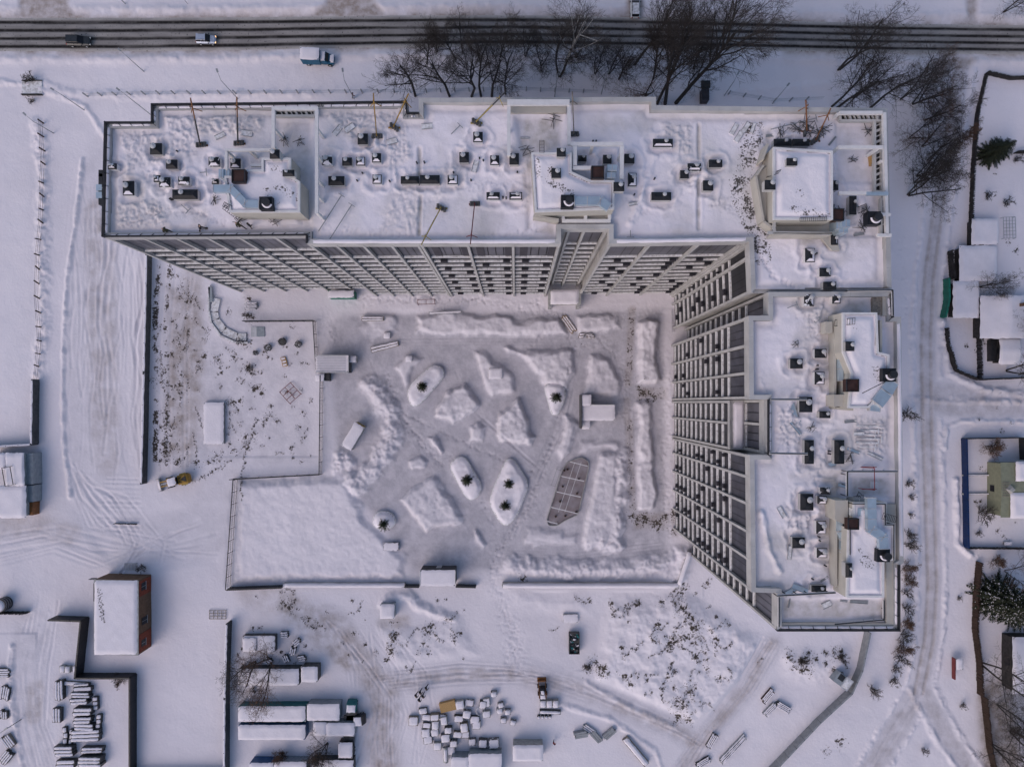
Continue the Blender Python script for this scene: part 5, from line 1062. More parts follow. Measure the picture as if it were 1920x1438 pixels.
# open skip full of rubbish
c = W(1077, 1207, 1.4); t = thing('skip', 'open steel skip filled with rubbish near the mini loader', 'skip', (c[0], c[1], 0)); lx, ly = 2.1, 4.1; m = MB()
for a in ((-lx / 2, -ly / 2, lx / 2, -ly / 2 + .1), (-lx / 2, ly / 2 - .1, lx / 2, ly / 2), (-lx / 2, -ly / 2 + .1, -lx / 2 + .1, ly / 2 - .1), (lx / 2 - .1, -ly / 2 + .1, lx / 2, ly / 2 - .1)): m.box(a[0], a[1], 0, a[2], a[3], 1.4)
m.box(-lx / 2 + .1, -ly / 2 + .1, .1, lx / 2 - .1, ly / 2 - .1, .6); part(t, 'bin', m, ['dirty_metal']); m = MB(); q = random.Random(3)
for i in range(70): m.m = q.choice((0, 1, 1, 2, 3)); m.cbox(q.uniform(-.8, .8), q.uniform(-1.8, 1.8), .6 + q.random() * .4, q.uniform(.1, .6), q.uniform(.1, .5), q.uniform(.05, .3), q.uniform(0, 3))
part(t, 'rubbish', m, ['snow', 'dirty_metal', 'teal', 'black_metal'])['kind'] = 'stuff'
# playground court: rubber floor, white lines and frame bars
PL = round_poly([(1025, 974), (1054, 882), (1064, 866), (1090, 857), (1104, 866), (1103, 880), (1084, 964), (1060, 975), (1045, 985), (1028, 985)], 5, 3); w_ = [W2(x, y, .25) for x, y in PL]
t = thing('sports_court', 'cleared pinkish rubber court with white bars across it', 'sports court', (*w_[0], 0)); Lq = [(a - w_[0][0], b_ - w_[0][1]) for a, b_ in w_]
part(t, 'court_floor', MB().prism(Lq, .0, .22), ['rubber_pink']); I = inset(Lq, .18)
m = MB()
for i in range(len(Lq)): m.bar((*Lq[i], .35), (*Lq[(i + 1) % len(Lq)], .35), .14, .25)
part(t, 'court_curb', m, ['concrete'])
for a, b_ in (((1070, 866), (1102, 874)), ((1053, 893), (1095, 902)), ((1044, 922), (1089, 932)), ((1034, 951), (1083, 963)), ((1026, 977), (1045, 982))):
    p, q = W(*a, 2), W(*b_, 2); m = MB().bar((p[0] - w_[0][0], p[1] - w_[0][1], 1.9), (q[0] - w_[0][0], q[1] - w_[0][1], 1.9), .16, .16)
    for v in (p, q): m.box(v[0] - w_[0][0] - .05, v[1] - w_[0][1] - .05, .2, v[0] - w_[0][0] + .05, v[1] - w_[0][1] + .05, 1.81)
    part(t, 'cross_bar', m, ['line_white'])
for x, w2_ in ((0, 0), (12, 0)):
    p, q = W(1090 - x, 866, .3), W(1056 + 3 - x, 960, .3); part(t, 'line', MB().bar((p[0] - w_[0][0], p[1] - w_[0][1], .232), (q[0] - w_[0][0], q[1] - w_[0][1], .232), .08, .02), ['line_white'])
m = MB(); q = random.Random(3)
for a in ((1064, 880), (1058, 882), (1055, 912), (1050, 940), (1042, 968), (1060, 967), (1080, 960), (1082, 925), (1085, 898)): p = W(*a, .3); m.cbox(p[0], p[1], .22, .35, .3, .35, q.random())
m.v = [(a - w_[0][0], b_ - w_[0][1], c_) for a, b_, c_ in m.v]; part(t, 'play_stud', m, ['brown_fence'])['kind'] = 'stuff'
c = W(1042, 895); t = thing('open_bench', 'narrow empty bench frame left of the pinkish court', 'bench', (c[0], c[1], 0), math.radians(-109)); m = MB()
for a in ((-1.7, -.4, 1.7, -.4), (-1.7, .4, 1.7, .4), (-1.7, -.4, -1.7, .4), (1.7, -.4, 1.7, .4)): m.bar((a[0], a[1], .75), (a[2], a[3], .75), .06, .06)
for sx in (-1.7, 1.7):
    for sy in (-.4, .4): m.box(sx - .03, sy - .03, 0, sx + .03, sy + .03, .72)
part(t, 'frame', m, ['galv_grey'])
def frame_thing(name, label, cat, px, py, lx, ly, z, nx, ny, matn, ang=0, w_=.06, zleg=True):
    c = W(px, py, z); t = thing(name, label, cat, (c[0], c[1], 0), math.radians(ang)); m = MB()
    for i in range(nx + 1): x = -lx / 2 + lx * i / nx; m.bar((x, -ly / 2, z), (x, ly / 2, z), w_, w_)
    for j in range(ny + 1): y = -ly / 2 + ly * j / ny; m.bar((-lx / 2, y, z + .01), (lx / 2, y, z + .01), w_, w_)
    part(t, 'grid', m, [matn]); m = MB()
    for sx in (-1, 1):
        for sy in (-1, 1): m.box(sx * lx / 2 - w_ / 2, sy * ly / 2 - w_ / 2, 0, sx * lx / 2 + w_ / 2, sy * ly / 2 + w_ / 2, z - w_ / 2 - .001)
    part(t, 'leg', m, [matn]); return t
frame_thing('climbing_grid', 'tilted square climbing grid in the weedy yard left of the fence', 'climbing frame', 544, 737, 3.1, 2.9, .5, 3, 2, 'dark_red', -48, .09)
frame_thing('steel_grid', 'reddish steel grid lying beside the dark fence corner', 'grid', 408, 1152, 3.3, 1.7, .3, 4, 3, 'wood_grey', 0, .08); frame_thing('trellis', 'wire trellis standing in the upper right garden', 'trellis', 1893, 427, 2.4, 4.2, .8, 4, 6, 'galv_grey', 2, .06)
frame_thing('ladder', 'aluminium ladder on the snow beside the east wing', 'ladder', 1262, 602, .45, 4.3, .2, 1, 14, 'steel', 1, .05); frame_thing('steel_grate', 'slatted grate in front of the brick house', 'grate', 245, 1062, 2.4, 1.3, .2, 8, 1, 'steel', 0, .10)
frame_thing('barrier', 'low red barrier in front of the entrances', 'barrier', 799, 566, 3.4, .9, 1.0, 2, 1, 'dark_red', 2, .07)
def stack(name, label, cat, px, py, lx, ly, h, n, matn, ang=0, snow=.1, group=None, z=0, gap=.04):
    """n long pieces lying side by side under snow"""
    c = W(px, py, h); t = thing(name, label, cat, (c[0], c[1], gz(px, py) - .05 if z == 0 else z), math.radians(ang), group); w_ = ly / n; key = ('st', lx, round(w_, 3), h, matn)
    if key not in _p: _p[key] = MB().box(-lx / 2, -w_ / 2 + gap / 2, 0, lx / 2, w_ / 2 - gap / 2, h).mesh('beam', [matn])
    q = random.Random(int(px)); ks = ('ss', lx, round(w_, 3), snow)
    if snow and ks not in _p: _p[ks] = MB().pad(0, 0, h, lx, w_ * .9, snow, 0, 3, -.03, sag=.4).mesh('snow', ['snow'], True)
    for i in range(n):
        y = -ly / 2 + w_ * (i + .5); b_ = link_mesh(_p[key], 'beam', t, (q.uniform(-.2, .2), y, q.uniform(-.03, .03)), (0, 0, q.uniform(-.02, .02)))
        if snow: link_mesh(_p[ks], 'snow', b_)
    return t
stack('timber_planks', 'pale planks laid askew across the courtyard path', 'planks', 1066, 607, 3.8, 1.3, .35, 3, 'wood', -55, .03); stack('pallet', 'timber crate on the courtyard path right of the planks', 'crate', 1107, 630, 1.5, .9, .6, 3, 'wood_grey', 0, .05); stack('pallet', 'snowy timber crate beside the other crate on the path', 'crate', 1090, 629, 1.1, 1.0, .5, 2, 'wood_grey', 5, .12)
stack('pallet', 'leaning timber pallet at the left of the gatehouse', 'pallet', 533, 678, 1.0, 1.9, .4, 3, 'osb', 12, .02)
stack('bench', 'long snowy bench at the top of the courtyard', 'bench', 698, 598, 4.4, .9, .6, 2, 'wood_grey', 0, .1); stack('bench', 'long slanted snowy bench beside the courtyard path', 'bench', 720, 650, 5.6, 1.1, .6, 2, 'wood_grey', 14, .1); stack('bench', 'long snowy bench against the upper snow strip', 'bench', 835, 587, 6.5, .5, .5, 1, 'galv_grey', 2, .05)
block('planter_box', 'small snowy box beside the slanted bench', 'box', 720, 624, 731, 634, .8, 'panel_grey', .15); block('kiosk', 'low kiosk with a green edge at the foot of the north wing', 'kiosk', 615, 545, 663, 558, 2.6, 'green', .1, sag=.1)
for i, (x, y, w2_) in enumerate([(503, 652, 1.5), (530, 641, 1.6), (560, 646, 1.4), (480, 662, 1.0)]):
    c = W(x, y); t = thing('wrapped_bale', ['slatted white bale', 'dark netted bale', 'round bale half in snow', 'small ring-shaped bundle'][i] + ' in the row above the weedy yard', 'bale', (c[0], c[1], gz(x, y)), i * .5); m = MB().tube((0, 0, 0), (0, 0, .8), w2_ / 2, w2_ / 2 * .85, 12); part(t, 'bale', m, ['bag' if i != 1 else 'dirty_metal'])
    m = MB(); [m.bar((-w2_ / 2, -w2_ * .3 + k * w2_ * .2, .83), (w2_ / 2, -w2_ * .3 + k * w2_ * .2, .83), .06, .06) for k in range(4)]; part(t, 'strap', m, ['black_metal'])['kind'] = 'stuff'
# dark ramp curve by the corner of the north wing
rp = [W2(x, y, .1) for x, y in [(407, 560), (402, 585), (405, 600), (420, 620), (445, 632), (462, 632)]]; t = thing('ramp', 'curved dark ramp with a low snowy kerb at the foot of the north wing', 'ramp', (*rp[0], 0)); m = MB()
for a, b_ in zip(rp[:-1], rp[1:]): m.bar((a[0] - rp[0][0], a[1] - rp[0][1], .15), (b_[0] - rp[0][0], b_[1] - rp[0][1], 1.5, )[:2] + (.15,), 1.5, .3)
part(t, 'ramp_floor', m, ['snow_thin']); m = MB(); kp = [W2(x, y, .4) for x, y in [(393, 535), (391, 580), (396, 605), (414, 630), (440, 642), (465, 643)]]
for a, b_ in zip(kp[:-1], kp[1:]): m.bar((a[0] - rp[0][0], a[1] - rp[0][1], .3), (b_[0] - rp[0][0], b_[1] - rp[0][1], .3), .35, .6)
part(t, 'kerb', m, ['snow_thin'])
stack('scaffold_stack', 'stacked steel frames beside the curved ramp', 'frames', 470, 573, 2.2, 1.4, .8, 5, 'galv_grey', 0, .03, gap=.12); stack('crate_lid', 'grey hatch beside the fence corner under the north wing', 'hatch', 477, 622, 1.6, 2.1, .2, 1, 'steel', 0, 0); stack('crate_lid', 'light grey hatch right of the other hatch', 'hatch', 487, 622, 1.6, 2.0, .22, 1, 'container_grey', 0, 0)
c = W(397, 553); t = thing('trough', 'narrow grey trough beside the ramp kerb', 'trough', (c[0], c[1], .2), math.radians(4)); part(t, 'body', MB().box(-.35, -1.5, 0, .35, 1.5, .4), ['container_grey'])
# ---- brick house
c = W(230, 1150, 0); t = thing('brick_house', 'red and brown brick house with a flat snowy roof', 'house', (c[0], c[1], 0)); HZ = 4.9
def rel(px, py, z): p = W(px, py, z); return (p[0] - c[0], p[1] - c[1])
R4 = [rel(177, 1086, HZ), rel(259, 1088, HZ), rel(259, 1228, HZ), rel(177, 1226, HZ)]; part(t, 'wall', MB().prism(R4, -.2, HZ), ['brick_brown'])
xe = R4[1][0]; ys_, yn = R4[2][1], R4[1][1]; L = yn - ys_
for y0, y1, z0, z1 in ((yn - 3.3, yn - .3, .3, HZ - .3), (ys_ + .3, ys_ + 3.8, .3, HZ - .3)): part(t, 'brick_panel', MB().box(xe - .02, y0, z0, xe + .09, y1, z1), ['brick_red'])
for y0, z0, w_, h_ in ((yn - 2.3, 2.4, 1.5, 1.5), (ys_ + 1.2, 2.4, 1.3, 1.5), (ys_ + 5.4, 1.9, 1.4, 1.8)):
    o = part(t, 'window', MB().box(xe + .09, y0, z0, xe + .13, y0 + w_, z0 + h_), ['glass_dark']); link_mesh(MB().box(xe + .08, y0 - .08, z0 - .09, xe + .22, y0 + w_ + .08, z0 - .005).box(xe + .1, y0 + w_ / 2 - .03, z0, xe + .16, y0 + w_ / 2 + .03, z0 + h_).mesh('window_frame', ['panel_grey']), 'window_frame', o)
for x0 in (-3.3, -.5, 1.9): part(t, 'window', MB().box(x0 - 1, yn - .02, 3, x0, yn + .05, 4.2), ['glass_dark'])
part(t, 'roof', MB().prism([(x * 1.02 + .0, y) for x, y in R4], HZ + .002, HZ + .12), ['concrete']); part(t, 'snow', MB().pad(sum(p[0] for p in R4) / 4, sum(p[1] for p in R4) / 4, HZ + .12, R4[1][0] - R4[0][0] - .2, L - .2, .28, 0, 9, sag=.15), ['snow'], True)
m = MB(); q = random.Random(8)
for i in range(60): x = R4[0][0] + .8 + q.random() * .9 + i * .01; y = yn - 1.5 - i * .11; m.cbox(x, y, HZ + .35, q.uniform(.08, .35), q.uniform(.05, .15), .08, q.random())
part(t, 'moss_patch', m, ['clod'])['kind'] = 'stuff'; m = MB().bar((R4[0][0], yn - .5, HZ), (R4[0][0], yn - 4, HZ), .2, .3); part(t, 'gutter', m, ['black_metal'])
# house at the left edge
def house(name, label, x0, y0, x1, y1, h, wallm, roofm='snow', split=None, z=0, ridge_=0.0, ax=0, edge=None, chim=None):
    cc = W((x0 + x1) / 2, (y0 + y1) / 2, h); k = M(h); lx, ly = (x1 - x0) * k, (y1 - y0) * k; t = thing(name, label, 'house' if 'house' in name else 'shed', (cc[0], cc[1], 0))
    part(t, 'wall', MB().box(-lx / 2 + .25, -ly / 2 + .25, -.2, lx / 2 - .25, ly / 2 - .25, h - .05), [wallm]); m = MB(); r_ = ridge_
    e = [(-lx / 2, -ly / 2, h), (lx / 2, -ly / 2, h), (lx / 2, ly / 2, h), (-lx / 2, ly / 2, h)]
    rid = [(-lx / 2, 0, h + r_), (lx / 2, 0, h + r_)] if ax == 0 else [(0, -ly / 2, h + r_), (0, ly / 2, h + r_)]
    vs = e + rid + [(x, y, z_ + .28) for x, y, z_ in e + rid]
    if ax == 0: fs = [(0, 1, 5, 4), (2, 3, 4, 5)]; g_ = [(1, 2, 5), (3, 0, 4)]
    else: fs = [(1, 2, 5, 4), (3, 0, 4, 5)]; g_ = [(0, 1, 4), (2, 3, 5)]
    part(t, 'roof', MB().add(vs[:6], [tuple(reversed(f)) if False else f for f in fs + g_]), ['roof_green' if roofm == 'green' else 'galv_grey'])
    if roofm == 'snow' or roofm == 'green':
        m = MB(); nx, ny = 16, 12; q = random.Random(int(x0)); vs = []
        for j in range(ny + 1):
            for i in range(nx + 1):
                u, v = i / nx * 2 - 1, j / ny * 2 - 1; x, y = u * (lx / 2 + .12), v * (ly / 2 + .12); b_ = h + r_ * (1 - abs(v if ax == 0 else u)); ed = (i in (0, nx) or j in (0, ny))
                vs.append((x + (q.uniform(-.12, .08) if ed else 0), y + (q.uniform(-.12, .08) if ed else 0), b_ + (0 if ed else .3 + .06 * math.sin(x * 1.3) * math.cos(y * 1.1))))
        if roofm == 'snow': m.add(vs, [(j * (nx + 1) + i, j * (nx + 1) + i + 1, (j + 1) * (nx + 1) + i + 1, (j + 1) * (nx + 1) + i) for j in range(ny) for i in range(nx)]); part(t, 'snow', m, ['snow'], True)
    if chim: part(t, 'chimney', MB().box(chim[0], chim[1], h - .5, chim[0] + .6, chim[1] + .6, h + r_ + 1.1), ['brick_brown'])
    part(t, 'window', MB().box(-lx / 2 + .15, -.6, 1.0, -lx / 2 + .26, .6, 2.1), ['glass_dark']); part(t, 'door', MB().box(-.5, -ly / 2 + .16, 0, .5, -ly / 2 + .26, 2.0), ['wood_grey'])
    return t
house('warehouse', 'upper snowy shed with a blue-grey side at the left edge', 12, 850, 45, 910, 3.6, 'container_grey'); house('warehouse', 'leaning annex cut by the left edge', -30, 850, 11, 880, 3.4, 'container_grey'); house('warehouse', 'lower snowy shed with an orange corner at the left edge', -20, 911, 48, 970, 3.4, 'container_grey')
block('cargo_box', 'orange-brown box at the corner of the lower left shed', 'box', 50, 942, 61, 966, 2.0, 'orange', 0); block('lean_to', 'blue-grey lean-to roof on the right of the upper left shed', 'shed', 46, 850, 61, 908, 2.6, 'container_grey', 0); block('lean_to', 'grey lean-to roof above the orange-brown box', 'shed', 48, 910, 62, 941, 2.4, 'container_grey', 0)
frame_thing('aerial', 'roof aerial on the upper left shed', 'aerial', 14, 893, 1.6, 3.6, 4.4, 1, 1, 'black_metal', 10, .1)
x, y, _ = W(12, 1130); t = thing('cistern', 'round snow-capped cistern at the left edge', 'cistern', (x, y, 0)); part(t, 'drum', MB().tube((0, 0, 0), (0, 0, 2.0), 1.35, 1.35, 24), ['black_metal']); part(t, 'snow', MB().tube((0, 0, 2.0), (0, 0, 2.35), 1.2, .8, 20), ['snow'], True)
for i, z in enumerate((.6, 1.2, 1.8)): part(t, 'hoop', MB().tube((0, 0, z), (0, 0, z + .08), 1.42, 1.42, 24, False), ['steel'])
FE('hoarding', 'short dark fence below the round cistern', [(-20, 1146), (56, 1147)], 1.6, 'grey_fence', .2); 
# houses of the right-hand gardens
house('garden_shed', 'square snow-covered shed, uppermost of the garden sheds', 1823, 411, 1871, 458, 1.9, 'grey_fence'); house('garden_shed', 'wide snow-covered shed roof with a dark broken corner', 1800, 462, 1868, 526, 2.0, 'grey_fence'); house('garden_shed', 'snow-covered shed behind the green fence', 1788, 528, 1835, 595, 2.0, 'grey_fence')
house('garden_house', 'large snow-covered house at the right edge', 1839, 556, 1932, 634, 2.6, 'grey_fence', ridge_=1.2, ax=1, chim=(2.0, 2.0)); house('porch', 'snowy side roof below the large snow-covered house', 1874, 634, 1912, 682, 2.2, 'grey_fence', ridge_=.5)
block('vehicle_trailer', 'long dark open trailer beside the snowy side roof', 'trailer', 1859, 637, 1872, 677, 1.2, 'black_metal', 0); 
t = house('green_house', 'green-roofed house with snow-covered gables at the right edge', 1876, 867, 1960, 970, 4.2, 'roof_green', 'green', ridge_=.3)
for (x0, y0, x1, y1) in ((1908, 866, 1960, 902), (1898, 925, 1960, 972)): cc = W((x0 + x1) / 2, (y0 + y1) / 2, 5); k = M(5); part(t, 'snow', MB().pad(cc[0] - t.location.x, cc[1] - t.location.y, 4.6, (x1 - x0) * k, (y1 - y0) * k, .4, 0, 3), ['snow'], True)
cc = W(1898, 918, 5); part(t, 'dormer', MB().cbox(cc[0] - t.location.x, cc[1] - t.location.y, 4.2, 1.6, 1.6, .9, .78, .5), ['concrete'])
for k_ in range(6): cc = W(1888, 905 + k_ * 5, 4.8); part(t, 'roof_batten', MB().cbox(cc[0] - t.location.x, cc[1] - t.location.y, 4.5, 1.2, .12, .08), ['wood_grey'])
house('garden_house', 'dark house behind the snow-dusted spruces', 1900, 1195, 1960, 1300, 3.5, 'grey_fence', 'snow'); block('snow_bed', 'small snow-covered garden box in the corner garden', 'box', 1884, 1016, 1897, 1022, .5, 'panel_grey', .1)
for i, y in enumerate((891, 926)): stack('garden_bed', ['upper', 'lower'][i] + ' of the two long garden beds behind the blue fence', 'garden bed', 1832, y, 5.6, .35, .5, 1, 'concrete', 0, .05)
x, y, _ = W(1797, 1258, 2.5); t = thing('bus_shelter', 'small red-edged shelter beside the lane', 'shelter', (x, y, 0)); part(t, 'side', MB().box(-.12, -2.1, .6, .12, 2.1, 1.5), ['dark_red']); part(t, 'roof', MB().box(.13, -.1, 1.4, 1.6, 2.1, 1.5), ['galv_grey']); part(t, 'snow', MB().pad(.9, 1.0, 1.5, 1.3, 2.1, .15, 0, 3), ['snow'], True); part(t, 'bench', MB().box(.5, -1.9, .3, .7, -.2, .6), ['black_metal'])
x, y, _ = W(1581, 1277, 2.4); t = thing('booth', 'silver-grey booth turned diagonally on the concrete fence', 'booth', (x, y, 0), math.radians(-36)); part(t, 'wall', MB().box(-1.6, -1.1, 0, 1.6, 1.1, 2.4), ['container_grey']); part(t, 'roof', MB().box(.1, -1.2, 2.402, 1.7, 1.2, 2.5), ['steel']); part(t, 'hatch', MB().box(-1.3, -.2, 2.402, -.1, 1.0, 2.46), ['black_metal']); part(t, 'snow', MB().pad(.9, 0, 2.5, 1.2, 1.9, .08, 0, 3), ['snow_thin'], True)
x, y, _ = W(1322, 188, 1.5); t = thing('dark_shed', 'dark shed half hidden behind the roof edge among the trees', 'shed', (x, y + 1, 0)); part(t, 'wall', MB().box(-.7, -1.2, 0, .7, 1.2, 2), ['panel_dark']); part(t, 'roof', MB().box(-.9, 1.2, 1.8, .9, 2.6, 2.1), ['black_metal'])
x, y, _ = W(62, 165); t = thing('culvert', 'trampled culvert with scrub on both sides in the left field', 'culvert', (x, y, 0)); part(t, 'slab', MB().box(-2.0, -1.4, 0, 2.0, 1.2, .34), ['snow_thin']); part(t, 'edge', MB().box(-2.1, -1.6, 0, 2.0, -1.4, .5).box(-2.0, 1.2, 0, 2, 1.35, .45), ['grey_fence'])
FE('snow_fence', 'short plank rail in the snow beside the wheel loader', [(216, 981), (258, 982)], .6, 'grey_fence', .1)

# ---- southern yards: containers, cabins, stacked goods
YARD = [('storage_container', 'long snow-covered container with a blue-green edge, upper of the long pair', 'container', 447, 1324, 572, 1352, 2.5, 'teal', .2), ('storage_container', 'long snow-covered container below the upper one, its right end open', 'container', 447, 1359, 572, 1386, 2.5, 'container_blue', .2),
 ('storage_container', 'white-roofed container with a grey upper side beside the small truck', 'container', 576, 1320, 636, 1350, 2.6, 'container_grey', .15), ('storage_container', 'pair of joined snowy containers, left one', 'container', 588, 1354, 611, 1378, 2.4, 'container_grey', .2), ('storage_container', 'joined snowy container right of its short neighbour', 'container', 612, 1355, 664, 1379, 2.4, 'container_grey', .2),
 ('storage_container', 'snowy container under the bare tree crown', 'container', 447, 1254, 560, 1284, 2.4, 'concrete_dark', .2), ('storage_container', 'blue container with its snowy roof cut by the lower edge', 'container', 468, 1430, 512, 1460, 2.5, 'container_blue', .15), ('storage_container', 'grey container beside the blue one at the lower edge', 'container', 514, 1428, 574, 1460, 2.5, 'container_grey', .15),
 ('storage_container', 'snowy cabin with a wide grey side at the lower edge, left half', 'container', 846, 1420, 878, 1460, 2.5, 'container_grey', .15), ('storage_container', 'snowy cabin with a wide grey side at the lower edge, right half', 'container', 879, 1413, 940, 1460, 2.5, 'container_grey', .15), ('site_cabin', 'white cabin with a square black roof window', 'cabin', 962, 1397, 1018, 1426, 2.6, 'concrete', .25),
 ('site_cabin', 'snowy cabin at the edge of the container yard, above the tree', 'cabin', 565, 1250, 595, 1278, 2.5, 'dirty_metal', .2), ('generator', 'ribbed generator box in the scrap yard', 'generator', 455, 1192, 515, 1222, 1.6, 'dirty_metal', .08), ('snowy_car', 'small snow-covered trailer at the upper left of the container yard', 'trailer', 456, 1196, 480, 1220, 1.9, 'concrete_dark', .15),
 ('storage_container', 'snow-covered van body beside the tree at the lower edge', 'van', 635, 1392, 660, 1420, 2.2, 'black_metal', .2), ('site_cabin', 'flat snowy roof at the lower edge under the leafless bush', 'cabin', 585, 1425, 662, 1460, 2.3, 'dirty_metal', .15)]
for a in YARD: block(a[0], a[1], a[2], *a[3:7], a[7], a[8], a[9])
cc = W(1001, 1389, 3); t = thing('roof_window', 'square black window block on the white cabin', 'window', (cc[0], cc[1], 0)) if 0 else None
# pallets and crates in the storage yards: unsorted goods, each a thing
def goods(px, py, lx, ly, h, ang, matn, kind, label, group=None, snow=.16):
    c_ = W(px, py, h); t = thing(kind, label, kind.replace('_', ' '), (c_[0], c_[1], gz(px, py) - .05), math.radians(ang), group)
    m = MB().box(-lx / 2, -ly / 2, .12, lx / 2, ly / 2, h); part(t, 'load', m, [matn]); m = MB()
    for s in (-1, 0, 1): m.box(-lx / 2 - .03, s * ly * .42 - .06, 0, lx / 2 + .03, s * ly * .42 + .06, .118)
    part(t, 'pallet_base', m, ['wood_grey'])
    if snow: part(t, 'snow', MB().pad(0, 0, h, lx, ly, snow, 0, int(px * 3 + py), -.03, sag=.4), ['snow'], True)
    return t
GP = [(800, 1345), (815, 1345), (800, 1360), (816, 1360), (798, 1375), (815, 1374), (802, 1388), (830, 1345), (832, 1352), (860, 1348), (875, 1340), (890, 1350), (862, 1322), (880, 1318), (905, 1322), (840, 1370), (858, 1378), (872, 1378), (893, 1360), (885, 1392), (850, 1395), (905, 1395), (870, 1365), (775, 1352), (835, 1385), (820, 1400), (845, 1408), (912, 1340), (793, 1333), (912, 1318)]
q = random.Random(5); near = ['beside the tan board', 'next to the red-topped crates', 'in the packed middle row', 'by the standing tank', 'near the ring of hose', 'at the left end of the yard', 'close to the lower cabins']
OR_ = ['first', 'second', 'third', 'fourth', 'fifth', 'sixth', 'seventh', 'eighth', 'ninth', 'tenth']
GP.sort(key=lambda a: (sum(a[1] > v for v in (1326, 1347, 1363, 1381)), a[0])); ROWN = ['top', 'second', 'middle', 'fourth', 'bottom']; GL = []; _c = {}
for x, y in GP: r_ = sum(y > v for v in (1326, 1347, 1363, 1381)); _c[r_] = _c.get(r_, -1) + 1; GL.append('snow-topped crate, %s from the left in the %s row of goods round the tan board' % (OR_[_c[r_]], ROWN[r_]))
for i, (x, y) in enumerate(GP): goods(x, y, q.uniform(1.2, 1.9), q.uniform(1.1, 1.8), q.uniform(.6, 1.3), q.uniform(-9, 9), q.choice(('concrete', 'dirty_metal', 'bag', 'wood_grey')), 'snowy_crate', GL[i], 'crates piled round the tan board', snow=q.uniform(.05, .16))
for i, (x, y, l) in enumerate([(926, 1302, 'uppermost'), (939, 1323, 'second'), (937, 1334, 'third'), (952, 1336, 'right-hand'), (944, 1352, 'slanted'), (962, 1356, 'lowest')]): goods(x, y, 1.15, 1.0, 1.0, q.uniform(-15, 15), 'bag', 'bagged_pallet', l + ' bagged pallet in the loose group right of the goods yard', 'bagged pallets right of the goods yard')
goods(926, 1395, 2, 1.8, 1.1, 5, 'bag', 'rubble_heap', 'dark mottled bundle behind the lower cabins', snow=.05)
stack('osb_board', 'tan chipboard sheet lying on the crates in the goods yard', 'board', 839, 1325, 3.2, 1.9, 1.0, 1, 'osb', 14, 0)
x, y, _ = W(836, 1410); t = thing('gas_tank', 'upright silver tank lying in the goods yard', 'tank', (x, y, 0), math.radians(93)); part(t, 'tank', MB().tube((-1.6, 0, .7), (1.4, 0, .7), .5, .5, 14), ['galv_grey']); part(t, 'snow', MB().pad(-.1, 0, 1.05, 2.6, .6, .2, 0, 4), ['snow'], True)
m = MB(); x, y, _ = W(901, 1332); t = thing('hose_coil', 'snowy ring of hose in the goods yard', 'hose', (x, y, .1)); pts = [(math.cos(a) * .85, math.sin(a) * .85, .2) for a in [i * .35 for i in range(19)]]; [m.tube(a, b_, .1, .1, 6) for a, b_ in zip(pts[:-1], pts[1:])]; part(t, 'hose', m, ['snow_thin'])
for i, (x, y, a, l) in enumerate([(1105, 1368, -35, 'crossed scaffold parts half under snow, left'), (1118, 1382, -48, 'snowy beam bundle in the middle of the scaffold heap'), (1143, 1376, 40, 'loose angle profiles right of the scaffold heap'), (1090, 1378, 10, 'snow-covered crate bundle left of the scaffold heap')]): stack('scaffold_parts', l, 'scaffold parts', x, y, 2.6, 1.2, .5 + .2 * i, 3, 'galv_grey', a, .15)
stack('snowy_boat', 'long snow-covered log pointing away from the yard road', 'log', 1193, 1410, 6.8, 1.3, .8, 1, 'wood_grey', -50, .3)
for i, (x, y) in enumerate([(1018, 1320), (1030, 1320), (1042, 1320)]): goods(x, y, 1.15, 1.4, 1.2, 2, 'concrete', 'white_crate', ['left', 'middle', 'right'][i] + ' of three white crates behind the mini loader')
stack('pipe_bundle', 'row of snow-capped drums below the white crates', 'drums', 1030, 1335, 4.2, .7, .9, 1, 'concrete_dark', -2, .2)
for i in range(4):
    x, y, _ = W(1010 + i * 7, 1341); t = thing('drum', ('left end', 'second', 'third', 'right end')[i] + ' of the four snow-capped drums behind the mini loader', 'drum', (x, y, 0), 0, 'drums behind the mini loader'); part(t, 'barrel', MB().tube((0, 0, 0), (0, 0, .9), .32, .32, 12), ['dirty_metal']); part(t, 'snow', MB().tube((0, 0, .9), (0, 0, 1.05), .3, .2, 12), ['snow'], True)
# beam stacks in the lower left storage
BS = [(151, 1284, 3.0, .5, .8, 'topmost and thinnest'), (152, 1292, 3.6, .9, 1.0, 'second from the top'), (150, 1303, 3.6, 1.1, 1.3, 'third from the top'), (148, 1315, 3.4, 1.2, 1.5, 'fourth, its long front face dark'), (154, 1334, 3.6, 1.5, 1.6, 'fifth, with a thick white slab'), (154, 1350, 3.4, 1.3, 1.4, 'sixth, low in the row'), (157, 1363, 3.8, 1.4, 1.3, 'seventh, slightly wider'), (160, 1379, 5.6, 2.3, 1.2, 'widest, in the middle of the column'), (119, 1408, 3.6, 2.0, 1.5, 'left one of the lower pair'), (172, 1406, 4.2, 1.2, 1.2, 'right one of the lower pair'), (168, 1428, 4.4, 2.0, 1.8, 'bottom right with dark ends'), (122, 1432, 3.6, 1.7, 1.2, 'bottom left'), (180, 1318, 1.0, 2.6, .8, 'narrow bundle right of the upper stacks'), (184, 1352, .9, 2.8, .8, 'narrow bundle right of the middle stacks'), (122, 1378, .8, 3.4, .7, 'upright bundle left of the widest stack'), (133, 1380, .6, 3.0, .6, 'second upright bundle left of the widest stack'), (140, 1282, 5.0, .9, .5, 'tangled boards above the topmost stack')]
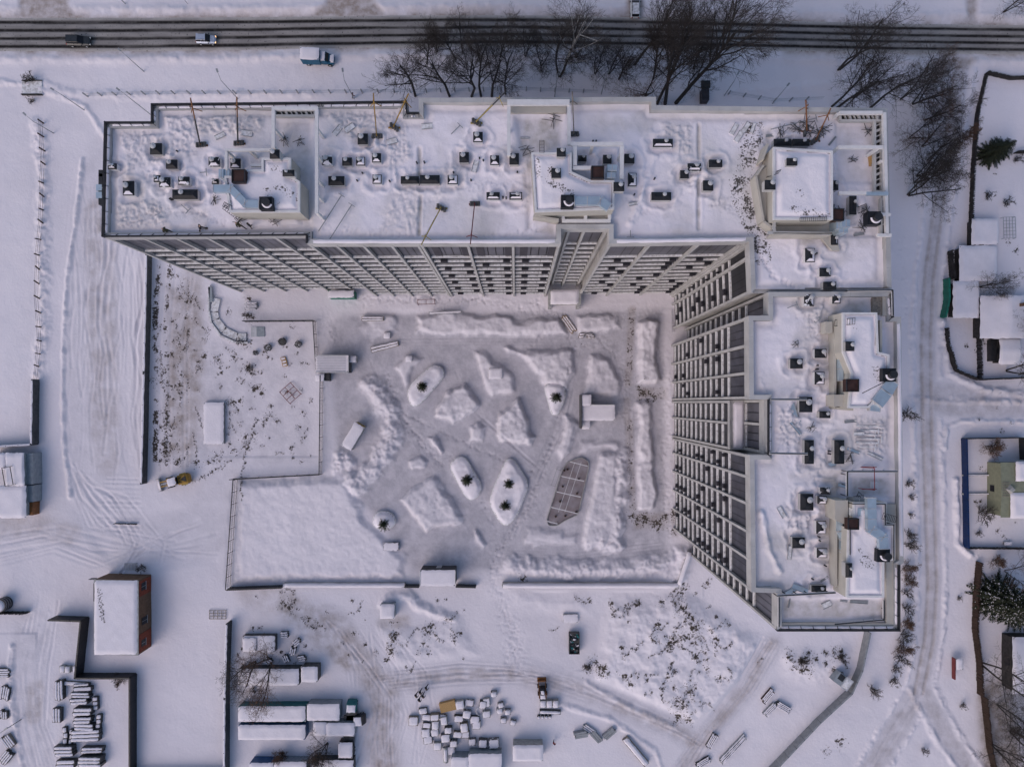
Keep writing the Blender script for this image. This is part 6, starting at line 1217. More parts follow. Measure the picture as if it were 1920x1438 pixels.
for i, (x, y, lx, ly, h, l) in enumerate(BS): stack('beam_stack', 'snow-covered beam stack in the lower left storage, ' + l, 'beam stack', x, y, lx, ly, h, 1 if ly < 1 else (2 if ly < 1.8 else 3), 'dirty_metal', q.uniform(-4, 4), .12, gap=.1)
for i, (x, y, l) in enumerate([(110, 1295, 'upright steel rack left of the upper beam stacks'), (106, 1342, 'upright steel rack left of the middle beam stacks')]): stack('steel_rack', l, 'rack', x, y, 3.8 if i == 0 else 2.8, 1.6, 1.1, 3, 'dirty_metal', 91, .12)
for i, (x, y) in enumerate([(115, 1255), (125, 1256), (140, 1255)]): goods(x, y, 1.0, 1.3, .9, 0, 'concrete', 'concrete_block', ['left', 'middle', 'right'][i] + ' snowy block against the foot of the black fence')
for i, (x, y, l) in enumerate([(8, 1300, 'boards leaning at the left edge, upper'), (4, 1340, 'snow-filled frame at the left edge'), (14, 1390, 'tan beams slanting at the left edge'), (10, 1420, 'snowy scrap heap in the lower left corner'), (4, 1262, 'small dark crate at the left edge')]): stack('scrap_pile', l, 'scrap', x, y, 2.6 if i != 1 else 1.5, 1.8, .8, 4, 'wood_grey' if i == 2 else 'dirty_metal', (80, 90, -55, 50, 0)[i], .08)
for i, (x, y, l) in enumerate([(533, 1190, 'round scrap bundle right of the generator'), (555, 1205, 'scrap machine with snow, upper of the yard'), (548, 1222, 'scrap heap beside the generator'), (535, 1235, 'low scrap pieces above the snowy cabin'), (502, 1240, 'pinkish crate in the scrap yard'), (565, 1235, 'leaning scrap frames right of the snowy crates'), (470, 1300, 'timber remains under the tree')]): stack('scrap_pile', l, 'scrap', x, y, 1.5, 1.2, .9, 3, 'dirty_metal', i * 37, .09, gap=.15)
for i, (x, y, l) in enumerate([(1440, 1305, 'brownish steel part beside the grey panel fence'), (1468, 1325, 'snowy rack beside the concrete fence'), (1445, 1330, 'snow-filled crate in the lane bend'), (1375, 1405, 'long slanted steel truss in the lower right yard'), (1335, 1390, 'broken frames above the slanted truss'), (1320, 1430, 'dark frames at the lower edge')]): stack('steel_truss', l, 'steel frame', x, y, 3.0 if i != 3 else 7, 1.3, .7, 4, ('hatch_brown', 'dirty_metal', 'galv_grey', 'galv_grey', 'dirty_metal', 'black_metal')[i], (50, -30, 45, 47, 60, 30)[i], .06, gap=.12)
# small heaps of clods and stalks breaking through the snow
m = MB(); q = random.Random(77)
for x, y, r in WEEDS:
    for _ in range(int(r * 2.6)):
        px_, py_ = x + q.gauss(0, r * .55), y + q.gauss(0, r * .55); X_, Y_, _z = W(px_, py_); z = gz(px_, py_)
        if q.random() < .55:
            s = q.uniform(.04, .13); m.m = 1; m.cbox(X_, Y_, z - .03, s * q.uniform(1, 2.2), s, s * 1.1, q.uniform(0, 3), .5)
        else:
            m.m = 0
            for _k in range(3): a = q.uniform(0, 6.28); l = q.uniform(.12, .5); m.add([(X_ - .015, Y_, z), (X_ + .02, Y_, z), (X_ + math.cos(a) * l, Y_ + math.sin(a) * l, z + l * q.uniform(.5, 1.4))], [(0, 1, 2)])
o = m.build('dry_weeds', ['weed', 'clod']); setp(o, 'dry weed stalks and frozen clods poking through the snow', 'weeds', kind='stuff')
# ------------------------------------------------------------------ bare trees and shrubs (trunk + crown, real limbs and twigs)
def tree_meshes(seed, h, spread=.55, stems=1, bare=.3, levels=4, twig='twig', lean=0.0, dens=1.0, bark='bark', tr=None):
    q = random.Random(seed); T, C = MB(), MB()
    def grow_(p, d, L, r, lv, up):
        n = 3 if lv < 3 else 2; pts = [p]; dd = d.copy()
        for i in range(n):
            dd = (dd + Vector((q.gauss(0, .10), q.gauss(0, .10), q.gauss(0, .05) + up * .10))).normalized(); pts.append(pts[-1] + dd * L / n)
        for i in range(n):
            r0 = r * (1 - .5 * i / n); r1 = r * (1 - .5 * (i + 1) / n)
            (T if lv < 2 else C).tube(pts[i], pts[i + 1], r0, r1, 6 if lv == 0 else (4 if lv == 1 else 3), False)
        if lv >= levels: return
        k = {0: int(10 * dens), 1: 7, 2: 5, 3: 4}[lv] if lv < 4 else 3
        for j in range(k):
            t = (bare + (1 - bare) * (j + q.random()) / k) if lv == 0 else (.25 + .75 * (j + q.random()) / k); i = min(n - 1, int(t * n)); f = t * n - i
            b_ = pts[i].lerp(pts[i + 1], f); ax = (pts[i + 1] - pts[i]).normalized(); o = ax.orthogonal().normalized(); a = q.uniform(0, 6.283); o = (o * math.cos(a) + ax.cross(o) * math.sin(a))
            s = spread * q.uniform(.8, 1.3) * (1.15 if lv else 1); nd = (ax * (1 - s * .35) + o * s).normalized()
            nl = L * (.50 if lv == 0 else .58) * (1.15 - .5 * t) * q.uniform(.75, 1.15); rr_ = max(.017 if lv else .04, r * (1 - .5 * t) * .52)
            grow_(b_, nd, nl, rr_, lv + 1, up)
    for s in range(stems):
        a = s * 6.283 / max(1, stems) + q.uniform(-.4, .4); k = 0 if stems == 1 else .28
        d = Vector((math.cos(a) * k + lean, math.sin(a) * k, 1)).normalized()
        grow_(Vector((math.cos(a) * .12 * (stems > 1), math.sin(a) * .12 * (stems > 1), -.2)), d, h * q.uniform(.88, 1.0) * (1 if stems == 1 else .92), (tr or h * .0165) * (1 if stems == 1 else .7), 0, .6)
    return T.mesh('trunk', [bark]), C.mesh('crown', [twig])
TP = [tree_meshes(1, 18, .60, 1, .34, 4, dens=1.1), tree_meshes(2, 16, .55, 1, .30, 4), tree_meshes(3, 17, .8, 2, .30, 4, dens=.8), tree_meshes(4, 13, .85, 3, .15, 4, dens=.7), tree_meshes(5, 20, .5, 1, .42, 4, dens=1.2), tree_meshes(6, 18, .62, 1, .2, 4, bark='birch', twig='twig'), tree_meshes(7, 14, .85, 2, .18, 4, twig='twig_brown', dens=.9)]
TP.append(tree_meshes(8, 19, .5, 1, .52, 4, dens=1.7)); TP.append(tree_meshes(9, 15, .5, 1, .25, 4, dens=1.3))
SPr = [tree_meshes(11, 2.6, .8, 6, .05, 2, dens=.6, tr=.03), tree_meshes(12, 3.4, .9, 5, .05, 3, twig='twig_brown', dens=.6, tr=.035), tree_meshes(13, 1.8, .9, 5, .05, 2, dens=.5, tr=.025)]
def tree(px, py, pi, s, label, rz=None, group='bare trees', cat='tree', sh=False, name=None, tilt=(0, 0)):
    q = random.Random(int(px * 7 + py)); x, y, _ = W(px, py); t = thing(name or ('shrub' if sh else 'bare_tree'), label, 'shrub' if sh else cat, (x, y, gz(px, py)), q.uniform(0, 6.28) if rz is None else rz, group)
    t.rotation_euler = (tilt[0], tilt[1], q.uniform(0, 6.28) if rz is None else rz)
    T, C = (SPr if sh else TP)[pi]; link_mesh(T, 'stem' if sh else 'trunk', t, scale=(s, s, s)); link_mesh(C, 'crown', t, scale=(s, s, s)); return t
GR = 'bare trees between the road and the block'
TREES = [(779, 181, 1, 1.0, 'leftmost bare tree of the row between road and roof'), (843, 181, 0, .95, 'second bare tree from the left in the roadside row'), (884, 181, 4, .85, 'third bare tree from the left in the roadside row'), (902, 181, 1, .95, 'fourth bare tree from the left in the roadside row'), (922, 181, 0, .9, 'fifth bare tree from the left, close beside the fourth'), (948, 177, 1, .8, 'bare tree behind the corner of the recessed roof frame'),
 (1015, 124, 3, .75, 'small bare tree right at the near road edge'), (1049, 145, 2, 1.1, 'forked bare tree with a broad crown across the road'), (1056, 138, 5, .95, 'pale-barked birch with its crown over the road'), (1115, 140, 3, .75, 'crooked small bare tree with hanging limbs'), (1141, 140, 3, .8, 'vase-shaped small bare tree beside the crooked one'), (1190, 122, 7, .9, 'dark-crowned bare tree near the white car'),
 (1209, 180, 6, 1.0, 'wide bare tree directly behind the roof edge'), (1232, 195, 1, 1.15, 'first slender trunk behind the roof step'), (1247, 195, 4, 1.2, 'middle slender trunk behind the roof step'), (1267, 194, 7, 1.35, 'tallest slender trunk leaning over the road right of the roof step'), (1250, 130, 7, .8, 'bare tree standing between the slender trunks and the road'), (1290, 170, 2, .85, 'broad bare crown right of the slender trunks'), (820, 100, 3, .6, 'low bare tree at the road edge among the left row'), (868, 102, 1, .6, 'thin bare tree at the road edge behind the third'), (985, 108, 3, .7, 'low roadside tree left of the forked one'), (900, 95, 3, .6, 'scrubby tree on the road edge behind the fifth'), (1080, 110, 3, .65, 'thicket tree behind the crooked tree'),
 (1573, 131, 2, 1.15, 'many-stemmed bare tree over the road at the right'), (1560, 200, 1, .95, 'dark bare tree above the hoists at the right roof corner'), (1568, 204, 0, .95, 'second dark bare tree above the right roof corner'), (1632, 203, 1, 1.0, 'reddish slanting bare tree above the railed roof corner'), (1690, 186, 2, .85, 'spreading bare tree at the mouth of the lane'), (1712, 195, 3, 1.0, 'low-forked bare tree beside the lane mouth'), (1706, 258, 6, .75, 'bare tree right of the roof corner, halfway down'), (1724, 190, 6, .8, 'thin bare tree beside the lane mouth, right'),
 (1703, 366, 3, 1.15, 'lowest of the bare trees right of the roof'), (1716, 342, 2, .8, 'bare tree just above the lowest one'), (1720, 330, 3, .9, 'bushy bare tree in the middle of the right-hand trees'), (1880, 24, 3, .75, 'bare tree on the far verge in the upper right corner'), (1730, 275, 3, .8, 'thin bare tree beside the lane'),
 (1838, 538, 3, .65, 'bare fruit tree between the sheds and the large snowy house'), (1888, 695, 2, .8, 'dark spreading tree below the large snowy house'), (1905, 610, 3, .6, 'bare tree behind the snowy porch roof'), (1840, 1243, 2, 1.0, 'long-limbed bare tree in the garden below the spruces'), (1885, 1070, 6, .6, 'brownish bare tree above the spruces'), (1895, 1370, 3, 1.0, 'bare tree in the dark garden'), (1870, 1320, 3, .8, 'bare tree beside the brown fence of the dark garden'), (1915, 1420, 6, .8, 'tree in the lower right corner'), (1860, 1395, 3, .9, 'tangled tree behind the brown fence'),
 (510, 1235, 6, .95, 'large bare tree in the scrap yard'), (480, 1240, 2, .75, 'bare tree beside the grey yard fence'), (615, 1392, 3, .7, 'bare dark-stemmed tree at the lower edge of the container yard'), (800, 120, 8, .7, 'slim tree at the left end of the road edge'), (855, 112, 8, .75, 'slim twiggy tree behind the second and third trees'), (938, 108, 8, .8, 'slim twiggy tree at the road edge behind the sixth'), (1160, 150, 8, .85, 'slim twiggy tree between the vase-shaped one and the wide one'), (1300, 130, 8, .85, 'twiggy tree at the right end of the roadside clump'), (1225, 150, 8, .9, 'twiggy tree in the middle of the slender trunks'), (1600, 185, 8, .8, 'twiggy tree above the corner terrace'), (1735, 225, 8, .75, 'twiggy tree on the lane, right of the low-forked one'), (1740, 300, 8, .7, 'twiggy tree on the lane edge beside the bushy one'), (0, 0, 0, 0, '')]
for i, a in enumerate(TREES):
    if a[3]: tree(*a[:4], a[4], group=GR if a[1] < 200 and 700 < a[0] < 1400 else None)
SHR = [(1798, 262, 1, 1.6, 'brown bush beside the lane right of the trees'), (1695, 778, 0, 1.5, 'lone shrub on the lane verge beside the east wing'), (1703, 905, 2, 1.2, 'tiny shrub on the verge, below the lone one'), (1706, 930, 2, .9, 'little twiggy plant on the verge'), (1706, 965, 2, .8, 'low tuft on the verge'), (1700, 1000, 0, 1.1, 'shrub on the verge level with the long duct'), (1700, 1020, 0, 1.3, 'dense shrub on the verge level with the lower fan'), (1698, 1060, 1, 1.0, 'shrub on the verge above the reddish one'), (1697, 1085, 1, 1.1, 'reddish shrub on the verge'), (1696, 1110, 0, 1.0, 'shrub on the verge below the reddish one'), (1696, 1140, 0, 1.2, 'shrub beside the south corner railing'), (1693, 1165, 1, 1.1, 'shrub just above the south corner'), (1690, 1190, 0, 1.3, 'upper shrub of the thick clump past the south corner'), (1688, 1210, 1, 1.2, 'middle shrub of the thick clump'), (1686, 1232, 0, 1.3, 'lower shrub of the thick clump'), (1678, 1250, 2, 1.3, 'last shrub below the thick clump'), (1632, 1290, 0, 1.2, 'small bush below the silver booth'), (1672, 1275, 2, 1.3, 'bush between the booth and the lane'),
 (1850, 838, 1, 1.4, 'broad shrub at the top of the corner garden'), (1836, 962, 0, 1.6, 'round twiggy shrub in the corner garden'), (1832, 1000, 2, .9, 'small plant near the bottom of the corner garden'), (1862, 1050, 1, 1.1, 'shrub below the corner garden'), (1798, 1120, 2, .7, 'small tuft on the far lane verge'), (1803, 1322, 2, .9, 'tuft on the verge below the shelter'), (1884, 380, 2, 1.3, 'shrub above the wire trellis'), (1850, 370, 2, 1.2, 'shrub above the square garden shed'), (1905, 300, 2, 1.2, 'shrub right of the evergreen'), (1730, 1405, 2, 1.0, 'small plant where the lanes fork'), (530, 1410, 1, 1.2, 'leafless bush above the flat snowy roof'), (600, 1410, 1, 1.3, 'leafless bush at the lower edge'), (1500, 1235, 2, 1.3, 'low scrub on the rubble heap, left'), (1572, 1228, 2, 1.3, 'low scrub on the rubble heap, right'), (222, 1268, 2, 1.2, 'scrub between the brick house and the black fence'), (230, 1275, 1, .7, 'low scrub along the black fence'), (270, 1062, 2, 1.2, 'scrub at the right of the slatted grate'), (62, 150, 2, 1.3, 'scrub on the upper side of the culvert'), (55, 152, 2, 1.0, 'scrub at the upper left of the culvert'), (62, 190, 2, .9, 'scrub on the lower side of the culvert'), (1100, 1250, 2, 1.2, 'dark tuft by the yard road'), (470, 690, 2, 1.0, 'dark plant clump in the weedy yard'), (452, 640, 2, 1.0, 'largest dark weed clump below the ramp'), (465, 592, 2, 1.0, 'weeds against the fence corner')]
for a in SHR: tree(*a[:4], a[4], group=None, sh=True)

# ------------------------------------------------------------------ vehicles
def oct_(x, w_, z0, z1, c_=.22):
    h = z1 - z0; c_ = min(c_, h * .45, w_ * .4); return [(x, -w_, z0 + c_), (x, -w_ + c_, z0), (x, w_ - c_, z0), (x, w_, z0 + c_), (x, w_, z1 - c_), (x, w_ - c_, z1), (x, -w_ + c_, z1), (x, -w_, z1 - c_)]
def wheels(t, xs, w_, r=.34):
    m = MB().tube((0, -.11, 0), (0, .11, 0), r, r, 16); tm = m.mesh('tyre', ['tyre']); rm = MB().tube((0, -.115, 0), (0, .115, 0), r * .55, r * .55, 12).mesh('rim', ['steel'])
    for x in xs:
        for s in (-1, 1): o = link_mesh(tm, 'wheel', t, (x, s * w_, r)); link_mesh(rm, 'rim', o)
def car(label, px, py, rz, L=4.4, w_=.92, paint='car_black', lit=False, h=1.7, snow=False, cat='car'):
    x, y, _ = W(px, py, .8); t = thing('car', label, cat, (x, y, .05), rz)
    m = MB().loft([oct_(-L / 2, w_ * .8, .45, .85), oct_(-L / 2 + .12, w_ * .96, .28, 1.0), oct_(-L * .2, w_, .25, 1.05), oct_(L * .2, w_, .25, 1.03), oct_(L / 2 - .25, w_ * .95, .28, .92), oct_(L / 2, w_ * .78, .42, .74)]); part(t, 'body', m, [paint], False)
    m = MB().loft([oct_(-L / 2 + .15, w_ * .74, .95, 1.15, .1), oct_(-L / 2 + .38, w_ * .78, .95, h, .12), oct_(L * .08, w_ * .80, .95, h, .12), oct_(L * .24, w_ * .82, .95, 1.06, .05)]); part(t, 'cabin_glass', m, ['glass_dark'])
    m = MB().loft([oct_(-L / 2 + .36, w_ * .74, h - .05, h + .03, .03), oct_(L * .06, w_ * .76, h - .05, h + .03, .03)]); part(t, 'roof', m, ['snow_thin' if snow else paint])
    for s in (-1, 1):
        part(t, 'roof_rail', MB().bar((-L * .3, s * w_ * .68, h + .07), (L * .02, s * w_ * .68, h + .07), .05, .05), ['black_metal'])
        part(t, 'headlight', MB().cbox(L / 2 - .07, s * w_ * .66, .58, .16, .3, .18), ['headlight_lit' if lit else 'lamp_glass']); part(t, 'taillight', MB().cbox(-L / 2 + .04, s * w_ * .68, .7, .14, .26, .22), ['tail_red'])
        part(t, 'mirror', MB().cbox(L * .17, s * (w_ + .1), .98, .14, .2, .14), ['black_metal'])
    for x_ in (-L * .17, 0): part(t, 'door_pillar', MB().box(x_ - .04, -w_ * .83, 1.0, x_ + .04, w_ * .83, h - .06), [paint])
    wheels(t, (-L * .3, L * .31), w_ - .06); return t
car('black estate car driving along the road at the upper left', 147, 77, -.02, 4.7, .95, 'car_black'); car('small silver off-roader with its headlights on, on the road', 386, 74, -.02, 3.9, .86, 'car_silver', True)
car('white car waiting at the top edge, in the side driveway', 1191, 13, math.pi / 2, 4.6, .93, 'car_white', False, 1.6, True)
x, y, _ = W(596, 108, 1.5); t = thing('truck', 'small truck with a snowy blue box body parked on the verge', 'truck', (x, y, 0), -.05)
part(t, 'cargo_box', MB().box(-3.1, -1.15, .75, .55, 1.15, 2.9), ['truck_blue']); part(t, 'chassis', MB().box(-3.0, -.5, .45, 3.0, .5, .745), ['black_metal'])
part(t, 'cab', MB().loft([oct_(.62, 1.0, .5, 2.15), oct_(1.6, 1.0, .5, 2.2), oct_(2.1, .98, .5, 1.5), oct_(3.1, .88, .5, 1.2)]), ['truck_blue']); part(t, 'windscreen', MB().add([(1.64, -.85, 2.15), (1.64, .85, 2.15), (2.14, .85, 1.53), (2.14, -.85, 1.53)], [(0, 3, 2, 1)]), ['glass_dark'])
o = part(t, 'snow', MB().pad(-1.27, 0, 2.9, 3.65, 2.3, .12, 0, 4), ['snow'], True); part(t, 'snow', MB().pad(1.1, 0, 2.18, .9, 1.7, .1, 0, 4).pad(2.62, 0, 1.32, .85, 1.5, .1, 0, 4), ['snow'], True); wheels(t, (-2.1, 2.2), 1.0, .42)
for s in (-1, 1): part(t, 'headlight', MB().cbox(3.08, s * .65, .85, .1, .25, .2), ['lamp_glass'])
def small_truck(px, py, rz, label, sn='snow'):
    x, y, _ = W(px, py, 1.2); t = thing('truck', label, 'truck', (x, y, 0), rz); part(t, 'cab', MB().loft([oct_(-1.0, .95, .4, 2.2), oct_(.6, .95, .4, 2.2), oct_(1.05, .9, .4, 1.3)]), ['teal' if sn else 'black_metal']); part(t, 'snow', MB().pad(-.25, 0, 2.2, 1.4, 1.6, .12, 0, 2), ['snow'], True); part(t, 'bed', MB().box(-3.2, -1, .7, -1.1, 1, 1.3), ['dirty_metal']); wheels(t, (-2.4, .3), .85, .4); return t
small_truck(660, 1322, math.pi / 2 * .98, 'snow-capped teal truck parked in front of the grey-sided container'); small_truck(675, 1348, .1, 'black-framed forklift truck under snow beside the teal truck', None); small_truck(655, 1405, -1.5, 'snow-covered dark van at the lower edge', None)
# wheel loader: bucket, lift arms, cab with snowy roof, rear hood, four big tyres
x, y, _ = W(328, 902, 1.5); t = thing('wheel_loader', 'yellow wheel loader with a snow-capped cab clearing the yard corner', 'wheel loader', (x, y, 0), math.radians(14 + 180))
part(t, 'rear_body', MB().loft([oct_(-3.0, .75, .8, 1.7), oct_(-2.7, .95, .7, 2.0), oct_(-.9, .95, .7, 2.1), oct_(-.6, .8, .8, 1.9)]), ['yellow']); part(t, 'engine_grille', MB().box(-2.5, -.5, 2.0, -1.1, .5, 2.12), ['black_metal']); part(t, 'hood_stripe', MB().bar((-2.4, -.75, 2.1), (-1.0, .1, 2.16), .25, .1).bar((-2.4, .75, 2.1), (-1.0, -.1, 2.163), .25, .1), ['yellow'])
part(t, 'cab', MB().loft([oct_(-.85, .72, 1.6, 3.1), oct_(.65, .72, 1.6, 3.1)]), ['glass_dark']); part(t, 'cab_roof', MB().box(-.95, -.8, 3.102, .75, .8, 3.2), ['yellow']); part(t, 'snow', MB().pad(-.1, 0, 3.2, 1.6, 1.5, .12, 0, 3), ['snow'], True)
part(t, 'front_frame', MB().box(.7, -.45, .6, 1.9, .45, 1.3), ['orange']); m = MB(); [m.bar((.9, s * .45, 1.9), (3.3, s * .45, .8), .2, .3) for s in (-1, 1)]; part(t, 'lift_arm', m, ['yellow']); part(t, 'lift_cylinder', MB().bar((1.2, 0, 1.4), (3.1, 0, 1.0), .14, .14), ['steel'])
m = MB(); m.box(3.3, -1.3, .1, 3.4, 1.3, 1.0).box(3.4, -1.3, .05, 4.2, 1.3, .15).box(3.4, -1.3, .151, 4.1, -1.22, .8).box(3.4, 1.22, .151, 4.1, 1.3, .8); part(t, 'bucket', m, ['galv_grey']); part(t, 'bucket_snow', MB().pad(3.75, 0, .2, .7, 2.3, .3, 0, 6, sag=.8), ['snow'], True)
wheels(t, (-1.75, 1.35), .95, .68); m = MB(); [m.box(x_ - .8, s * 1.0 - .2, 1.42, x_ + .5, s * 1.0 + .2, 1.5) for x_ in (-1.6,) for s in (-1, 1)]; part(t, 'mudguard', m, ['ochre'])
x, y, _ = W(1017, 1294, 1.2); t = thing('mini_loader', 'small orange skid-steer loader on the yard road', 'loader', (x, y, 0), math.pi / 2 + .05)
part(t, 'body', MB().loft([oct_(-1.6, .6, .4, 1.3), oct_(-1.3, .75, .3, 1.5), oct_(.6, .75, .3, 1.2)]), ['black_metal']); part(t, 'cab', MB().box(-.6, -.45, 1.2, .7, .45, 2.1), ['glass_dark']); part(t, 'snow', MB().pad(-1.1, 0, 1.52, .9, .9, .12, 0, 2).pad(-.1, 0, 2.1, .7, .6, .1, 0, 2), ['snow'], True)
for s in (-1, 1): part(t, 'lift_arm', MB().bar((-1.4, s * .68, 1.6), (1.6, s * .68, 1.0), .14, .2), ['orange'])
part(t, 'bucket', MB().box(1.6, -.9, .1, 1.75, .9, .9).box(1.75, -.9, .1, 2.2, .9, .18), ['orange']); wheels(t, (-.9, .6), .85, .4)

# ------------------------------------------------------------------ people (one continuous skin-grown body each; jacket, trousers, head by height)
def person_mesh(seed, stride=.35, bend=0.0, arm=.5, coat='jacket_dark'):
    J = {'pelvis': (0, 0, .95), 'chest': (bend * .5, 0, 1.32), 'neck': (bend * .8, 0, 1.50), 'head': (bend * .95, 0, 1.62), 'top': (bend * 1.0, 0, 1.74)}
    V = [J['pelvis'], J['chest'], J['neck'], J['head'], J['top']]; E = [(0, 1), (1, 2), (2, 3), (3, 4)]; R = [.15, .19, .075, .105, .085]
    for s in (-1, 1):
        n = len(V); sx = s * stride; V += [(0, s * .11, .88), (sx * .45, s * .12, .50), (sx * .9 - .05, s * .12, .10), (sx * .9 + .14, s * .13, .04)]; E += [(0, n), (n, n + 1), (n + 1, n + 2), (n + 2, n + 3)]; R += [.13, .085, .06, .055]
        n = len(V); ax = -s * stride * arm; c = J['chest']; V += [(c[0], s * .22, 1.42), (c[0] + ax * .4, s * .28, 1.14), (c[0] + ax * .9 + .12, s * .25, .93), (c[0] + ax * .9 + .17, s * .25, .86)]; E += [(1, n), (n, n + 1), (n + 1, n + 2), (n + 2, n + 3)]; R += [.085, .065, .05, .045]
    me = bpy.data.meshes.new('person_body'); me.from_pydata(V, E, []); o = bpy.data.objects.new('tmp', me); COL.objects.link(o); o.modifiers.new('s', 'SKIN')
    for i, r in enumerate(R): me.skin_vertices[0].data[i].radius = (r, r); me.skin_vertices[0].data[i].use_root = (i == 0)
    sb = o.modifiers.new('u', 'SUBSURF'); sb.levels = 1; sb.render_levels = 1
    bpy.context.view_layer.update(); dg = bpy.context.evaluated_depsgraph_get(); out = bpy.data.meshes.new_from_object(o.evaluated_get(dg)); bpy.data.objects.remove(o)
    out.materials.clear(); [out.materials.append(MT[k]) for k in (coat, 'trousers', 'skin')]
    for p in out.polygons: z = p.center.z; p.material_index = 2 if z > 1.53 or (z < .92 and abs(p.center.y) > .2 and z > .8) else (1 if z < .85 else 0); p.use_smooth = True
    return out
PM = {}
def person(px, py, z, rz, label, coat='jacket_dark', stride=.35, bend=.05, cap='hair', group=None, hold=None, sc=1.0):
    key = (coat, stride, bend)
    if key not in PM: PM[key] = person_mesh(1, stride, bend, coat=coat)
    c_ = W(px, py, z + 1.2); t = thing('person', label, 'person', (c_[0], c_[1], z), rz, group); link_mesh(PM[key], 'body', t, scale=(sc,) * 3)
    part(t, 'hat', MB().tube((bend, 0, 1.66), (bend, 0, 1.80), .125, .07, 12), [cap]); part(t, 'nose', MB().cbox(bend + .115, 0, 1.60, .04, .035, .05), ['skin'])
    for s in (-1, 1): part(t, 'ear', MB().cbox(bend, s * .108, 1.58, .05, .03, .07), ['skin'])
    if hold: part(t, 'shovel', MB().tube((.35, .1, .1), (-.2, .1, 1.25), .02, .02, 6).cbox(.42, .1, 0, .35, .3, .06), ['wood_grey'])
    return t
zr = rz_(RN, 320, 432)
person(311, 432, zr, 2.8, 'person in an olive jacket near the left end of the roof edge', 'jacket_olive', .3, .15, hold=1, sc=1.15); person(374, 427, zr, .2, 'person in black leaning forward on the roof edge walkway', 'jacket_dark', .5, .3, hold=1, sc=1.15); person(449, 423, zr, 2.5, 'person with a pale hood crouching by the stair head', 'jacket_olive', .5, .35, 'bag', sc=1.1); person(466, 422, zr, 1, 'person in black right of the one with a pale hood', 'jacket_dark', .2, .1)
for x, y, r_, l in ((799, 1290, .6, 'rightmost of the five people walking, turned aside'), (788, 1298, .8, 'person at the upper left of the walking group'), (793, 1305, .9, 'person in the middle of the walking group'), (780, 1304, .7, 'leftmost of the five people walking'), (786, 1312, .8, 'lowest of the five people walking')): person(x, y, .1, r_, l, group='people walking through the yard', sc=1.2)
person(1039, 1394, .2, 1, 'person in a red jacket near the white cabin', 'red', .2, .1); person(660, 178, .2, .4, 'worker in a red jacket at the foot of a lamp', 'dark_red', .3, .25)

# ------------------------------------------------------------------ roof hoists with counterweights, stores and clutter
def hoist(a, b_, label, colm='orange', z=ROOF + .35, ztip=47.4, nw=2, wa=0.0):
    p = Vector(W(*a, z + .6)); q_ = Vector(W(*b_, ztip)); t = thing('suspended_platform_hoist', label, 'hoist', (p.x, p.y, z), 0); o0 = Vector((p.x, p.y, z)); d = (q_ - p)
    md = p.lerp(q_, .55 if a[0] < 500 or a[0] == 893 else .03); part(t, 'boom', MB().bar(p - o0, md - o0, .14, .17), ['rail_dark'] if a[0] < 500 else [colm]); part(t, 'boom_tip', MB().bar(md - o0, q_ - o0, .12, .15), ['rail_dark'] if a[0] == 893 else [colm]); c_ = p.lerp(q_, .78) - o0; u = d.cross(Vector((0, 0, 1))).normalized()
    part(t, 'front_stand', MB().bar(c_ + u * .75 - Vector((0, 0, 1.2)), c_, .08, .08).bar(c_ - u * .75 - Vector((0, 0, 1.2)), c_ + Vector((0, 0, .01)), .08, .08).bar(c_, c_ + Vector((0, 0, .7)), .09, .09), [colm]); part(t, 'stay_rope', MB().tube(p - o0 + Vector((0, 0, .1)), c_ + Vector((0, 0, .7)), .015, .015, 4).tube(c_ + Vector((0, 0, .7)), q_ - o0, .015, .015, 4), ['black_metal'])
    for k in range(nw * 2): ang = wa; e = Vector((math.cos(ang), math.sin(ang), 0)) * (k - nw + .5) * .34; part(t, 'counterweight', MB().tube(e + Vector((0, -.3, .3)), e + Vector((0, .3, .3)), .20, .20, 10), ['dirty_metal'])
    part(t, 'rear_frame', MB().box(-.8, -.12, 0, .8, .12, .1).cbox(0, 0, .1, .12, .12, .5), [colm]); return t
H_ = [((375, 270), (357, 184), 'orange-tipped hoist, leftmost on the roof', 'orange', 47.3), ((446, 267), (444, 182), 'second hoist from the left, upright on the roof', 'orange', 47.3), ((706, 254), (700, 175), 'yellow hoist standing upright behind the middle stretch', 'yellow', 47.3), ((738, 237), (766, 176), 'bright yellow slanted hoist beside the roof notch', 'yellow', 47.3), ((893, 228), (949, 172), 'dark yellow hoist slanting over the light parapet', 'ochre', 47.4), ((827, 389), (790, 459), 'olive hoist reaching over the south edge, left one', 'ochre', 47.3), ((890, 381), (882, 458), 'reddish hoist reaching over the south edge, right one', 'dark_red', 47.3), ((1076, 250), (1073, 172), 'dark hoist beside the pergola frame', 'wood_grey', 47.3), ((1513, 244), (1511, 188), 'orange hoist beside the right stair head', 'orange', 47.4), ((1530, 262), (1558, 203), 'orange-red hoist leaning into the right roof corner', 'orange', 47.6)]
for i, a in enumerate(H_): hoist(a[0], a[1], a[2], a[3], ztip=a[4], nw=2, wa=(.1, .1, .0, -.6, -.5, -.5, 0, 0, 1.2, .6)[i])
def poles(a, b_, label, z, matn='galv_grey', c_=None, name='steel_pole', cat='pole', r=.05):
    p, q_ = Vector(W(*a, z)), Vector(W(*b_, z)); t = thing(name, label, cat, tuple(p)); part(t, 'pole', MB().bar((0, 0, 0), q_ - p, r * 2, r * 2), [matn])
    e = (q_ - p).normalized(); u = e.cross(Vector((0, 0, 1))); part(t, 'crosspiece', MB().bar(q_ - p - u * .5 + e * .06, q_ - p + u * .5 + e * .06, r * 1.6, r * 1.6), [matn]); return t
zz = ROOF + .75
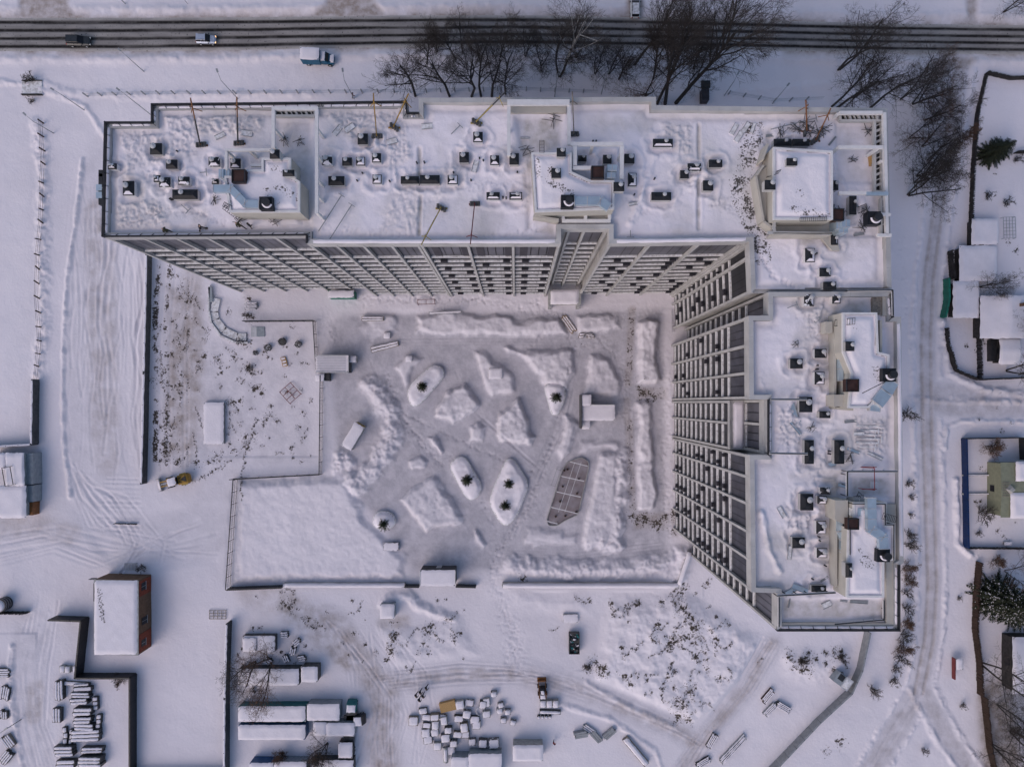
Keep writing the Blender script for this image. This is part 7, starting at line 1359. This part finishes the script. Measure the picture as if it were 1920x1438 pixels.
for a, b_, l in (((597, 434), (640, 367), 'dismantled hoist boom lying in the snow, left one'), ((618, 449), (659, 385), 'dismantled hoist boom lying in the snow, right one'), ((846, 252), (862, 236), 'bent cable lying on the smooth roof snow'), ((1476, 578), (1494, 571), 'thin rod lying on the snow at the upper east roof'), ((1445, 243), (1530, 222), 'long dark pole lying before the right hoist'), ((340, 384), (352, 395), 'short stick left of the stair head'), ((375, 324), (386, 323), 'thin stick between the vent shafts'), ((1182, 432), (1182, 444), 'upright stub in the snow near the south parapet')): poles(a, b_, l, zz)
def board(px, py, L, w_, ang, label, matn='snow_thin', z=None, g=RN, h=.12, name='board'):
    zz = (rz_(g, px, py) if z is None else z) + .02; c_ = W(px, py, zz); t = thing(name, label, name.replace('_', ' '), (c_[0], c_[1], zz), math.radians(ang)); part(t, 'sheet', MB().box(-L / 2, -w_ / 2, 0, L / 2, w_ / 2, h), [matn]); m = MB()
    for s in (-1, 1): m.box(-L / 2, s * w_ / 2 - .03, h + .002, L / 2, s * w_ / 2 + .03, h + .06)
    part(t, 'edge', m, ['galv_grey']); return t
for a in [(634, 245, 1.6, .7, 50, 'empty frame panel leaning in the snow, left of a pair'), (656, 241, 1.4, .75, 35, 'pale panel beside the empty frame panel'), (735, 266, 1.4, .7, 15, 'pale panel below the yellow hoists'), (801, 238, 1.5, .7, 5, 'grey panel near the roof notch'), (891, 313, 1.6, .65, 75, 'smooth panel between the scoured hollows'), (463, 251, 1.5, .75, -8, 'rounded snow-covered sack below the second hoist'), (413, 256, 1.4, .6, 25, 'faint snowy box between the left hoists'), (1376, 243, 1.6, .6, 60, 'pale insulation slab, left of the group of four'), (1385, 257, 1.6, .7, 58, 'pale insulation slab, lowest of the group'), (1398, 240, 1.5, .6, 55, 'pale insulation slab, top right of the group'), (1411, 241, 1.4, .45, 70, 'grey insulation slab, right of the group'), (1187, 383, 1.2, .4, 10, 'small plank beside the long vent shaft'), (984, 260, 1.2, .18, -2, 'dark plank in the recessed terrace')]: board(*a[:5], a[5])
for a in [(1486, 770, 2.0, .9, -75, 'blue-grey metal sheet beside the tall vent shaft'), (1491, 778, 2.2, .7, -70, 'second metal sheet under the first'), (1491, 803, 2.2, .3, -50, 'slanted plank below the metal sheets'), (1610, 813, 1.4, .5, 0, 'snowy box in the middle of the lying battens'), (1549, 1133, 1.3, .75, 25, 'framed panel lying on the lowest terrace'), (1581, 1126, 1.0, .15, -8, 'dark batten on the lowest terrace'), (1640, 855, 2.2, .35, -25, 'plank leaning above the swing'), (1480, 1036, 1.8, .5, 85, 'snow-buried board under the square shaft'), (1580, 910, 1.3, .5, -12, 'pale blue sheet beside the terrace rail'), (1500, 1103, 2.2, .7, -20, 'crumpled metal sheet above the lowest terrace'), (1482, 1108, 2.0, .6, 30, 'tilted metal sheet at the corner of the lowest terrace'), (1465, 960, 1.6, .6, -60, 'rough block in the shovelled snow')]: board(*a[:5], a[5], matn='duct' if 'metal' in a[5] or 'blue' in a[5] else 'snow_thin', g=RE)
for k_ in range(6): poles((1604 + (k_ % 2) * 8, 798 + k_ * 8), (1652 - (k_ % 3) * 6, 799 + k_ * 8), 'long batten number %s counted from the top of the battens lying side by side' % ('one', 'two', 'three', 'four', 'five', 'six')[k_], ROOF + .5, 'snow_thin', name='batten', cat='batten', r=.09)
# garden swing on the roof
c_ = W(1640, 898, 46.6); t = thing('garden_swing', 'red-framed garden swing with a white slatted seat on the east roof', 'swing', (c_[0], c_[1], ROOF)); m = MB()
for s in (-1, 1):
    for e in (-1, 1): m.bar((e * 1.0 - .3, s * 1.45, 0), (-.1, s * 1.45, 1.9), .07, .07)
    m.bar((-1.1, s * 1.5, .6), (.9, s * 1.5, .6), .08, .08)
m.bar((-.1, -1.5, 1.94), (-.1, 1.5, 1.94), .07, .07); part(t, 'frame', m, ['red'])
for i in range(4): part(t, 'seat_slat', MB().box(-.1 + .2, -.95 + i * .24 - .5, .5, .95 + .2, -.80 + i * .24 - .5, .55), ['line_white'])
for i in range(3): part(t, 'seat_slat', MB().box(.1 + i * .35, -1.4, .56, .2 + i * .35, -.45, .60), ['line_white'])
def tangle(px, py, r_, label, n=7, matn='dirty_metal', g=RN, z=None):
    zz = rz_(g, px, py) if z is None else z; c_ = W(px, py, zz); t = thing('rod_heap', label, 'scrap', (c_[0], c_[1], zz)); q_ = random.Random(int(px)); m = MB()
    for i in range(n): a = q_.uniform(0, 3.14); o = Vector((q_.gauss(0, r_ * .25), q_.gauss(0, r_ * .25), 0)); e = Vector((math.cos(a), math.sin(a), q_.uniform(-.05, .3))) * q_.uniform(.3, 1) * r_; m.bar(o - e + Vector((0, 0, .3)), o + e + Vector((0, 0, .35)), .06, .06)
    part(t, 'rod', m, [matn]); return t
for a in [(535, 265, .9, 'sticks and wire scattered between the white beams, left'), (562, 268, .8, 'sticks scattered between the white beams, right'), (1036, 222, 1.6, 'rusty bent rods in the recessed terrace'), (1508, 235, 1.4, 'dark gear heap around the orange hoist'), (1520, 250, 1.1, 'coiled cables at the foot of the right hoists'), (1535, 250, 1.0, 'cable tangle in the right roof corner'), (1595, 300, .7, 'wire scraps on the corner terrace'), (985, 285, 1.0, 'broken pallet leaning at the stair head'), (1625, 245, 1.3, 'thin leaning frames at the corner pit'), (1615, 425, 1.0, 'grating and rods beside the lower air units'), (450, 414, .8, 'tools beside the pale-hooded person'), (515, 417, .8, 'tools against the dark front parapet'), (480, 360, .4, 'small bits by the duct') if 0 else (405, 376, .7, 'slatted bundle left of the stair head duct'), (1460, 249, 1.2, 'bundle of grey strips above the double vent shafts')]: tangle(*a[:3], a[3])
for a in [(1608, 930, .8, 'grey scrap beside the terrace rail'), (1490, 645, .7, 'small litter ring on the east roof'), (1520, 800, .8, 'dark bits in the shovelled snow'), (1590, 860, .8, 'blue strips below the tall right shaft')]: tangle(*a[:3], a[3], g=RE)
board(1604, 250, .9, 1.9, 0, 'timber crate standing at the corner pit', 'osb') if 0 else None
board(1631, 302, .45, 1.5, 5, 'timber crate against the pit of the corner terrace', 'osb', h=.5)


for a in [(1532, 600, 1.0, .3, 40, 'short grey strip by the upper vent shafts'), (1572, 745, .9, .5, 0, 'grey lid beside the hatch of the middle stair head'), (1594, 790, 1.6, .3, 5, 'snowy strip above the battens'), (1600, 845, 1.8, .4, -20, 'blue-white strip right of the tall shafts'), (1560, 870, 1.0, .6, 15, 'small crumpled sheet beside the tall right shaft'), (1545, 1085, 1.2, .2, 35, 'short bar above the lowest terrace'), (1610, 1128, 2.4, .35, -4, 'long low snow ridge board on the lowest terrace'), (1480, 1125, 2.0, .12, 80, 'dark upright bar in the lowest terrace')]: board(*a[:5], a[5], matn='duct' if 'blue' in a[5] or 'sheet' in a[5] else 'galv_grey', g=RE, h=.08)
for a in [(1560, 390, 1.0, .5, 80, 'dark slab between the stair head and the lower air units'), (1600, 385, 1.6, .35, -10, 'grey beam beside the tall narrow shaft'), (1610, 440, 1.4, .3, 10, 'snowy strip below the lower air units'), (1560, 265, 1.5, .2, 50, 'dark strip by the right hoists'), (1445, 255, 1.4, .3, 5, 'grey strip left of the double vent shafts')]: board(*a[:5], a[5], matn='galv_grey', h=.1)
for a in [(1575, 400, .9, 'rods and cables beside the brown hatch on the right'), (1620, 400, .9, 'frame bits around the right-hand fan'), (1545, 245, 1.0, 'black hoses in the right roof corner'), (1490, 240, 1.2, 'hoist spares left of the orange hoist')]: tangle(*a[:3], a[3], n=10)
